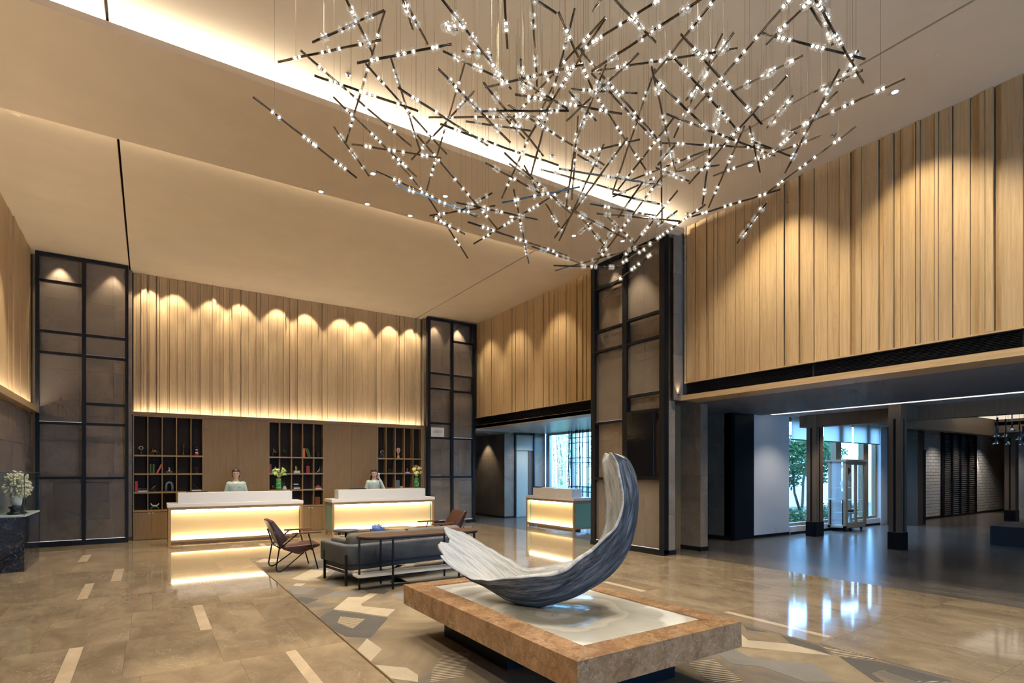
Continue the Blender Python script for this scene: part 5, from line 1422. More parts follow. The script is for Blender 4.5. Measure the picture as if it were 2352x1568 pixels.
deco('toy_typewriter', 'black typewriter with white paper on the middle shelf', 'ornament', 3.11, Z2, [
    ('body', MB().box(-0.095, 0.095, -0.05, 0.055, 0, 0.05, 0.008).box(-0.07, 0.07, -0.01, 0.05, 0.05, 0.085, 0.006), 'iron'), ('platen', MB().tube([(-0.1, 0.02, 0.10), (0.1, 0.02, 0.10)], 0.013, 8), 'black'), ('paper', MB().box(-0.06, 0.06, 0.03, 0.032, 0.10, 0.14), 'white'),
    ('keys', MB().box(-0.07, 0.07, -0.056, -0.05, 0.012, 0.045), 'white')])
zz = flat_books('flat white book under the red toy car', 3.635, Z2, 1, 0.15)
deco('toy_car', 'red toy car on the flat white book', 'toy', 3.635, zz, [
    ('body', MB().box(-0.06, 0.06, -0.025, 0.025, 0.012, 0.04, 0.008).box(-0.03, 0.035, -0.022, 0.022, 0.04, 0.065, 0.008), 'red'), ('wheels', MB().lathe([(0.013, -0.027), (0.013, 0.027)], (-0.036, 0, 0.013), 10, 'y').lathe([(0.013, -0.027), (0.013, 0.027)], (0.036, 0, 0.013), 10, 'y'), 'black')])
book('picture book with warm cover on the middle shelf bottom row', 3.63, Z3, 0.12, 0.19, 'maroon', y=14.62, d=0.03)
deco('yellow_ornament', 'yellow pyramid ornament beside the left desk end', 'ornament', 2.80, Z3, [('pyramid', MB().add([(-0.06, -0.04, 0), (0.06, -0.04, 0), (0.06, 0.04, 0), (-0.06, 0.04, 0), (0, 0, 0.2)], [(0, 3, 2, 1), (0, 1, 4), (1, 2, 4), (2, 3, 4), (3, 0, 4)]), 'yellow')])
# right shelf
deco('film_projector', 'film projector with two reels on the right shelf', 'ornament', 5.30, Z0, [
    ('body', MB().box(-0.06, 0.03, -0.03, 0.03, 0, 0.10, 0.006), 'black'), ('reel', MB().tube([(0.03 + 0.045 * math.cos(a * PI / 8), -0.01, 0.055 + 0.045 * math.sin(a * PI / 8)) for a in range(16)], 0.009, 6, closed=True).ball((0.03, -0.01, 0.055), 0.014, 8), 'silver'),
    ('reel', MB().tube([(0.03 + 0.04 * math.cos(a * PI / 8), -0.01, 0.165 + 0.04 * math.sin(a * PI / 8)) for a in range(16)], 0.009, 6, closed=True).ball((0.03, -0.01, 0.165), 0.014, 8), 'silver'), ('arm', MB().tube([(-0.03, 0, 0.1), (0.03, -0.004, 0.165)], 0.007, 6), 'black')])
deco('balloon_model', 'red and white hot air balloon model on a yellow stand', 'ornament', 5.80, Z0, [
    ('stand', MB().box(-0.04, 0.04, -0.03, 0.03, 0, 0.02).box(-0.028, 0.028, -0.022, 0.022, 0.02, 0.085), 'yellow'), ('basket', MB().box(-0.022, 0.022, -0.018, 0.018, 0.086, 0.10), 'maroon'),
    ('envelope', MB().lathe([(0.018, 0.10), (0.032, 0.15), (0.052, 0.20), (0.058, 0.23), (0.05, 0.265), (0.028, 0.287), (0, 0.295)], n=16), 'white'), ('gore', MB().lathe([(0.02, 0.10), (0.035, 0.15), (0.055, 0.20), (0.061, 0.23), (0.052, 0.267), (0.03, 0.289), (0, 0.297)], n=16, sx=0.45, sy=1.02), 'red')])
deco('slim_bottle', 'slim dark bottle on the right shelf top row', 'bottle', 6.30, Z0, [('body', MB().lathe([(0.016, 0), (0.018, 0.12), (0.007, 0.15), (0.006, 0.2), (0, 0.2)], n=10), 'black'), ('stopper', MB().ball((0, 0, 0.21), 0.011, 8), 'gold')])
deco('ring_ornament', 'dark ring ornament on the right shelf second row', 'ornament', 5.55, Z1, [('ring', MB().tube([(0.045 * math.cos(a * PI / 8), 0, 0.055 + 0.045 * math.sin(a * PI / 8)) for a in range(16)], 0.009, 8, closed=True), 'iron'), ('base', MB().box(-0.03, 0.03, -0.02, 0.02, 0, 0.008), 'iron')])
flat_books('flat white book on the right shelf second row', 6.05, Z1, 1, 0.12)
deco('red_pot', 'small red pot on the right shelf second row', 'ornament', 6.07, Z1 + 0.031, [('pot', MB().lathe([(0.018, 0), (0.03, 0.03), (0.026, 0.07), (0.012, 0.09), (0.014, 0.1), (0, 0.1)], n=12), 'red'), ('lid', MB().ball((0, 0, 0.108), 0.011, 8), 'gold')])
deco('gold_globe', 'gold globe on the right shelf above the cream lilies', 'globe', 6.335, Z1, [('stand', MB().lathe([(0.045, 0), (0.045, 0.012), (0.01, 0.02), (0.008, 0.055), (0, 0.055)], n=12), 'bronze'), ('sphere', MB().ball((0, 0, 0.145), 0.088, 16), plain('antique_globe', (0.42, 0.24, 0.09), 0.35, 0.3, var=0.4, vscale=18)), ('meridian', MB().tube([(0.095 * math.cos(a * PI / 10), 0, 0.145 + 0.095 * math.sin(a * PI / 10)) for a in range(20)], 0.004, 6, closed=True), 'gold')])
book('slate blue picture book on the right shelf third row', 5.77, Z2, 0.15, 0.20, 'slate', y=14.62, d=0.03)
flat_books('flat white card under the slate blue book', 5.88, Z2, 1, 0.08)

# ------------------------------------------------------------------ receptionists
SKIN = plain('skin', (0.66, 0.42, 0.32), 0.5)
HAIR = plain('black_hair', (0.012, 0.009, 0.008), 0.4)
MINT = plain('mint_jacket', (0.48, 0.60, 0.56), 0.7, bump=0.1, bscale=300)
BLOUSE = plain('white_blouse', (0.80, 0.78, 0.74), 0.7)
SKIRT = plain('dark_skirt', (0.02, 0.022, 0.03), 0.7)
LIPS = plain('lips', (0.45, 0.10, 0.09), 0.4)
EYEM = plain('eye_dark', (0.01, 0.008, 0.006), 0.25)


def remesh(o, v, it=6):
    m = o.modifiers.new('fuse', 'REMESH'); m.mode = 'VOXEL'; m.voxel_size = v; m.use_smooth_shade = True
    s = o.modifiers.new('soften', 'SMOOTH'); s.iterations = it; s.factor = 0.5


def hand(mb, wrist, dirv, side, curl=0.5):
    """palm and five fingers, from the wrist along dirv"""
    d = Vector(dirv).normalized()
    w = Vector(wrist)
    s_ = Vector(side).normalized()
    n = d.cross(s_).normalized()
    c = w + d * 0.045
    mb.tube([w, w + d * 0.03, w + d * 0.075], [0.022, 0.030, 0.028], 8, squash=0.6)
    for k, (off, L) in enumerate(((-0.024, 0.052), (-0.008, 0.064), (0.008, 0.060), (0.023, 0.046))):
        b = w + d * 0.078 + s_ * off
        m_ = b + d * L * 0.5 + n * L * 0.15 * curl
        e = m_ + d * L * 0.42 + n * L * 0.5 * curl
        mb.tube([b - d * 0.01, m_, e], [0.0092, 0.0085, 0.0072], 6)
        mb.ball(e, 0.0074, 6)
    b = w + d * 0.025 - s_ * 0.026
    mb.tube([b, b + d * 0.03 - s_ * 0.02 + n * 0.01, b + d * 0.06 - s_ * 0.018 + n * 0.02], [0.011, 0.0095, 0.008], 6)


def woman(label, loc, rz, phone):
    t = thing('person', label, 'person', loc, rz)
    t.scale = (0.975, 0.975, 0.975)
    b = MB()
    # legs, feet, trunk
    for sx in (-1, 1):
        b.tube([(0.075 * sx, 0.01, 0.05), (0.08 * sx, 0.015, 0.25), (0.085 * sx, 0.0, 0.45), (0.085 * sx, 0, 0.80)], [0.03, 0.046, 0.05, 0.078], 10)
        b.ball((0.078 * sx, -0.045, 0.028), 0.04, 10, (0.9, 2.1, 0.7))
    b.lathe([(0.13, 0.76), (0.155, 0.86), (0.118, 0.98), (0.135, 1.10), (0.152, 1.20), (0.128, 1.27), (0.06, 1.305)], n=18, sy=0.66)
    b.tube([(0, 0, 1.26), (0, -0.008, 1.33), (0, -0.012, 1.39)], [0.055, 0.046, 0.046], 10)
    # head with jaw, nose and ears
    hz = 1.465
    b.ball((0, 0.005, hz + 0.025), 0.092, 16, (0.84, 1.0, 1.0))
    b.ball((0, -0.022, hz - 0.035), 0.066, 14, (0.90, 0.95, 1.08))
    b.ball((0, -0.055, hz - 0.083), 0.024, 8, (1, 0.9, 0.8))
    b.ball((0, -0.094, hz - 0.012), 0.013, 8, (0.85, 1.0, 1.3))
    b.ball((0, -0.09, hz + 0.008), 0.009, 8, (0.8, 1.0, 1.8))
    for sx in (-1, 1):
        b.ball((0.080 * sx, 0.008, hz - 0.005), 0.02, 8, (0.4, 0.8, 1.2))
    # arms
    arms = {}
    for sx in (-1, 1):
        sh = Vector((0.150 * sx, 0.0, 1.255))
        if phone and sx == 1:
            el = Vector((0.255, -0.06, 1.04)); wr = Vector((0.135, -0.10, 1.335))
        else:
            el = Vector((0.215 * sx, 0.01, 1.03)); wr = Vector((0.165 * sx, -0.16, 0.93))
        arms[sx] = (sh, el, wr)
        b.tube([sh, sh.lerp(el, 0.5), el, el.lerp(wr, 0.5), wr], [0.048, 0.042, 0.036, 0.033, 0.023], 10)
        b.ball(el, 0.036, 8)
        if phone and sx == 1:
            hand(b, wr, (-0.25, -0.02, 1.0), (0.1, -1, 0), 0.9)
        else:
            hand(b, wr, (-0.2 * sx, -1, -0.15), (1 if sx < 0 else -1, 0, 0) if sx > 0 else (1, 0, 0), 0.6)
    body = part('body', b, SKIN, t)
    remesh(body, 0.0065, 5)
    # jacket over trunk and sleeves
    j = MB()
    j.lathe([(0.172, 0.80), (0.174, 0.86), (0.138, 0.98), (0.156, 1.10), (0.176, 1.19), (0.168, 1.25), (0.11, 1.288), (0.06, 1.305)], n=24, sy=0.68)
    for sx in (-1, 1):
        sh, el, wr = arms[sx]
        cu = el.lerp(wr, 0.9)
        j.tube([sh + Vector((-0.05 * sx, 0, 0.012)), sh + Vector((0.004 * sx, 0, 0.0)), sh.lerp(el, 0.5), el, el.lerp(wr, 0.5), cu], [0.046, 0.054, 0.050, 0.045, 0.041, 0.034], 12)
        j.ball(el, 0.046, 8); j.ball(sh, 0.054, 8)
    jk = part('jacket', j, MINT, t)
    remesh(jk, 0.009, 8)
    part('collar', MB().tube([(0.03, -0.105, 1.16), (0.055, -0.095, 1.25), (0.052, -0.02, 1.315), (0, 0.035, 1.325), (-0.052, -0.02, 1.315), (-0.055, -0.095, 1.25), (-0.03, -0.105, 1.16)], [0.008, 0.014, 0.013, 0.013, 0.013, 0.014, 0.008], 8, squash=0.6), MINT, jk)
    part('blouse', MB().add([(-0.036, -0.098, 1.27), (0.036, -0.098, 1.27), (0.0, -0.121, 1.11), (-0.03, -0.06, 1.30), (0.03, -0.06, 1.30), (0.0, -0.09, 1.11)], [(0, 2, 1), (3, 4, 5), (0, 1, 4, 3), (1, 2, 5, 4), (2, 0, 3, 5)]), BLOUSE, t)
    for z in (1.06, 1.0):
        part('button', MB().ball((0.0, -0.112, z), 0.007, 6), SILV, jk)
    part('name_badge', MB().box(0.06, 0.105, -0.122, -0.116, 1.165, 1.18), plain('badge_gold', (0.5, 0.38, 0.18), 0.3, 0.8) if 'badge_gold' not in MATS else MATS['badge_gold'], jk)
    part('skirt', MB().lathe([(0.135, 0.44), (0.165, 0.62), (0.172, 0.80), (0.15, 0.90)], n=18, sy=0.74), SKIRT, t)
    # hair
    h = MB()
    h.ball((0, 0.016, hz + 0.034), 0.104, 20, (0.88, 1.0, 0.96))
    h.ball((0, 0.045, hz - 0.012), 0.082, 16, (1.02, 0.8, 1.05))
    hm = bmesh.new()
    me = h.mesh('hair', HAIR)
    hm.from_mesh(me)
    kill = [v for v in hm.verts if v.co.y < -0.04 and v.co.z < hz + 0.052 + 0.25 * abs(v.co.x) * (1 if v.co.x > 0 else 0.2) - 0.5 * max(0, abs(v.co.x) - 0.06) or v.co.y < -0.005 and v.co.z < hz - 0.012]
    bmesh.ops.delete(hm, geom=kill, context='VERTS')
    hm.to_mesh(me); hm.free()
    ho = link('hair', me, t)
    sol = ho.modifiers.new('thick', 'SOLIDIFY'); sol.thickness = 0.006
    if phone:
        part('ponytail', MB().tube([(0, 0.085, hz + 0.03), (-0.045, 0.10, hz - 0.06), (-0.075, 0.07, hz - 0.17), (-0.08, 0.03, hz - 0.24)], [0.04, 0.042, 0.034, 0.012], 10), HAIR, ho)
    else:
        part('bun', MB().ball((0, 0.105, hz + 0.0), 0.036, 10), HAIR, ho)
    # face
    for sx in (-1, 1):
        part('eye', MB().ball((0.031 * sx, -0.081, hz + 0.006), 0.0095, 8, (1.3, 0.5, 0.6)), EYEM, t)
        part('eyebrow', MB().tube([(0.014 * sx, -0.087, hz + 0.025), (0.032 * sx, -0.085, hz + 0.030), (0.047 * sx, -0.074, hz + 0.025)], 0.0032, 5), HAIR, t)
    part('lips', MB().ball((0, -0.083, hz - 0.05), 0.013, 8, (1.5, 0.5, 0.55)), LIPS, t)
    return t


SILV = P['silver']
woman('receptionist in mint jacket with hair tied back, facing the lobby', (1.655, 13.86, 0), math.radians(-10), False)
W2 = woman('receptionist in mint jacket holding a phone to her ear', (4.855, 13.86, 0), math.radians(-14), True)
t = thing('telephone_handset', 'white telephone handset held by the receptionist on the right', 'phone', (4.855, 13.86, 0), math.radians(-14))
t.scale = (0.975, 0.975, 0.975)
part('handset', MB().tube([(0.088, -0.095, 1.385), (0.118, -0.105, 1.43), (0.112, -0.06, 1.485)], [0.013, 0.010, 0.013], 8), P['white'], t)
part('cord', MB().tube([(0.09, -0.1, 1.385), (0.16, -0.19, 1.24), (0.235, -0.26, 1.10), (0.26, -0.30, 1.04)], 0.006, 6), P['white'], t)

# ------------------------------------------------------------------ inlaid carpet
def fabric(name, col, var=0.15, scale=220.0, rough=0.95):
    m, nt, b = new_mat(name)
    v = coords(nt, (1, 1, 1))
    n = noisef(nt, v, scale, 2)
    n2 = noisef(nt, v, 2.2, 5, 0.6)
    c = ramp(nt, n, [(0.3, tuple(x * (1 - var) for x in col)), (0.7, tuple(min(1, x * (1 + var)) for x in col))])
    c = mixc(nt, 1.0, c, ramp(nt, n2, [(0.3, (1 - var * 0.9,) * 3), (0.7, (1 + var * 0.4,) * 3)]), 'MULTIPLY')
    nt.links.new(c, b.inputs['Base Color'])
    b.inputs['Roughness'].default_value = rough
    b.inputs['Specular IOR Level'].default_value = 0.15
    bp = nt.nodes.new('ShaderNodeBump'); bp.inputs['Strength'].default_value = 0.35; bp.inputs['Distance'].default_value = 0.004
    nt.links.new(n, bp.inputs['Height']); nt.links.new(bp.outputs['Normal'], b.inputs['Normal'])
    return m


def carpet_base():
    m, nt, b = new_mat('carpet_tan')
    v = coords(nt, (1, 1, 1))
    n = noisef(nt, v, 1.1, 5, 1.2)
    c = ramp(nt, n, [(0.34, (0.15, 0.13, 0.11)), (0.5, (0.225, 0.175, 0.115)), (0.66, (0.30, 0.24, 0.155))])
    n2 = noisef(nt, v, 200, 2)
    c = mixc(nt, 1.0, c, ramp(nt, n2, [(0.3, (0.8,) * 3), (0.7, (1.1,) * 3)]), 'MULTIPLY')
    nt.links.new(c, b.inputs['Base Color'])
    b.inputs['Roughness'].default_value = 0.95; b.inputs['Specular IOR Level'].default_value = 0.12
    bp = nt.nodes.new('ShaderNodeBump'); bp.inputs['Strength'].default_value = 0.35; bp.inputs['Distance'].default_value = 0.004
    nt.links.new(n2, bp.inputs['Height']); nt.links.new(bp.outputs['Normal'], b.inputs['Normal'])
    return m


def stripes():
    m, nt, b = new_mat('carpet_stripes')
    v = coords(nt, (1, 1, 1), rot=(0, 0, 0.3))
    w = nt.nodes.new('ShaderNodeTexWave'); w.inputs['Scale'].default_value = 9.5; w.bands_direction = 'Y'
    nt.links.new(v, w.inputs['Vector'])
    c = ramp(nt, w.outputs['Fac'], [(0.4, (0.10, 0.085, 0.07)), (0.6, (0.42, 0.34, 0.23))])
    nt.links.new(c, b.inputs['Base Color'])
    b.inputs['Roughness'].default_value = 0.95; b.inputs['Specular IOR Level'].default_value = 0.12
    return m


CARP = {'cream': fabric('carpet_cream', (0.44, 0.37, 0.265)), 'grey': fabric('carpet_grey', (0.20, 0.185, 0.165)), 'dark': fabric('carpet_dark', (0.105, 0.097, 0.088)), 'stripe': stripes()}
rug = thing('inlaid_carpet', 'patterned tan, grey and cream carpet set into the marble floor', 'carpet', (RUG_X0, 0, 0))
part('pile', MB().box(0, RUG_X1 - RUG_X0, -5.0, RUG_Y1, -0.0055, 0.004), carpet_base(), rug)
part('brass_edge', MB().box(-0.011, -0.001, -5.0, RUG_Y1 + 0.01, -0.0055, 0.005), BRASS, rug)
part('brass_edge', MB().box(-0.001, RUG_X1 - RUG_X0, RUG_Y1 + 0.001, RUG_Y1 + 0.01, -0.0055, 0.005), BRASS, rug)
for k, (kind, pts) in enumerate(p_ for i_, p_ in enumerate(PATCHES) if i_ not in (12, 15)):
    pts = [(min(max(x, RUG_X0 + 0.004), RUG_X1 - 0.004) - RUG_X0, min(y, RUG_Y1 - 0.01)) for x, y in pts]
    part('pattern_patch', MB().prism(pts, 0.0041, 0.0052 + 0.0002 * (k % 4)), CARP[kind], rug)
part('pattern_patch', MB().prism([(max(x, RUG_X0 + 0.1) - RUG_X0, y) for x, y in INSET], 0.0058, 0.0066), CARP['stripe'], rug)
_rr = random.Random(21)
for k in range(26):
    cx, cy = _rr.uniform(0.5, 3.0), _rr.uniform(5.2, 10.0)
    if cy < 6.2 and cx < 1.0: continue
    w, h = _rr.uniform(0.12, 0.4), _rr.uniform(0.15, 0.5)
    a = _rr.choice((0.1, -0.4, 0.5))
    q = [(-w, -h), (w * 0.8, -h * 0.6), (w, h), (-w * 0.7, h * 0.8)]
    part('pattern_patch', MB().prism([(min(max(cx + x * math.cos(a) - y * math.sin(a), 0.02), 3.35), min(cy + x * math.sin(a) + y * math.cos(a), RUG_Y1 - 0.02)) for x, y in q], 0.0041, 0.0047 + 0.0001 * (k % 4)), CARP[_rr.choice(('grey', 'dark', 'cream', 'grey'))], rug)

# ------------------------------------------------------------------ sofa
SOFAF = fabric('grey_sofa_fabric', (0.115, 0.12, 0.125), 0.35, 260)
SOFAC = fabric('taupe_cushion_fabric', (0.17, 0.165, 0.15), 0.3, 260)


def bevelled(o, w, seg=3):
    m = o.modifiers.new('soft_edge', 'BEVEL'); m.width = w; m.segments = seg; m.limit_method = 'ANGLE'; m.angle_limit = math.radians(40)
    for p in o.data.polygons: p.use_smooth = True
    return o


def rounded(x0, x1, y0, y1, r, n=6, corners=(1, 1, 1, 1)):
    pts = []
    for (cx, cy, a0, c) in ((x1 - r, y0 + r, -PI / 2, corners[0]), (x1 - r, y1 - r, 0, corners[1]), (x0 + r, y1 - r, PI / 2, corners[2]), (x0 + r, y0 + r, PI, corners[3])):
        if c:
            for k in range(n + 1):
                a = a0 + PI / 2 * k / n
                pts.append((cx + r * math.cos(a), cy + r * math.sin(a)))
        else:
            pts.append((cx + (r if a0 in (-PI / 2, 0) else -r), cy + (-r if a0 in (-PI / 2, PI) else r)))
    return pts


sofa = thing('sofa', 'low grey fabric sofa on thin black legs, seen from behind', 'sofa', (2.18, 7.20, 0.007), math.radians(8))
L_ = 2.02
outer = rounded(-0.03, L_ + 0.03, 0.02, 0.86, 0.16, 6, (1, 0, 0, 1))
# U shaped shell: outer outline then inner outline
inner = [(L_ - 0.08, 0.86), (L_ - 0.08, 0.19), (L_ - 0.12, 0.14), (0.12, 0.14), (0.08, 0.19), (0.08, 0.86)]
# rounded() order: starts bottom right corner, to top right, top left, bottom left
k0 = 7
shell = outer[:7] + [(L_ + 0.03, 0.86)] + inner + [(-0.03, 0.86)] + outer[9:]
bevelled(part('shell', MB().prism(shell, 0.25, 0.52), SOFAF, sofa), 0.03)
bevelled(part('seat_deck', MB().prism(rounded(0.02, L_ - 0.02, 0.06, 0.84, 0.12, 5, (1, 0, 0, 1)), 0.18, 0.248), SOFAF, sofa), 0.015)
for a, b in ((0.085, L_ / 2 - 0.003), (L_ / 2 + 0.003, L_ - 0.085)):
    part('seat_cushion', MB().box(a, b, 0.145, 0.86, 0.249, 0.42, 0.04), SOFAF, sofa)
    c_ = bevelled(part('back_cushion', MB().box(a, b, 0.15, 0.33, 0.422, 0.655), SOFAC, sofa), 0.075, 5)
bevelled(part('side_bolster', MB().box(0.09, 0.21, 0.34, 0.80, 0.422, 0.575), SOFAC, sofa), 0.05, 4)
for (x, y) in ((-0.02, 0.03), (L_ + 0.02, 0.03), (-0.02, 0.72), (L_ + 0.02, 0.72)):
    part('leg', MB().box(x - 0.014, x + 0.014, y - 0.014, y + 0.014, 0.0, 0.40), BLACKM, sofa)
for x in (0.0, L_ - 0.0):
    part('cross_bar', MB().box(x - 0.012, x + 0.012, 0.044, 0.706, 0.15, 0.178), BLACKM, sofa)

# ------------------------------------------------------------------ console table behind the sofa
con = thing('console_table', 'slim round-ended console table with walnut top and marble shelf', 'table', (2.20, 6.915, 0.007))
CL = 1.72


def stadium(L, r, inset=0.0, n=12):
    rr = r - inset
    return [(r - rr * math.sin(PI * k / n), -rr * math.cos(PI * k / n)) for k in range(n + 1)] + [(L - r + rr * math.sin(PI * k / n), rr * math.cos(PI * k / n)) for k in range(n + 1)]


TOPW = wood('console_walnut', (0.075, 0.042, 0.028), (0.11, 0.062, 0.04), 'x', 0.4, 50, 0.03)
part('top', MB().prism(stadium(CL, 0.235), 0.655, 0.672), TOPW, con)
part('top_rim', MB().tube([(x, y, 0.645) for x, y in stadium(CL, 0.235, 0.008)], 0.0095, 6, closed=True), BLACKM, con)
part('lower_shelf', MB().prism(rounded(-0.03, CL + 0.03, -0.13, 0.13, 0.05, 4), 0.165, 0.185), marble('shelf_marble', (0.58, 0.60, 0.60), (0.70, 0.71, 0.70), (0.35, 0.36, 0.38), 0.15, 3.0, 0.01, 0.6, 0.1), con)
for x, y in ((0.03, 0.0), (0.39, -0.222), (0.39, 0.222), (CL - 0.39, -0.222), (CL - 0.39, 0.222), (CL - 0.03, 0.0)):
    part('leg', MB().box(x - 0.011, x + 0.011, y - 0.011, y + 0.011, 0, 0.64), BLACKM, con)
    part('shelf_bracket', MB().tube([(x, y, 0.158), (min(max(x, 0.2), CL - 0.2), 0, 0.158)], 0.006, 5), BLACKM, con)

# ------------------------------------------------------------------ faceted leather armchairs
LEATHER = plain('brown_leather', (0.085, 0.032, 0.022), 0.33, spec=0.5, bump=0.08, bscale=160)


def armchair(label, loc, rz, leather):
    t = thing('lounge_chair', label, 'chair', loc, rz, 'leather lounge chairs around the sofa')
    W = 0.25

    def extr(prof, w, wt=None):
        m = MB()
        n = len(prof)
        m.add([(x, -w, z) for x, z in prof] + [(x, w, z) for x, z in prof], [list(range(n)), list(range(n, 2 * n))[::-1]] + [(i, i + n, (i + 1) % n + n, (i + 1) % n) for i in range(n)])
        return m
    bevelled(part('seat', extr([(0.08, 0.325), (0.30, 0.235), (0.62, 0.345), (0.615, 0.385), (0.10, 0.365)], W + 0.01), leather, t), 0.016)
    bevelled(part('backrest', extr([(0.05, 0.375), (0.16, 0.475), (-0.055, 0.765), (-0.115, 0.755)], W), leather, t), 0.016)
    r = 0.0105
    for s in (-1, 1):
        y = 0.30 * s
        part('rear_frame', MB().tube([(-0.05, y * 0.9, 0.60), (0.025, y, 0.385), (-0.025, y, 0.07), (-0.018, y, 0.03), (0.005, y, 0.012), (0.04, y, 0.012), (0.075, y, 0.03), (0.38, y * 0.8, 0.262)], r, 8), BLACKM, t)
        part('front_leg', MB().tube([(0.575, y, 0.0), (0.435, y, 0.545)], r, 8), BLACKM, t)
        part('arm_strut', MB().tube([(0.015, y, 0.34), (0.275, y, 0.55)], r, 8), BLACKM, t)
        part('armrest', MB().prism([(0.20, y - 0.012), (0.30, y - 0.03), (0.62, y - 0.026), (0.64, y), (0.62, y + 0.026), (0.30, y + 0.03), (0.20, y + 0.012)], 0.549, 0.572), TEAK, t)
    part('cross_bar', MB().tube([(0.02, -0.30, 0.36), (0.02, 0.30, 0.36)], r * 0.9, 8), BLACKM, t)
    part('cross_bar', MB().tube([(0.50, -0.295, 0.292), (0.50, 0.295, 0.292)], r * 0.9, 8), BLACKM, t)
    return t


armchair('dark brown leather lounge chair at the carpet corner, facing the sofa group', (1.60, 9.03, 0.007), 0, LEATHER)
armchair('reddish brown leather lounge chair half hidden beyond the sofa', (4.80, 9.22, 0.007), PI, plain('tan_leather', (0.045, 0.015, 0.009), 0.35, bump=0.08, bscale=160))

# ------------------------------------------------------------------ low tables and hydrangea
t = thing('side_table', 'round dark grey side table beyond the sofa end', 'table', (2.80, 9.40, 0.007))
part('top', MB().lathe([(0.0, 0.475), (0.20, 0.475), (0.215, 0.48), (0.215, 0.50), (0, 0.50)], n=28), plain('grey_table_top', (0.07, 0.07, 0.075), 0.4), t)
part('stem', MB().tube([(0, 0, 0.012), (0, 0, 0.475)], 0.018, 10), BLACKM, t)
part('foot', MB().lathe([(0.15, 0.0), (0.15, 0.01), (0.02, 0.014), (0, 0.014)], n=24), BLACKM, t)
t = thing('coffee_table', 'pale wooden oval table beyond the sofa cushions', 'table', (3.85, 9.70, 0.007))
part('top', MB().lathe([(0, 0.425), (0.26, 0.43), (0.28, 0.445), (0.28, 0.455), (0, 0.455)], n=28, sx=1.25), wood('table_oak', (0.30, 0.20, 0.11), (0.38, 0.27, 0.16), 'x'), t)
for a in range(3):
    part('leg', MB().tube([(0.2 * math.cos(a * 2.09 + 0.5), 0.16 * math.sin(a * 2.09 + 0.5), 0.425), (0.26 * math.cos(a * 2.09 + 0.5), 0.2 * math.sin(a * 2.09 + 0.5), 0)], [0.018, 0.012], 8), TEAK, t)
t = thing('coffee_table', 'low round dark table carrying the blue hydrangea', 'table', (3.13, 8.78, 0.007))
part('top', MB().lathe([(0, 0.405), (0.30, 0.405), (0.32, 0.412), (0.32, 0.43), (0, 0.43)], n=28), MATS['grey_table_top'], t)
for a in range(3):
    part('leg', MB().tube([(0.2 * math.cos(a * 2.09), 0.2 * math.sin(a * 2.09), 0.405), (0.25 * math.cos(a * 2.09), 0.25 * math.sin(a * 2.09), 0)], 0.012, 8), BLACKM, t)
t = thing('hydrangea_bowl', 'blue hydrangea head in a small bowl behind the sofa', 'flowers', (3.13, 8.78, 0.4375))
part('bowl', MB().lathe([(0.04, 0), (0.06, 0.02), (0.075, 0.07), (0.07, 0.07), (0.05, 0.025), (0, 0.02)], n=16), P['white'], t)
HYD = plain('hydrangea_blue', (0.10, 0.19, 0.55), 0.6, var=0.3, vscale=40)
fm = MB()
for k in range(120):
    a = random.random() * 2 * PI; c_ = random.uniform(-0.1, 1)
    s_ = math.sqrt(max(0, 1 - c_ * c_))
    n_ = Vector((s_ * math.cos(a), s_ * math.sin(a), c_))
    p_ = Vector((0, 0, 0.11)) + Vector((n_.x * 0.115, n_.y * 0.115, n_.z * 0.085))
    u = n_.cross(Vector((0.3, 0.2, 1))).normalized(); w_ = n_.cross(u)
    for q in range(4):
        d_ = (u * math.cos(q * PI / 2) + w_ * math.sin(q * PI / 2)) * 0.018
        e_ = (u * math.cos(q * PI / 2 + 0.8) + w_ * math.sin(q * PI / 2 + 0.8)) * 0.016
        fm.add([p_, p_ + d_, p_ + e_ + n_ * 0.004], [(0, 1, 2)])
fm.ball((0, 0, 0.105), 0.085, 12, (1.15, 1.15, 0.9))
part('flower_head', fm, HYD, t)

# ------------------------------------------------------------------ marble plinth with resin pool
EMP = marble('emperador_marble', (0.27, 0.145, 0.068), (0.44, 0.27, 0.145), (0.66, 0.50, 0.34), 0.16, 2.6, 0.016, 0.6, 0.3, 6.0, 0.05, spec=0.5, crack=16.0)
PX0, PX1, PY0, PY1, PZ0, PZ1 = 1.98, 3.465, 2.36, 4.85, 0.272, 0.45
QX0, QX1, QY0, QY1 = 2.19, 3.30, 2.56, 4.66
pl = thing('marble_plinth', 'low brown marble plinth with white pool under the driftwood', 'plinth', (2.72, 3.6, 0))
sh_ = (-2.72, -3.6, 0)
for quad in (((PX0, PY0), (PX1, PY0), (QX1, QY0), (QX0, QY0)), ((PX1, PY0), (PX1, PY1), (QX1, QY1), (QX1, QY0)), ((PX1, PY1), (PX0, PY1), (QX0, QY1), (QX1, QY1)), ((PX0, PY1), (PX0, PY0), (QX0, QY0), (QX0, QY1))):
    part('border_slab', MB().prism(list(quad), PZ0, PZ1).shift(sh_), EMP, pl)
part('pool_bed', MB().box(QX0, QX1, QY0, QY1, PZ0 + 0.01, 0.432).shift(sh_), WHITEQ, pl)
pm, pnt, pb = new_mat('white_resin')
pv = coords(pnt, (1, 1, 1))
ctr = pnt.nodes.new('ShaderNodeVectorMath'); ctr.operation = 'SUBTRACT'; ctr.inputs[1].default_value = (2.80, 3.52, 0.64)
pnt.links.new(pv, ctr.inputs[0])
nz = pnt.nodes.new('ShaderNodeTexNoise'); nz.inputs['Scale'].default_value = 2.2; nz.inputs['Detail'].default_value = 3
pnt.links.new(pv, nz.inputs['Vector'])
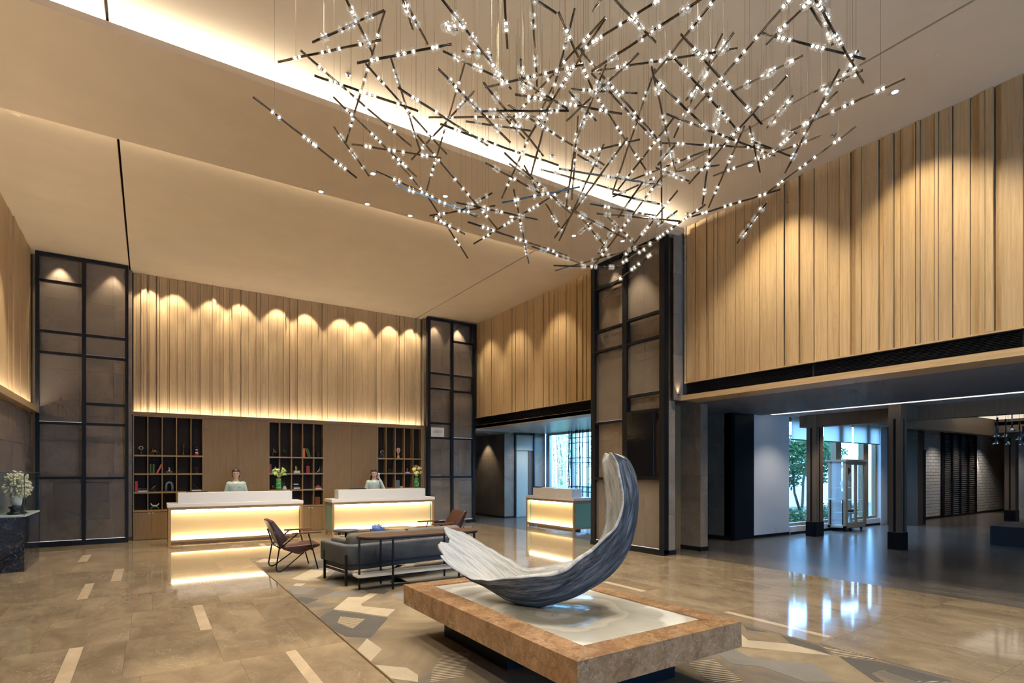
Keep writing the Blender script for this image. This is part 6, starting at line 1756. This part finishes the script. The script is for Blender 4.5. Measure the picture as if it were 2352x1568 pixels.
ad = pnt.nodes.new('ShaderNodeMix'); ad.data_type = 'RGBA'; ad.blend_type = 'ADD'; ad.inputs[0].default_value = 0.42
pnt.links.new(ctr.outputs[0], ad.inputs[6]); pnt.links.new(nz.outputs['Color'], ad.inputs[7])
ln = pnt.nodes.new('ShaderNodeVectorMath'); ln.operation = 'LENGTH'
pnt.links.new(ad.outputs[2], ln.inputs[0])
wv = pnt.nodes.new('ShaderNodeMath'); wv.operation = 'SINE'
ml = pnt.nodes.new('ShaderNodeMath'); ml.operation = 'MULTIPLY'; ml.inputs[1].default_value = 17.0
pnt.links.new(ln.outputs['Value'], ml.inputs[0]); pnt.links.new(ml.outputs[0], wv.inputs[0])
ringc = ramp(pnt, wv.outputs[0], [(0.3, (0.54, 0.53, 0.48)), (0.8, (0.74, 0.73, 0.68))])
cen = ramp(pnt, ln.outputs['Value'], [(0.30, (0.26, 0.25, 0.23)), (0.52, (0.66, 0.64, 0.60)), (0.80, (1.0, 1.0, 1.0))])
pnt.links.new(mixc(pnt, 1.0, ringc, cen, 'MULTIPLY'), pb.inputs['Base Color'])
pb.inputs['Roughness'].default_value = 0.12
bp_ = pnt.nodes.new('ShaderNodeBump'); bp_.inputs['Strength'].default_value = 0.12; bp_.inputs['Distance'].default_value = 0.02
pnt.links.new(wv.outputs[0], bp_.inputs['Height']); pnt.links.new(bp_.outputs['Normal'], pb.inputs['Normal'])
part('resin_pool', MB().box(QX0 + 0.001, QX1 - 0.001, QY0 + 0.001, QY1 - 0.001, 0.4321, 0.4395).shift(sh_), pm, pl)
part('base_block', MB().box(2.25, 3.2, 3.5, 4.55, 0.005, PZ0 - 0.001).shift(sh_), NAVYB, pl)
part('base_block', MB().box(2.55, 3.2, 2.72, 3.44, 0.005, PZ0 - 0.001).shift(sh_), NAVYB, pl)

# ------------------------------------------------------------------ driftwood sculpture
def driftwood():
    st = [(Vector(s[0:3]), Vector(s[3:6]), Vector(s[6:9])) for s in SCULPT]

    def cr(a, b, c, d, u):
        return 0.5 * ((2 * b) + (c - a) * u + (2 * a - 5 * b + 4 * c - d) * u * u + (3 * b - a - 3 * c + d) * u ** 3)
    S = 132; T = 22
    rows = []
    n = len(st)
    for i in range(S):
        g = i / (S - 1) * (n - 1)
        k = min(int(g), n - 2); u = g - k
        q = [st[max(k - 1, 0)], st[k], st[k + 1], st[min(k + 2, n - 1)]]
        rows.append([cr(q[0][j], q[1][j], q[2][j], q[3][j], u) for j in range(3)])
    inner, outer_ = [], []
    for i, (F_, O_, N_) in enumerate(rows):
        s = i / (S - 1)
        ctrl = O_ * 2 - (F_ + N_) * 0.5
        tow = ((F_ + N_) * 0.5 - O_)
        tw = tow.normalized() if tow.length > 1e-4 else Vector((0, 0, 1))
        tang = (rows[min(i + 1, S - 1)][1] - rows[max(i - 1, 0)][1]).normalized()
        ri, ro = [], []
        for j in range(T):
            t_ = j / (T - 1)
            jag = noise.noise(Vector((s * 16.0, 3.1, 0))) * 0.014 + noise.noise(Vector((s * 45.0, 7.3, 0))) * 0.007
            tt = t_
            p = F_ * (1 - tt) ** 2 + ctrl * 2 * tt * (1 - tt) + N_ * tt * tt
            edge = abs(2 * t_ - 1) ** 4
            p = p + (F_ - N_).normalized() * jag * edge * (1 if t_ < 0.5 else -1)
            # split ends
            if s < 0.08:
                p = p - tang * (0.075 * (0.08 - s) / 0.08) * (noise.noise(Vector((t_ * 5.5, 0.4, 1.7))) * 1.8 + 0.5 * noise.noise(Vector((t_ * 17, 2.2, 0.1))))
            if s > 0.95:
                p = p + tang * (0.06 * (s - 0.95) / 0.05) * (noise.noise(Vector((t_ * 6, 9.4, 1.7))) * 1.6)
            th = 0.020 * (1 - 0.55 * edge)
            lap = Vector((t_ * 16.0, s * 3.2, 0.0))
            ridge = noise.fractal(lap, 1.0, 2.0, 4)
            lap2 = Vector((t_ * 34.0, s * 5.0, 4.0))
            ri.append(p + tw * (th + 0.006 * noise.fractal(lap2, 1.0, 2.0, 3)))
            ro.append(p - tw * (th + 0.016 * ridge + 0.003))
        inner.append(ri); outer_.append(ro)
    verts = [v for r in inner for v in r] + [v for r in outer_ for v in r]
    off = S * T
    faces, mi, uvs = [], [], []

    def uv(idx):
        q = idx % off
        return ((q % T) / (T - 1), (q // T) / (S - 1))
    for i in range(S - 1):
        for j in range(T - 1):
            a = i * T + j
            faces.append((a, a + T, a + T + 1, a + 1)); mi.append(0)
            faces.append((off + a, off + a + 1, off + a + T + 1, off + a + T)); mi.append(1)
        for j in (0, T - 1):
            a = i * T + j
            f = (a, off + a, off + a + T, a + T)
            faces.append(f if j == 0 else f[::-1]); mi.append(0)
    for i in (0, S - 1):
        for j in range(T - 1):
            a = i * T + j
            f = (a, a + 1, off + a + 1, off + a)
            faces.append(f if i == 0 else f[::-1]); mi.append(0)
    return verts, faces, mi, uv


def drift_mat(name, c1, c2, c3, bump, crackd):
    m, nt, b = new_mat(name)
    tc = nt.nodes.new('ShaderNodeTexCoord')
    mp = nt.nodes.new('ShaderNodeMapping'); mp.inputs['Scale'].default_value = (20, 9, 1)
    nt.links.new(tc.outputs['UV'], mp.inputs['Vector'])
    n1 = noisef(nt, mp.outputs[0], 1.0, 8, 0.5, 0.7)
    mp2 = nt.nodes.new('ShaderNodeMapping'); mp2.inputs['Scale'].default_value = (60, 14, 1)
    nt.links.new(tc.outputs['UV'], mp2.inputs['Vector'])
    n2 = noisef(nt, mp2.outputs[0], 1.0, 5, 0.3, 0.7)
    c = ramp(nt, n1, [(0.30, c1), (0.5, c2), (0.70, c3)])
    c = mixc(nt, 1.0, c, ramp(nt, n2, [(0.34, (crackd,) * 3), (0.5, (1,) * 3)]), 'MULTIPLY')
    nt.links.new(c, b.inputs['Base Color'])
    b.inputs['Roughness'].default_value = 0.8; b.inputs['Specular IOR Level'].default_value = 0.2
    bp = nt.nodes.new('ShaderNodeBump'); bp.inputs['Strength'].default_value = bump; bp.inputs['Distance'].default_value = 0.012
    nt.links.new(n2, bp.inputs['Height']); nt.links.new(bp.outputs['Normal'], b.inputs['Normal'])
    return m


dv, df, dmi, duv = driftwood()
_base = Vector((2.55, 3.55, 0.44))
dme = bpy.data.meshes.new('driftwood_sculpture')
dme.from_pydata([tuple(v - _base) for v in dv], [], df)
dme.materials.append(drift_mat('driftwood_inside', (0.33, 0.345, 0.36), (0.60, 0.62, 0.63), (0.78, 0.785, 0.785), 0.9, 0.62))
dme.materials.append(drift_mat('driftwood_bark_blue_light', (0.032, 0.036, 0.042), (0.112, 0.126, 0.142), (0.32, 0.335, 0.35), 1.0, 0.30))  # blue daylight on the bark is put into its base colours
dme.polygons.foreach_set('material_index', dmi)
dme.polygons.foreach_set('use_smooth', [True] * len(df))
ul = dme.uv_layers.new(name='grain')
for lp in dme.loops:
    ul.data[lp.index].uv = duv(lp.vertex_index)
dme.update()
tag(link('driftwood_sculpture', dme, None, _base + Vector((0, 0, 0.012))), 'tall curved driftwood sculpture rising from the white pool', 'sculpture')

# ------------------------------------------------------------------ display case with coral
BLKMAR = marble('black_marble', (0.010, 0.009, 0.009), (0.022, 0.019, 0.018), (0.62, 0.55, 0.48), 0.05, 2.2, 0.007, 0.9, 0.12, 6.0, 0.0, spec=0.6)
case = thing('display_case', 'black marble display stand with glass case by left wall', 'display case', (-1.72, 11.6, 0))
part('base', MB().box(-0.195, 0.17, -0.65, 0.68, 0, 0.815), BLKMAR, case)
part('deck', MB().box(-0.20, 0.18, -0.66, 0.69, 0.816, 0.838), plain('pale_deck', (0.5, 0.56, 0.54), 0.3), case)
CASEG = clear_glass('case_glass', (0.95, 0.985, 0.97), 0.35, 0.0, 0.01)
EDGEG = plain('green_glass_edge', (0.05, 0.10, 0.085), 0.2)
gz0, gz1 = 0.839, 1.475
part('glass_panel', MB().box(-0.19, 0.165, -0.65, -0.643, gz0, gz1), CASEG, case)
part('glass_panel', MB().box(0.163, 0.17, -0.643, 0.673, gz0, gz1), CASEG, case)
part('glass_panel', MB().box(-0.19, 0.165, 0.673, 0.68, gz0, gz1), CASEG, case)
part('glass_lid', MB().box(-0.19, 0.17, -0.65, 0.68, gz1, gz1 + 0.008), CASEG, case)
part('glass_edge', MB().box(0.164, 0.172, -0.652, -0.644, gz0, gz1), EDGEG, case)
part('glass_edge', MB().box(0.164, 0.172, 0.674, 0.682, gz0, gz1), EDGEG, case)
part('glass_edge', MB().box(0.163, 0.172, -0.652, 0.682, gz1, gz1 + 0.009).box(-0.19, 0.163, -0.652, -0.645, gz1, gz1 + 0.009), EDGEG, case)
cor = thing('coral_ornament', 'cream branching coral on a carved black stand in the glass case', 'coral', (-1.70, 11.38, 0.8385))
cor.scale = (1.0, 1.25, 1.2)
part('stand', MB().lathe([(0.11, 0), (0.12, 0.02), (0.08, 0.035), (0.07, 0.06), (0.10, 0.09), (0.04, 0.11), (0, 0.11)], n=18, sy=1.6).tube([(0, 0.1, 0.03), (0.0, 0.25, 0.12), (0, 0.42, 0.16), (0, 0.5, 0.08)], [0.03, 0.04, 0.035, 0.02], 8).tube([(0, 0.2, 0.1), (0, 0.32, 0.02)], 0.02, 6), P['black'], cor)
part('shell', MB().ball((0.0, 0.0, 0.17), 0.075, 12, (0.9, 1.0, 1.25)), P['white'], cor)
COR = plain('cream_coral', (0.78, 0.70, 0.50), 0.7, bump=0.3, bscale=120)
cm = MB()
_cr = random.Random(17)
for (c0, R0, n_) in (((0, 0.02, 0.37), 0.17, 170), ((0, 0.34, 0.33), 0.13, 100), ((0.02, 0.18, 0.34), 0.12, 70)):
    for k in range(n_):
        d = Vector((_cr.gauss(0, 0.6), _cr.gauss(0, 1), _cr.gauss(0, 1))).normalized()
        p0 = Vector(c0) + d * R0 * 0.35
        p1 = Vector(c0) + d * R0 * _cr.uniform(0.75, 1.1)
        p1.x = max(-0.15, min(0.13, p1.x))
        mid = p0.lerp(p1, 0.6) + Vector((_cr.uniform(-1, 1), _cr.uniform(-1, 1), _cr.uniform(-1, 1))) * 0.012
        cm.tube([p0, mid, p1], [0.012, 0.013, 0.016], 5)
        cm.ball(p1, 0.0165, 5)
part('coral', cm, COR, cor)

# ------------------------------------------------------------------ small sign on the middle screen
sg = thing('white_sign', 'small white sign with black lettering on the middle screen', 'sign', (6.63, 14.235, 2.47))
part('board', MB().box(0, 0.40, -0.006, 0.012, 0, 0.262), plain('sign_board', (0.72, 0.70, 0.66), 0.5), sg)
INK = plain('sign_ink', (0.02, 0.02, 0.022), 0.5)


def text(body, size, x, z, parent, squeeze=1.0):
    cu = bpy.data.curves.new('lettering', 'FONT')
    cu.body = body; cu.size = size; cu.align_x = 'CENTER'; cu.extrude = 0.0006
    cu.materials.append(INK)
    tmp = bpy.data.objects.new('lettering_source', cu)
    COL.objects.link(tmp)
    me = bpy.data.meshes.new_from_object(tmp.evaluated_get(bpy.context.evaluated_depsgraph_get()))
    bpy.data.objects.remove(tmp)
    return link('lettering', me, parent, (x, -0.0072, z), (PI / 2, 0, 0), (squeeze, 1, 1))


text('MARRIOTT', 0.026, 0.2, 0.175, sg, 1.2)
text('BONVOY', 0.066, 0.2, 0.112, sg, 1.0)
text('* * * * *', 0.034, 0.2, 0.06, sg, 1.2)

# ------------------------------------------------------------------ display cabinet on castors in the corridor
CABW = wood('pale_cabinet_wood', (0.33, 0.26, 0.18), (0.42, 0.34, 0.25), 'z', 0.5)
cab = thing('display_cabinet', 'tall pale wood and glass display cabinet on castors', 'cabinet', (14.40, 6.93, 0))
cw, cd, ch = 1.06, 0.42, 1.79
FROSTG = plain('frosted_glass', (0.62, 0.72, 0.78), 0.5, alpha=0.35)
for x in (0, cw - 0.06):
    for y in (0, cd - 0.06):
        part('post', MB().box(x, x + 0.06, y, y + 0.06, 0.09, ch - 0.05), CABW, cab)
part('top', MB().box(-0.03, cw + 0.03, -0.03, cd + 0.03, ch - 0.05, ch), CABW, cab)
part('bottom', MB().box(0, cw, 0, cd, 0.09, 0.14), CABW, cab)
for z in (0.45, 0.76, 1.07, 1.40):
    part('shelf_board', MB().box(0.062, cw - 0.062, 0.03, cd - 0.03, z, z + 0.012), FROSTG, cab)
for k in range(2):
    a = 0.06 + k * (cw - 0.12) / 2
    b = a + (cw - 0.12) / 2
    d = part('door', MB().box(a + 0.002, a + 0.06, 0.0, 0.03, 0.14, ch - 0.05).box(b - 0.06, b - 0.002, 0.0, 0.03, 0.14, ch - 0.05).box(a + 0.06, b - 0.06, 0.0, 0.03, 0.14, 0.22).box(a + 0.06, b - 0.06, 0.0, 0.03, ch - 0.13, ch - 0.05), CABW, cab)
    part('door_glass', MB().box(a + 0.06, b - 0.06, 0.012, 0.016, 0.22, ch - 0.13), PANE, d)
part('side_glass', MB().box(0.01, 0.016, 0.06, cd - 0.06, 0.14, ch - 0.05), FROSTG, cab)
for y in (0.06, cd - 0.06):
    part('push_rail', MB().tube([(-0.02, y, 0.16), (-0.02, y, 0.78), (-0.10, y, 0.80)], 0.012, 8), BLACKM, cab)
part('push_rail', MB().tube([(-0.10, 0.0, 0.80), (-0.10, cd, 0.80)], 0.012, 8), ALU, cab)
for x in (0.1, cw - 0.1):
    for y in (0.08, cd - 0.08):
        part('castor', MB().lathe([(0.038, -0.014), (0.038, 0.014)], (x, y, 0.039), 12, 'y').tube([(x, y, 0.05), (x, y, 0.09)], 0.01, 6), BLACKM, cab)
cx0, cy0 = 14.40, 6.83
def cdeco(name, label, cat, x, y, z, parts_): 
    t = thing(name, label, cat, (cx0 + x, cy0 + y, z))
    for pn, mb, mt in parts_: part(pn, mb, P[mt], t)
cdeco('glass_jug', 'white round jug in the display cabinet', 'jug', 0.40, 0.3, 1.083, [('body', MB().lathe([(0.05, 0), (0.10, 0.04), (0.12, 0.11), (0.08, 0.17), (0.05, 0.19), (0.06, 0.21), (0, 0.2)], n=16), 'white'), ('handle', MB().tube([(0.1, 0, 0.15), (0.16, 0, 0.13), (0.11, 0, 0.06)], 0.012, 6), 'white')])
cdeco('rust_ornament', 'rust coloured round ornament on the cabinet top shelf', 'ornament', 0.5, 0.3, 1.413, [('body', MB().ball((0, 0, 0.10), 0.085, 12), 'maroon'), ('foot', MB().lathe([(0.05, 0), (0.05, 0.02), (0.02, 0.03), (0, 0.03)], n=10), 'bronze')])
cdeco('picture_card', 'framed picture standing in the display cabinet', 'picture', 0.42, 0.35, 0.773, [('frame', MB().box(-0.12, 0.12, -0.01, 0.01, 0, 0.22), 'cream'), ('print', MB().box(-0.09, 0.09, -0.013, -0.01, 0.03, 0.19), 'slate')])
cdeco('wooden_tray', 'dark wooden tray in the display cabinet', 'tray', 0.65, 0.3, 0.463, [('tray', MB().lathe([(0.06, 0), (0.2, 0.05), (0.21, 0.06), (0.19, 0.055), (0.05, 0.01), (0, 0.01)], n=16), 'maroon')])
cdeco('white_bottle', 'slim white bottle at the bottom of the cabinet', 'bottle', 0.65, 0.3, 0.141, [('body', MB().lathe([(0.05, 0), (0.055, 0.1), (0.03, 0.18), (0.018, 0.26), (0.02, 0.27), (0, 0.27)], n=12), 'white'), ('rim', MB().lathe([(0.02, 0.27), (0.022, 0.275), (0.018, 0.28), (0, 0.28)], n=10), 'white')])

# ------------------------------------------------------------------ chandelier of rods and glass beads
BEADG = clear_glass('bead_glass', (0.98, 0.98, 0.97), 2.2, 0.02, 0.10, 0.07)
BEADL = emis('bead_led', (1.0, 0.92, 0.78), 15.0)
BEADC = plain('bead_clear_core', (0.82, 0.80, 0.74), 0.15, spec=0.8, alpha=0.45)
RODM = plain('gunmetal_rod', (0.20, 0.165, 0.13), 0.2, 0.9)
WIREM = plain('steel_wire', (0.30, 0.24, 0.16), 0.4, 0.8)
ch = thing('chandelier', 'sprawling chandelier of crossed metal rods strung with glass beads', 'chandelier', (3.6, 4.2, 5.85))
CH0 = Vector((3.6, 4.2, 5.85))
# bead along local z, a flattened glass globe with a lit or clear core
bl = MB(); bl.lathe([(0.008, -0.021), (0.022, -0.018), (0.031, -0.007), (0.031, 0.007), (0.022, 0.018), (0.008, 0.021)], n=14)
bl.cur = 1; bl.ball((0, 0, 0), 0.0135, 8, (1, 1, 0.9))
bead_lit = bl.mesh('glass_bead', [BEADG, BEADL])
bc = MB(); bc.lathe([(0.008, -0.022), (0.022, -0.019), (0.032, -0.007), (0.032, 0.007), (0.022, 0.019), (0.008, 0.022)], n=14)
bc.cur = 1; bc.lathe([(0.010, -0.016), (0.018, -0.006), (0.018, 0.006), (0.010, 0.016)], n=10)
bc.cur = 2; bc.ball((0.013, 0.006, 0.004), 0.0075, 6)
bead_clear = bc.mesh('glass_bead', [BEADG, BEADC, BEADL])
_cr = random.Random(8)
jobs = []
for ri, (x0, y0, z0, x1, y1, z1, clr, bs) in enumerate(RODS):
    a, b = Vector((x0, y0, z0)) - CH0, Vector((x1, y1, z1)) - CH0
    L = (b - a).length
    q = (b - a).to_track_quat('Z', 'Y')
    # a bundle of three thin bars twisted together
    m = MB()
    tw = max(6, int(L * 14))
    for k in range(3):
        ph = k * 2.094 + ri
        m.tube([(0.006 * math.cos(ph + 5.0 * i / tw * L), 0.006 * math.sin(ph + 5.0 * i / tw * L), L * i / tw) for i in range(tw + 1)], 0.0048, 5)
    ro = link('rod', m.mesh('rod', RODM), ch, a)
    ro.rotation_mode = 'QUATERNION'; ro.rotation_quaternion = q
    for t_, s in bs:
        p = a.lerp(b, t_)
        jobs.append(((p + CH0), ro, t_ * L, s, clr, p, q))
    for t_ in ((0.18, 0.82) if L > 0.5 else (0.5,)):
        p = a.lerp(b, t_)
        part('wire', MB().tube([p + Vector((0, 0, 0.006)), Vector((p.x, p.y, 0.0))], 0.0011, 4, cap=False), WIREM, ch)
jobs.sort(key=lambda j: -j[3] / (j[0] - Vector((0, 0, 1.5))).length)
rest = MB()
for k, (pw, ro, h, s, clr, p, q) in enumerate(jobs):
    lit = (not clr) or (k % 7 == 3)
    src = bead_lit if lit else bead_clear
    if k < 300:
        o = link('glass_bead', src, ro, (0, 0, h), (0, 0, _cr.uniform(0, 6)), (s, s, s))
    else:
        b0 = len(rest.v)
        for kind, rr in ((0, 1.0),):
            pass
        M = Matrix.Translation(p) @ q.to_matrix().to_4x4() @ Matrix.Scale(s, 4)
        rest.cur = 0; rest.lathe([(0.008, -0.021), (0.022, -0.018), (0.031, -0.007), (0.031, 0.007), (0.022, 0.018), (0.008, 0.021)], n=12)
        if lit:
            rest.cur = 1; rest.ball((0, 0, 0), 0.0135, 7, (1, 1, 0.9))
        else:
            rest.cur = 2; rest.lathe([(0.010, -0.016), (0.018, 0), (0.010, 0.016)], n=8)
            rest.cur = 1; rest.ball((0.013, 0.006, 0.004), 0.0075, 5)
        rest.rot(M, b0)
ro = part('small_beads', rest, [BEADG, BEADL, BEADC], ch)
ro['kind'] = 'stuff'

# ------------------------------------------------------------------ ceiling fittings
RINGM = plain('downlight_ring', (0.62, 0.58, 0.52), 0.4)
DLGT = emis('downlight_lens', (1.0, 0.90, 0.72), 12.0)
ring_me = MB().lathe([(0.036, 0.0), (0.052, 0.0), (0.052, -0.006), (0.045, -0.009), (0.036, -0.004)], n=20).mesh('ring', RINGM)
lens_me = MB().lathe([(0.035, -0.001), (0.034, -0.004), (0, -0.004)], n=16).mesh('lens', DLGT)
trim_me = MB().lathe([(0.030, 0.0), (0.040, 0.0), (0.040, -0.003), (0.032, -0.004)], n=18).mesh('ring', CEILP)
well_me = MB().lathe([(0.030, -0.0008), (0, -0.0008)], n=14).mesh('lens', plain('antiglare_lens', (0.25, 0.2, 0.14), 0.4))
for (x, y, z), bright in SPOTS:
    if abs(y - 14.42) < 0.005: lab, grp = 'recessed downlight in the row above the reception boards', 'downlights above the reception boards'
    elif abs(y - 14.40) < 0.005: lab, grp = 'recessed downlight just above a framed screen', 'downlights above the framed screens'
    elif z < 5.75: lab, grp = 'recessed downlight in the dropped ceiling beam', 'downlights in the ceiling beam'
    elif x > 7.0 and y > 9: lab, grp = 'recessed downlight washing the boards over the alcove', 'downlights over the alcove boards'
    elif x > 7.0: lab, grp = 'recessed downlight washing the tall right board wall', 'downlights along the right wall'
    elif x < -1.2: lab, grp = 'added fill downlight along the left wall', 'added fill downlights along the left wall'
    elif y > 9: lab, grp = 'added fill downlight in the ceiling over the desks', 'added fill downlights over the desks'
    else: lab, grp = 'added fill downlight in the near lobby ceiling', 'added fill downlights in the near ceiling'
    zc = 5.70 if z < 5.75 else CEIL
    t = thing('ceiling_downlight', lab, 'light', (x, y, zc - 0.0005), 0, grp)
    link('ring', ring_me if bright else trim_me, t); link('lens', lens_me if bright else well_me, t)
spk = (MB().lathe([(0.03, 0), (0.032, -0.006), (0.012, -0.012), (0.006, -0.03), (0.018, -0.034), (0, -0.036)], n=14)).mesh('sprinkler', plain('sprinkler_chrome', (0.4, 0.38, 0.35), 0.3, 1.0))
for (x, y), lab in (((1.834, 6.064), 'small chrome sprinkler near the cove, left part of ceiling'), ((7.40, 3.707), 'small chrome sprinkler near the right board wall'), ((4.655, 6.088), 'small chrome sprinkler near the cove behind the chandelier'), ((7.60, 6.20), 'small chrome sprinkler beside the tall pier')):
    tag(link('sprinkler_head', spk, None, (x, y, CEIL - 0.0005)), lab, 'sprinkler')

# small uplight on the fascia beside the tall pier
t = thing('pier_uplight', 'tiny uplight glowing beside the tall stone pier', 'light', (7.90, 6.625, 2.856))
part('body', MB().lathe([(0.02, 0), (0.02, 0.016), (0.014, 0.018), (0, 0.018)], n=12), BLACKM, t)
part('lens', MB().lathe([(0.012, 0.0185), (0, 0.0195)], n=10), DLGT, t)
lamp('uplight_beam', 'SPOT', (7.90, 6.625, 2.89), 6, WARM, target=(7.90, 6.66, 4.0), spot_size=math.radians(80), spot_blend=0.8, shadow_soft_size=0.02)
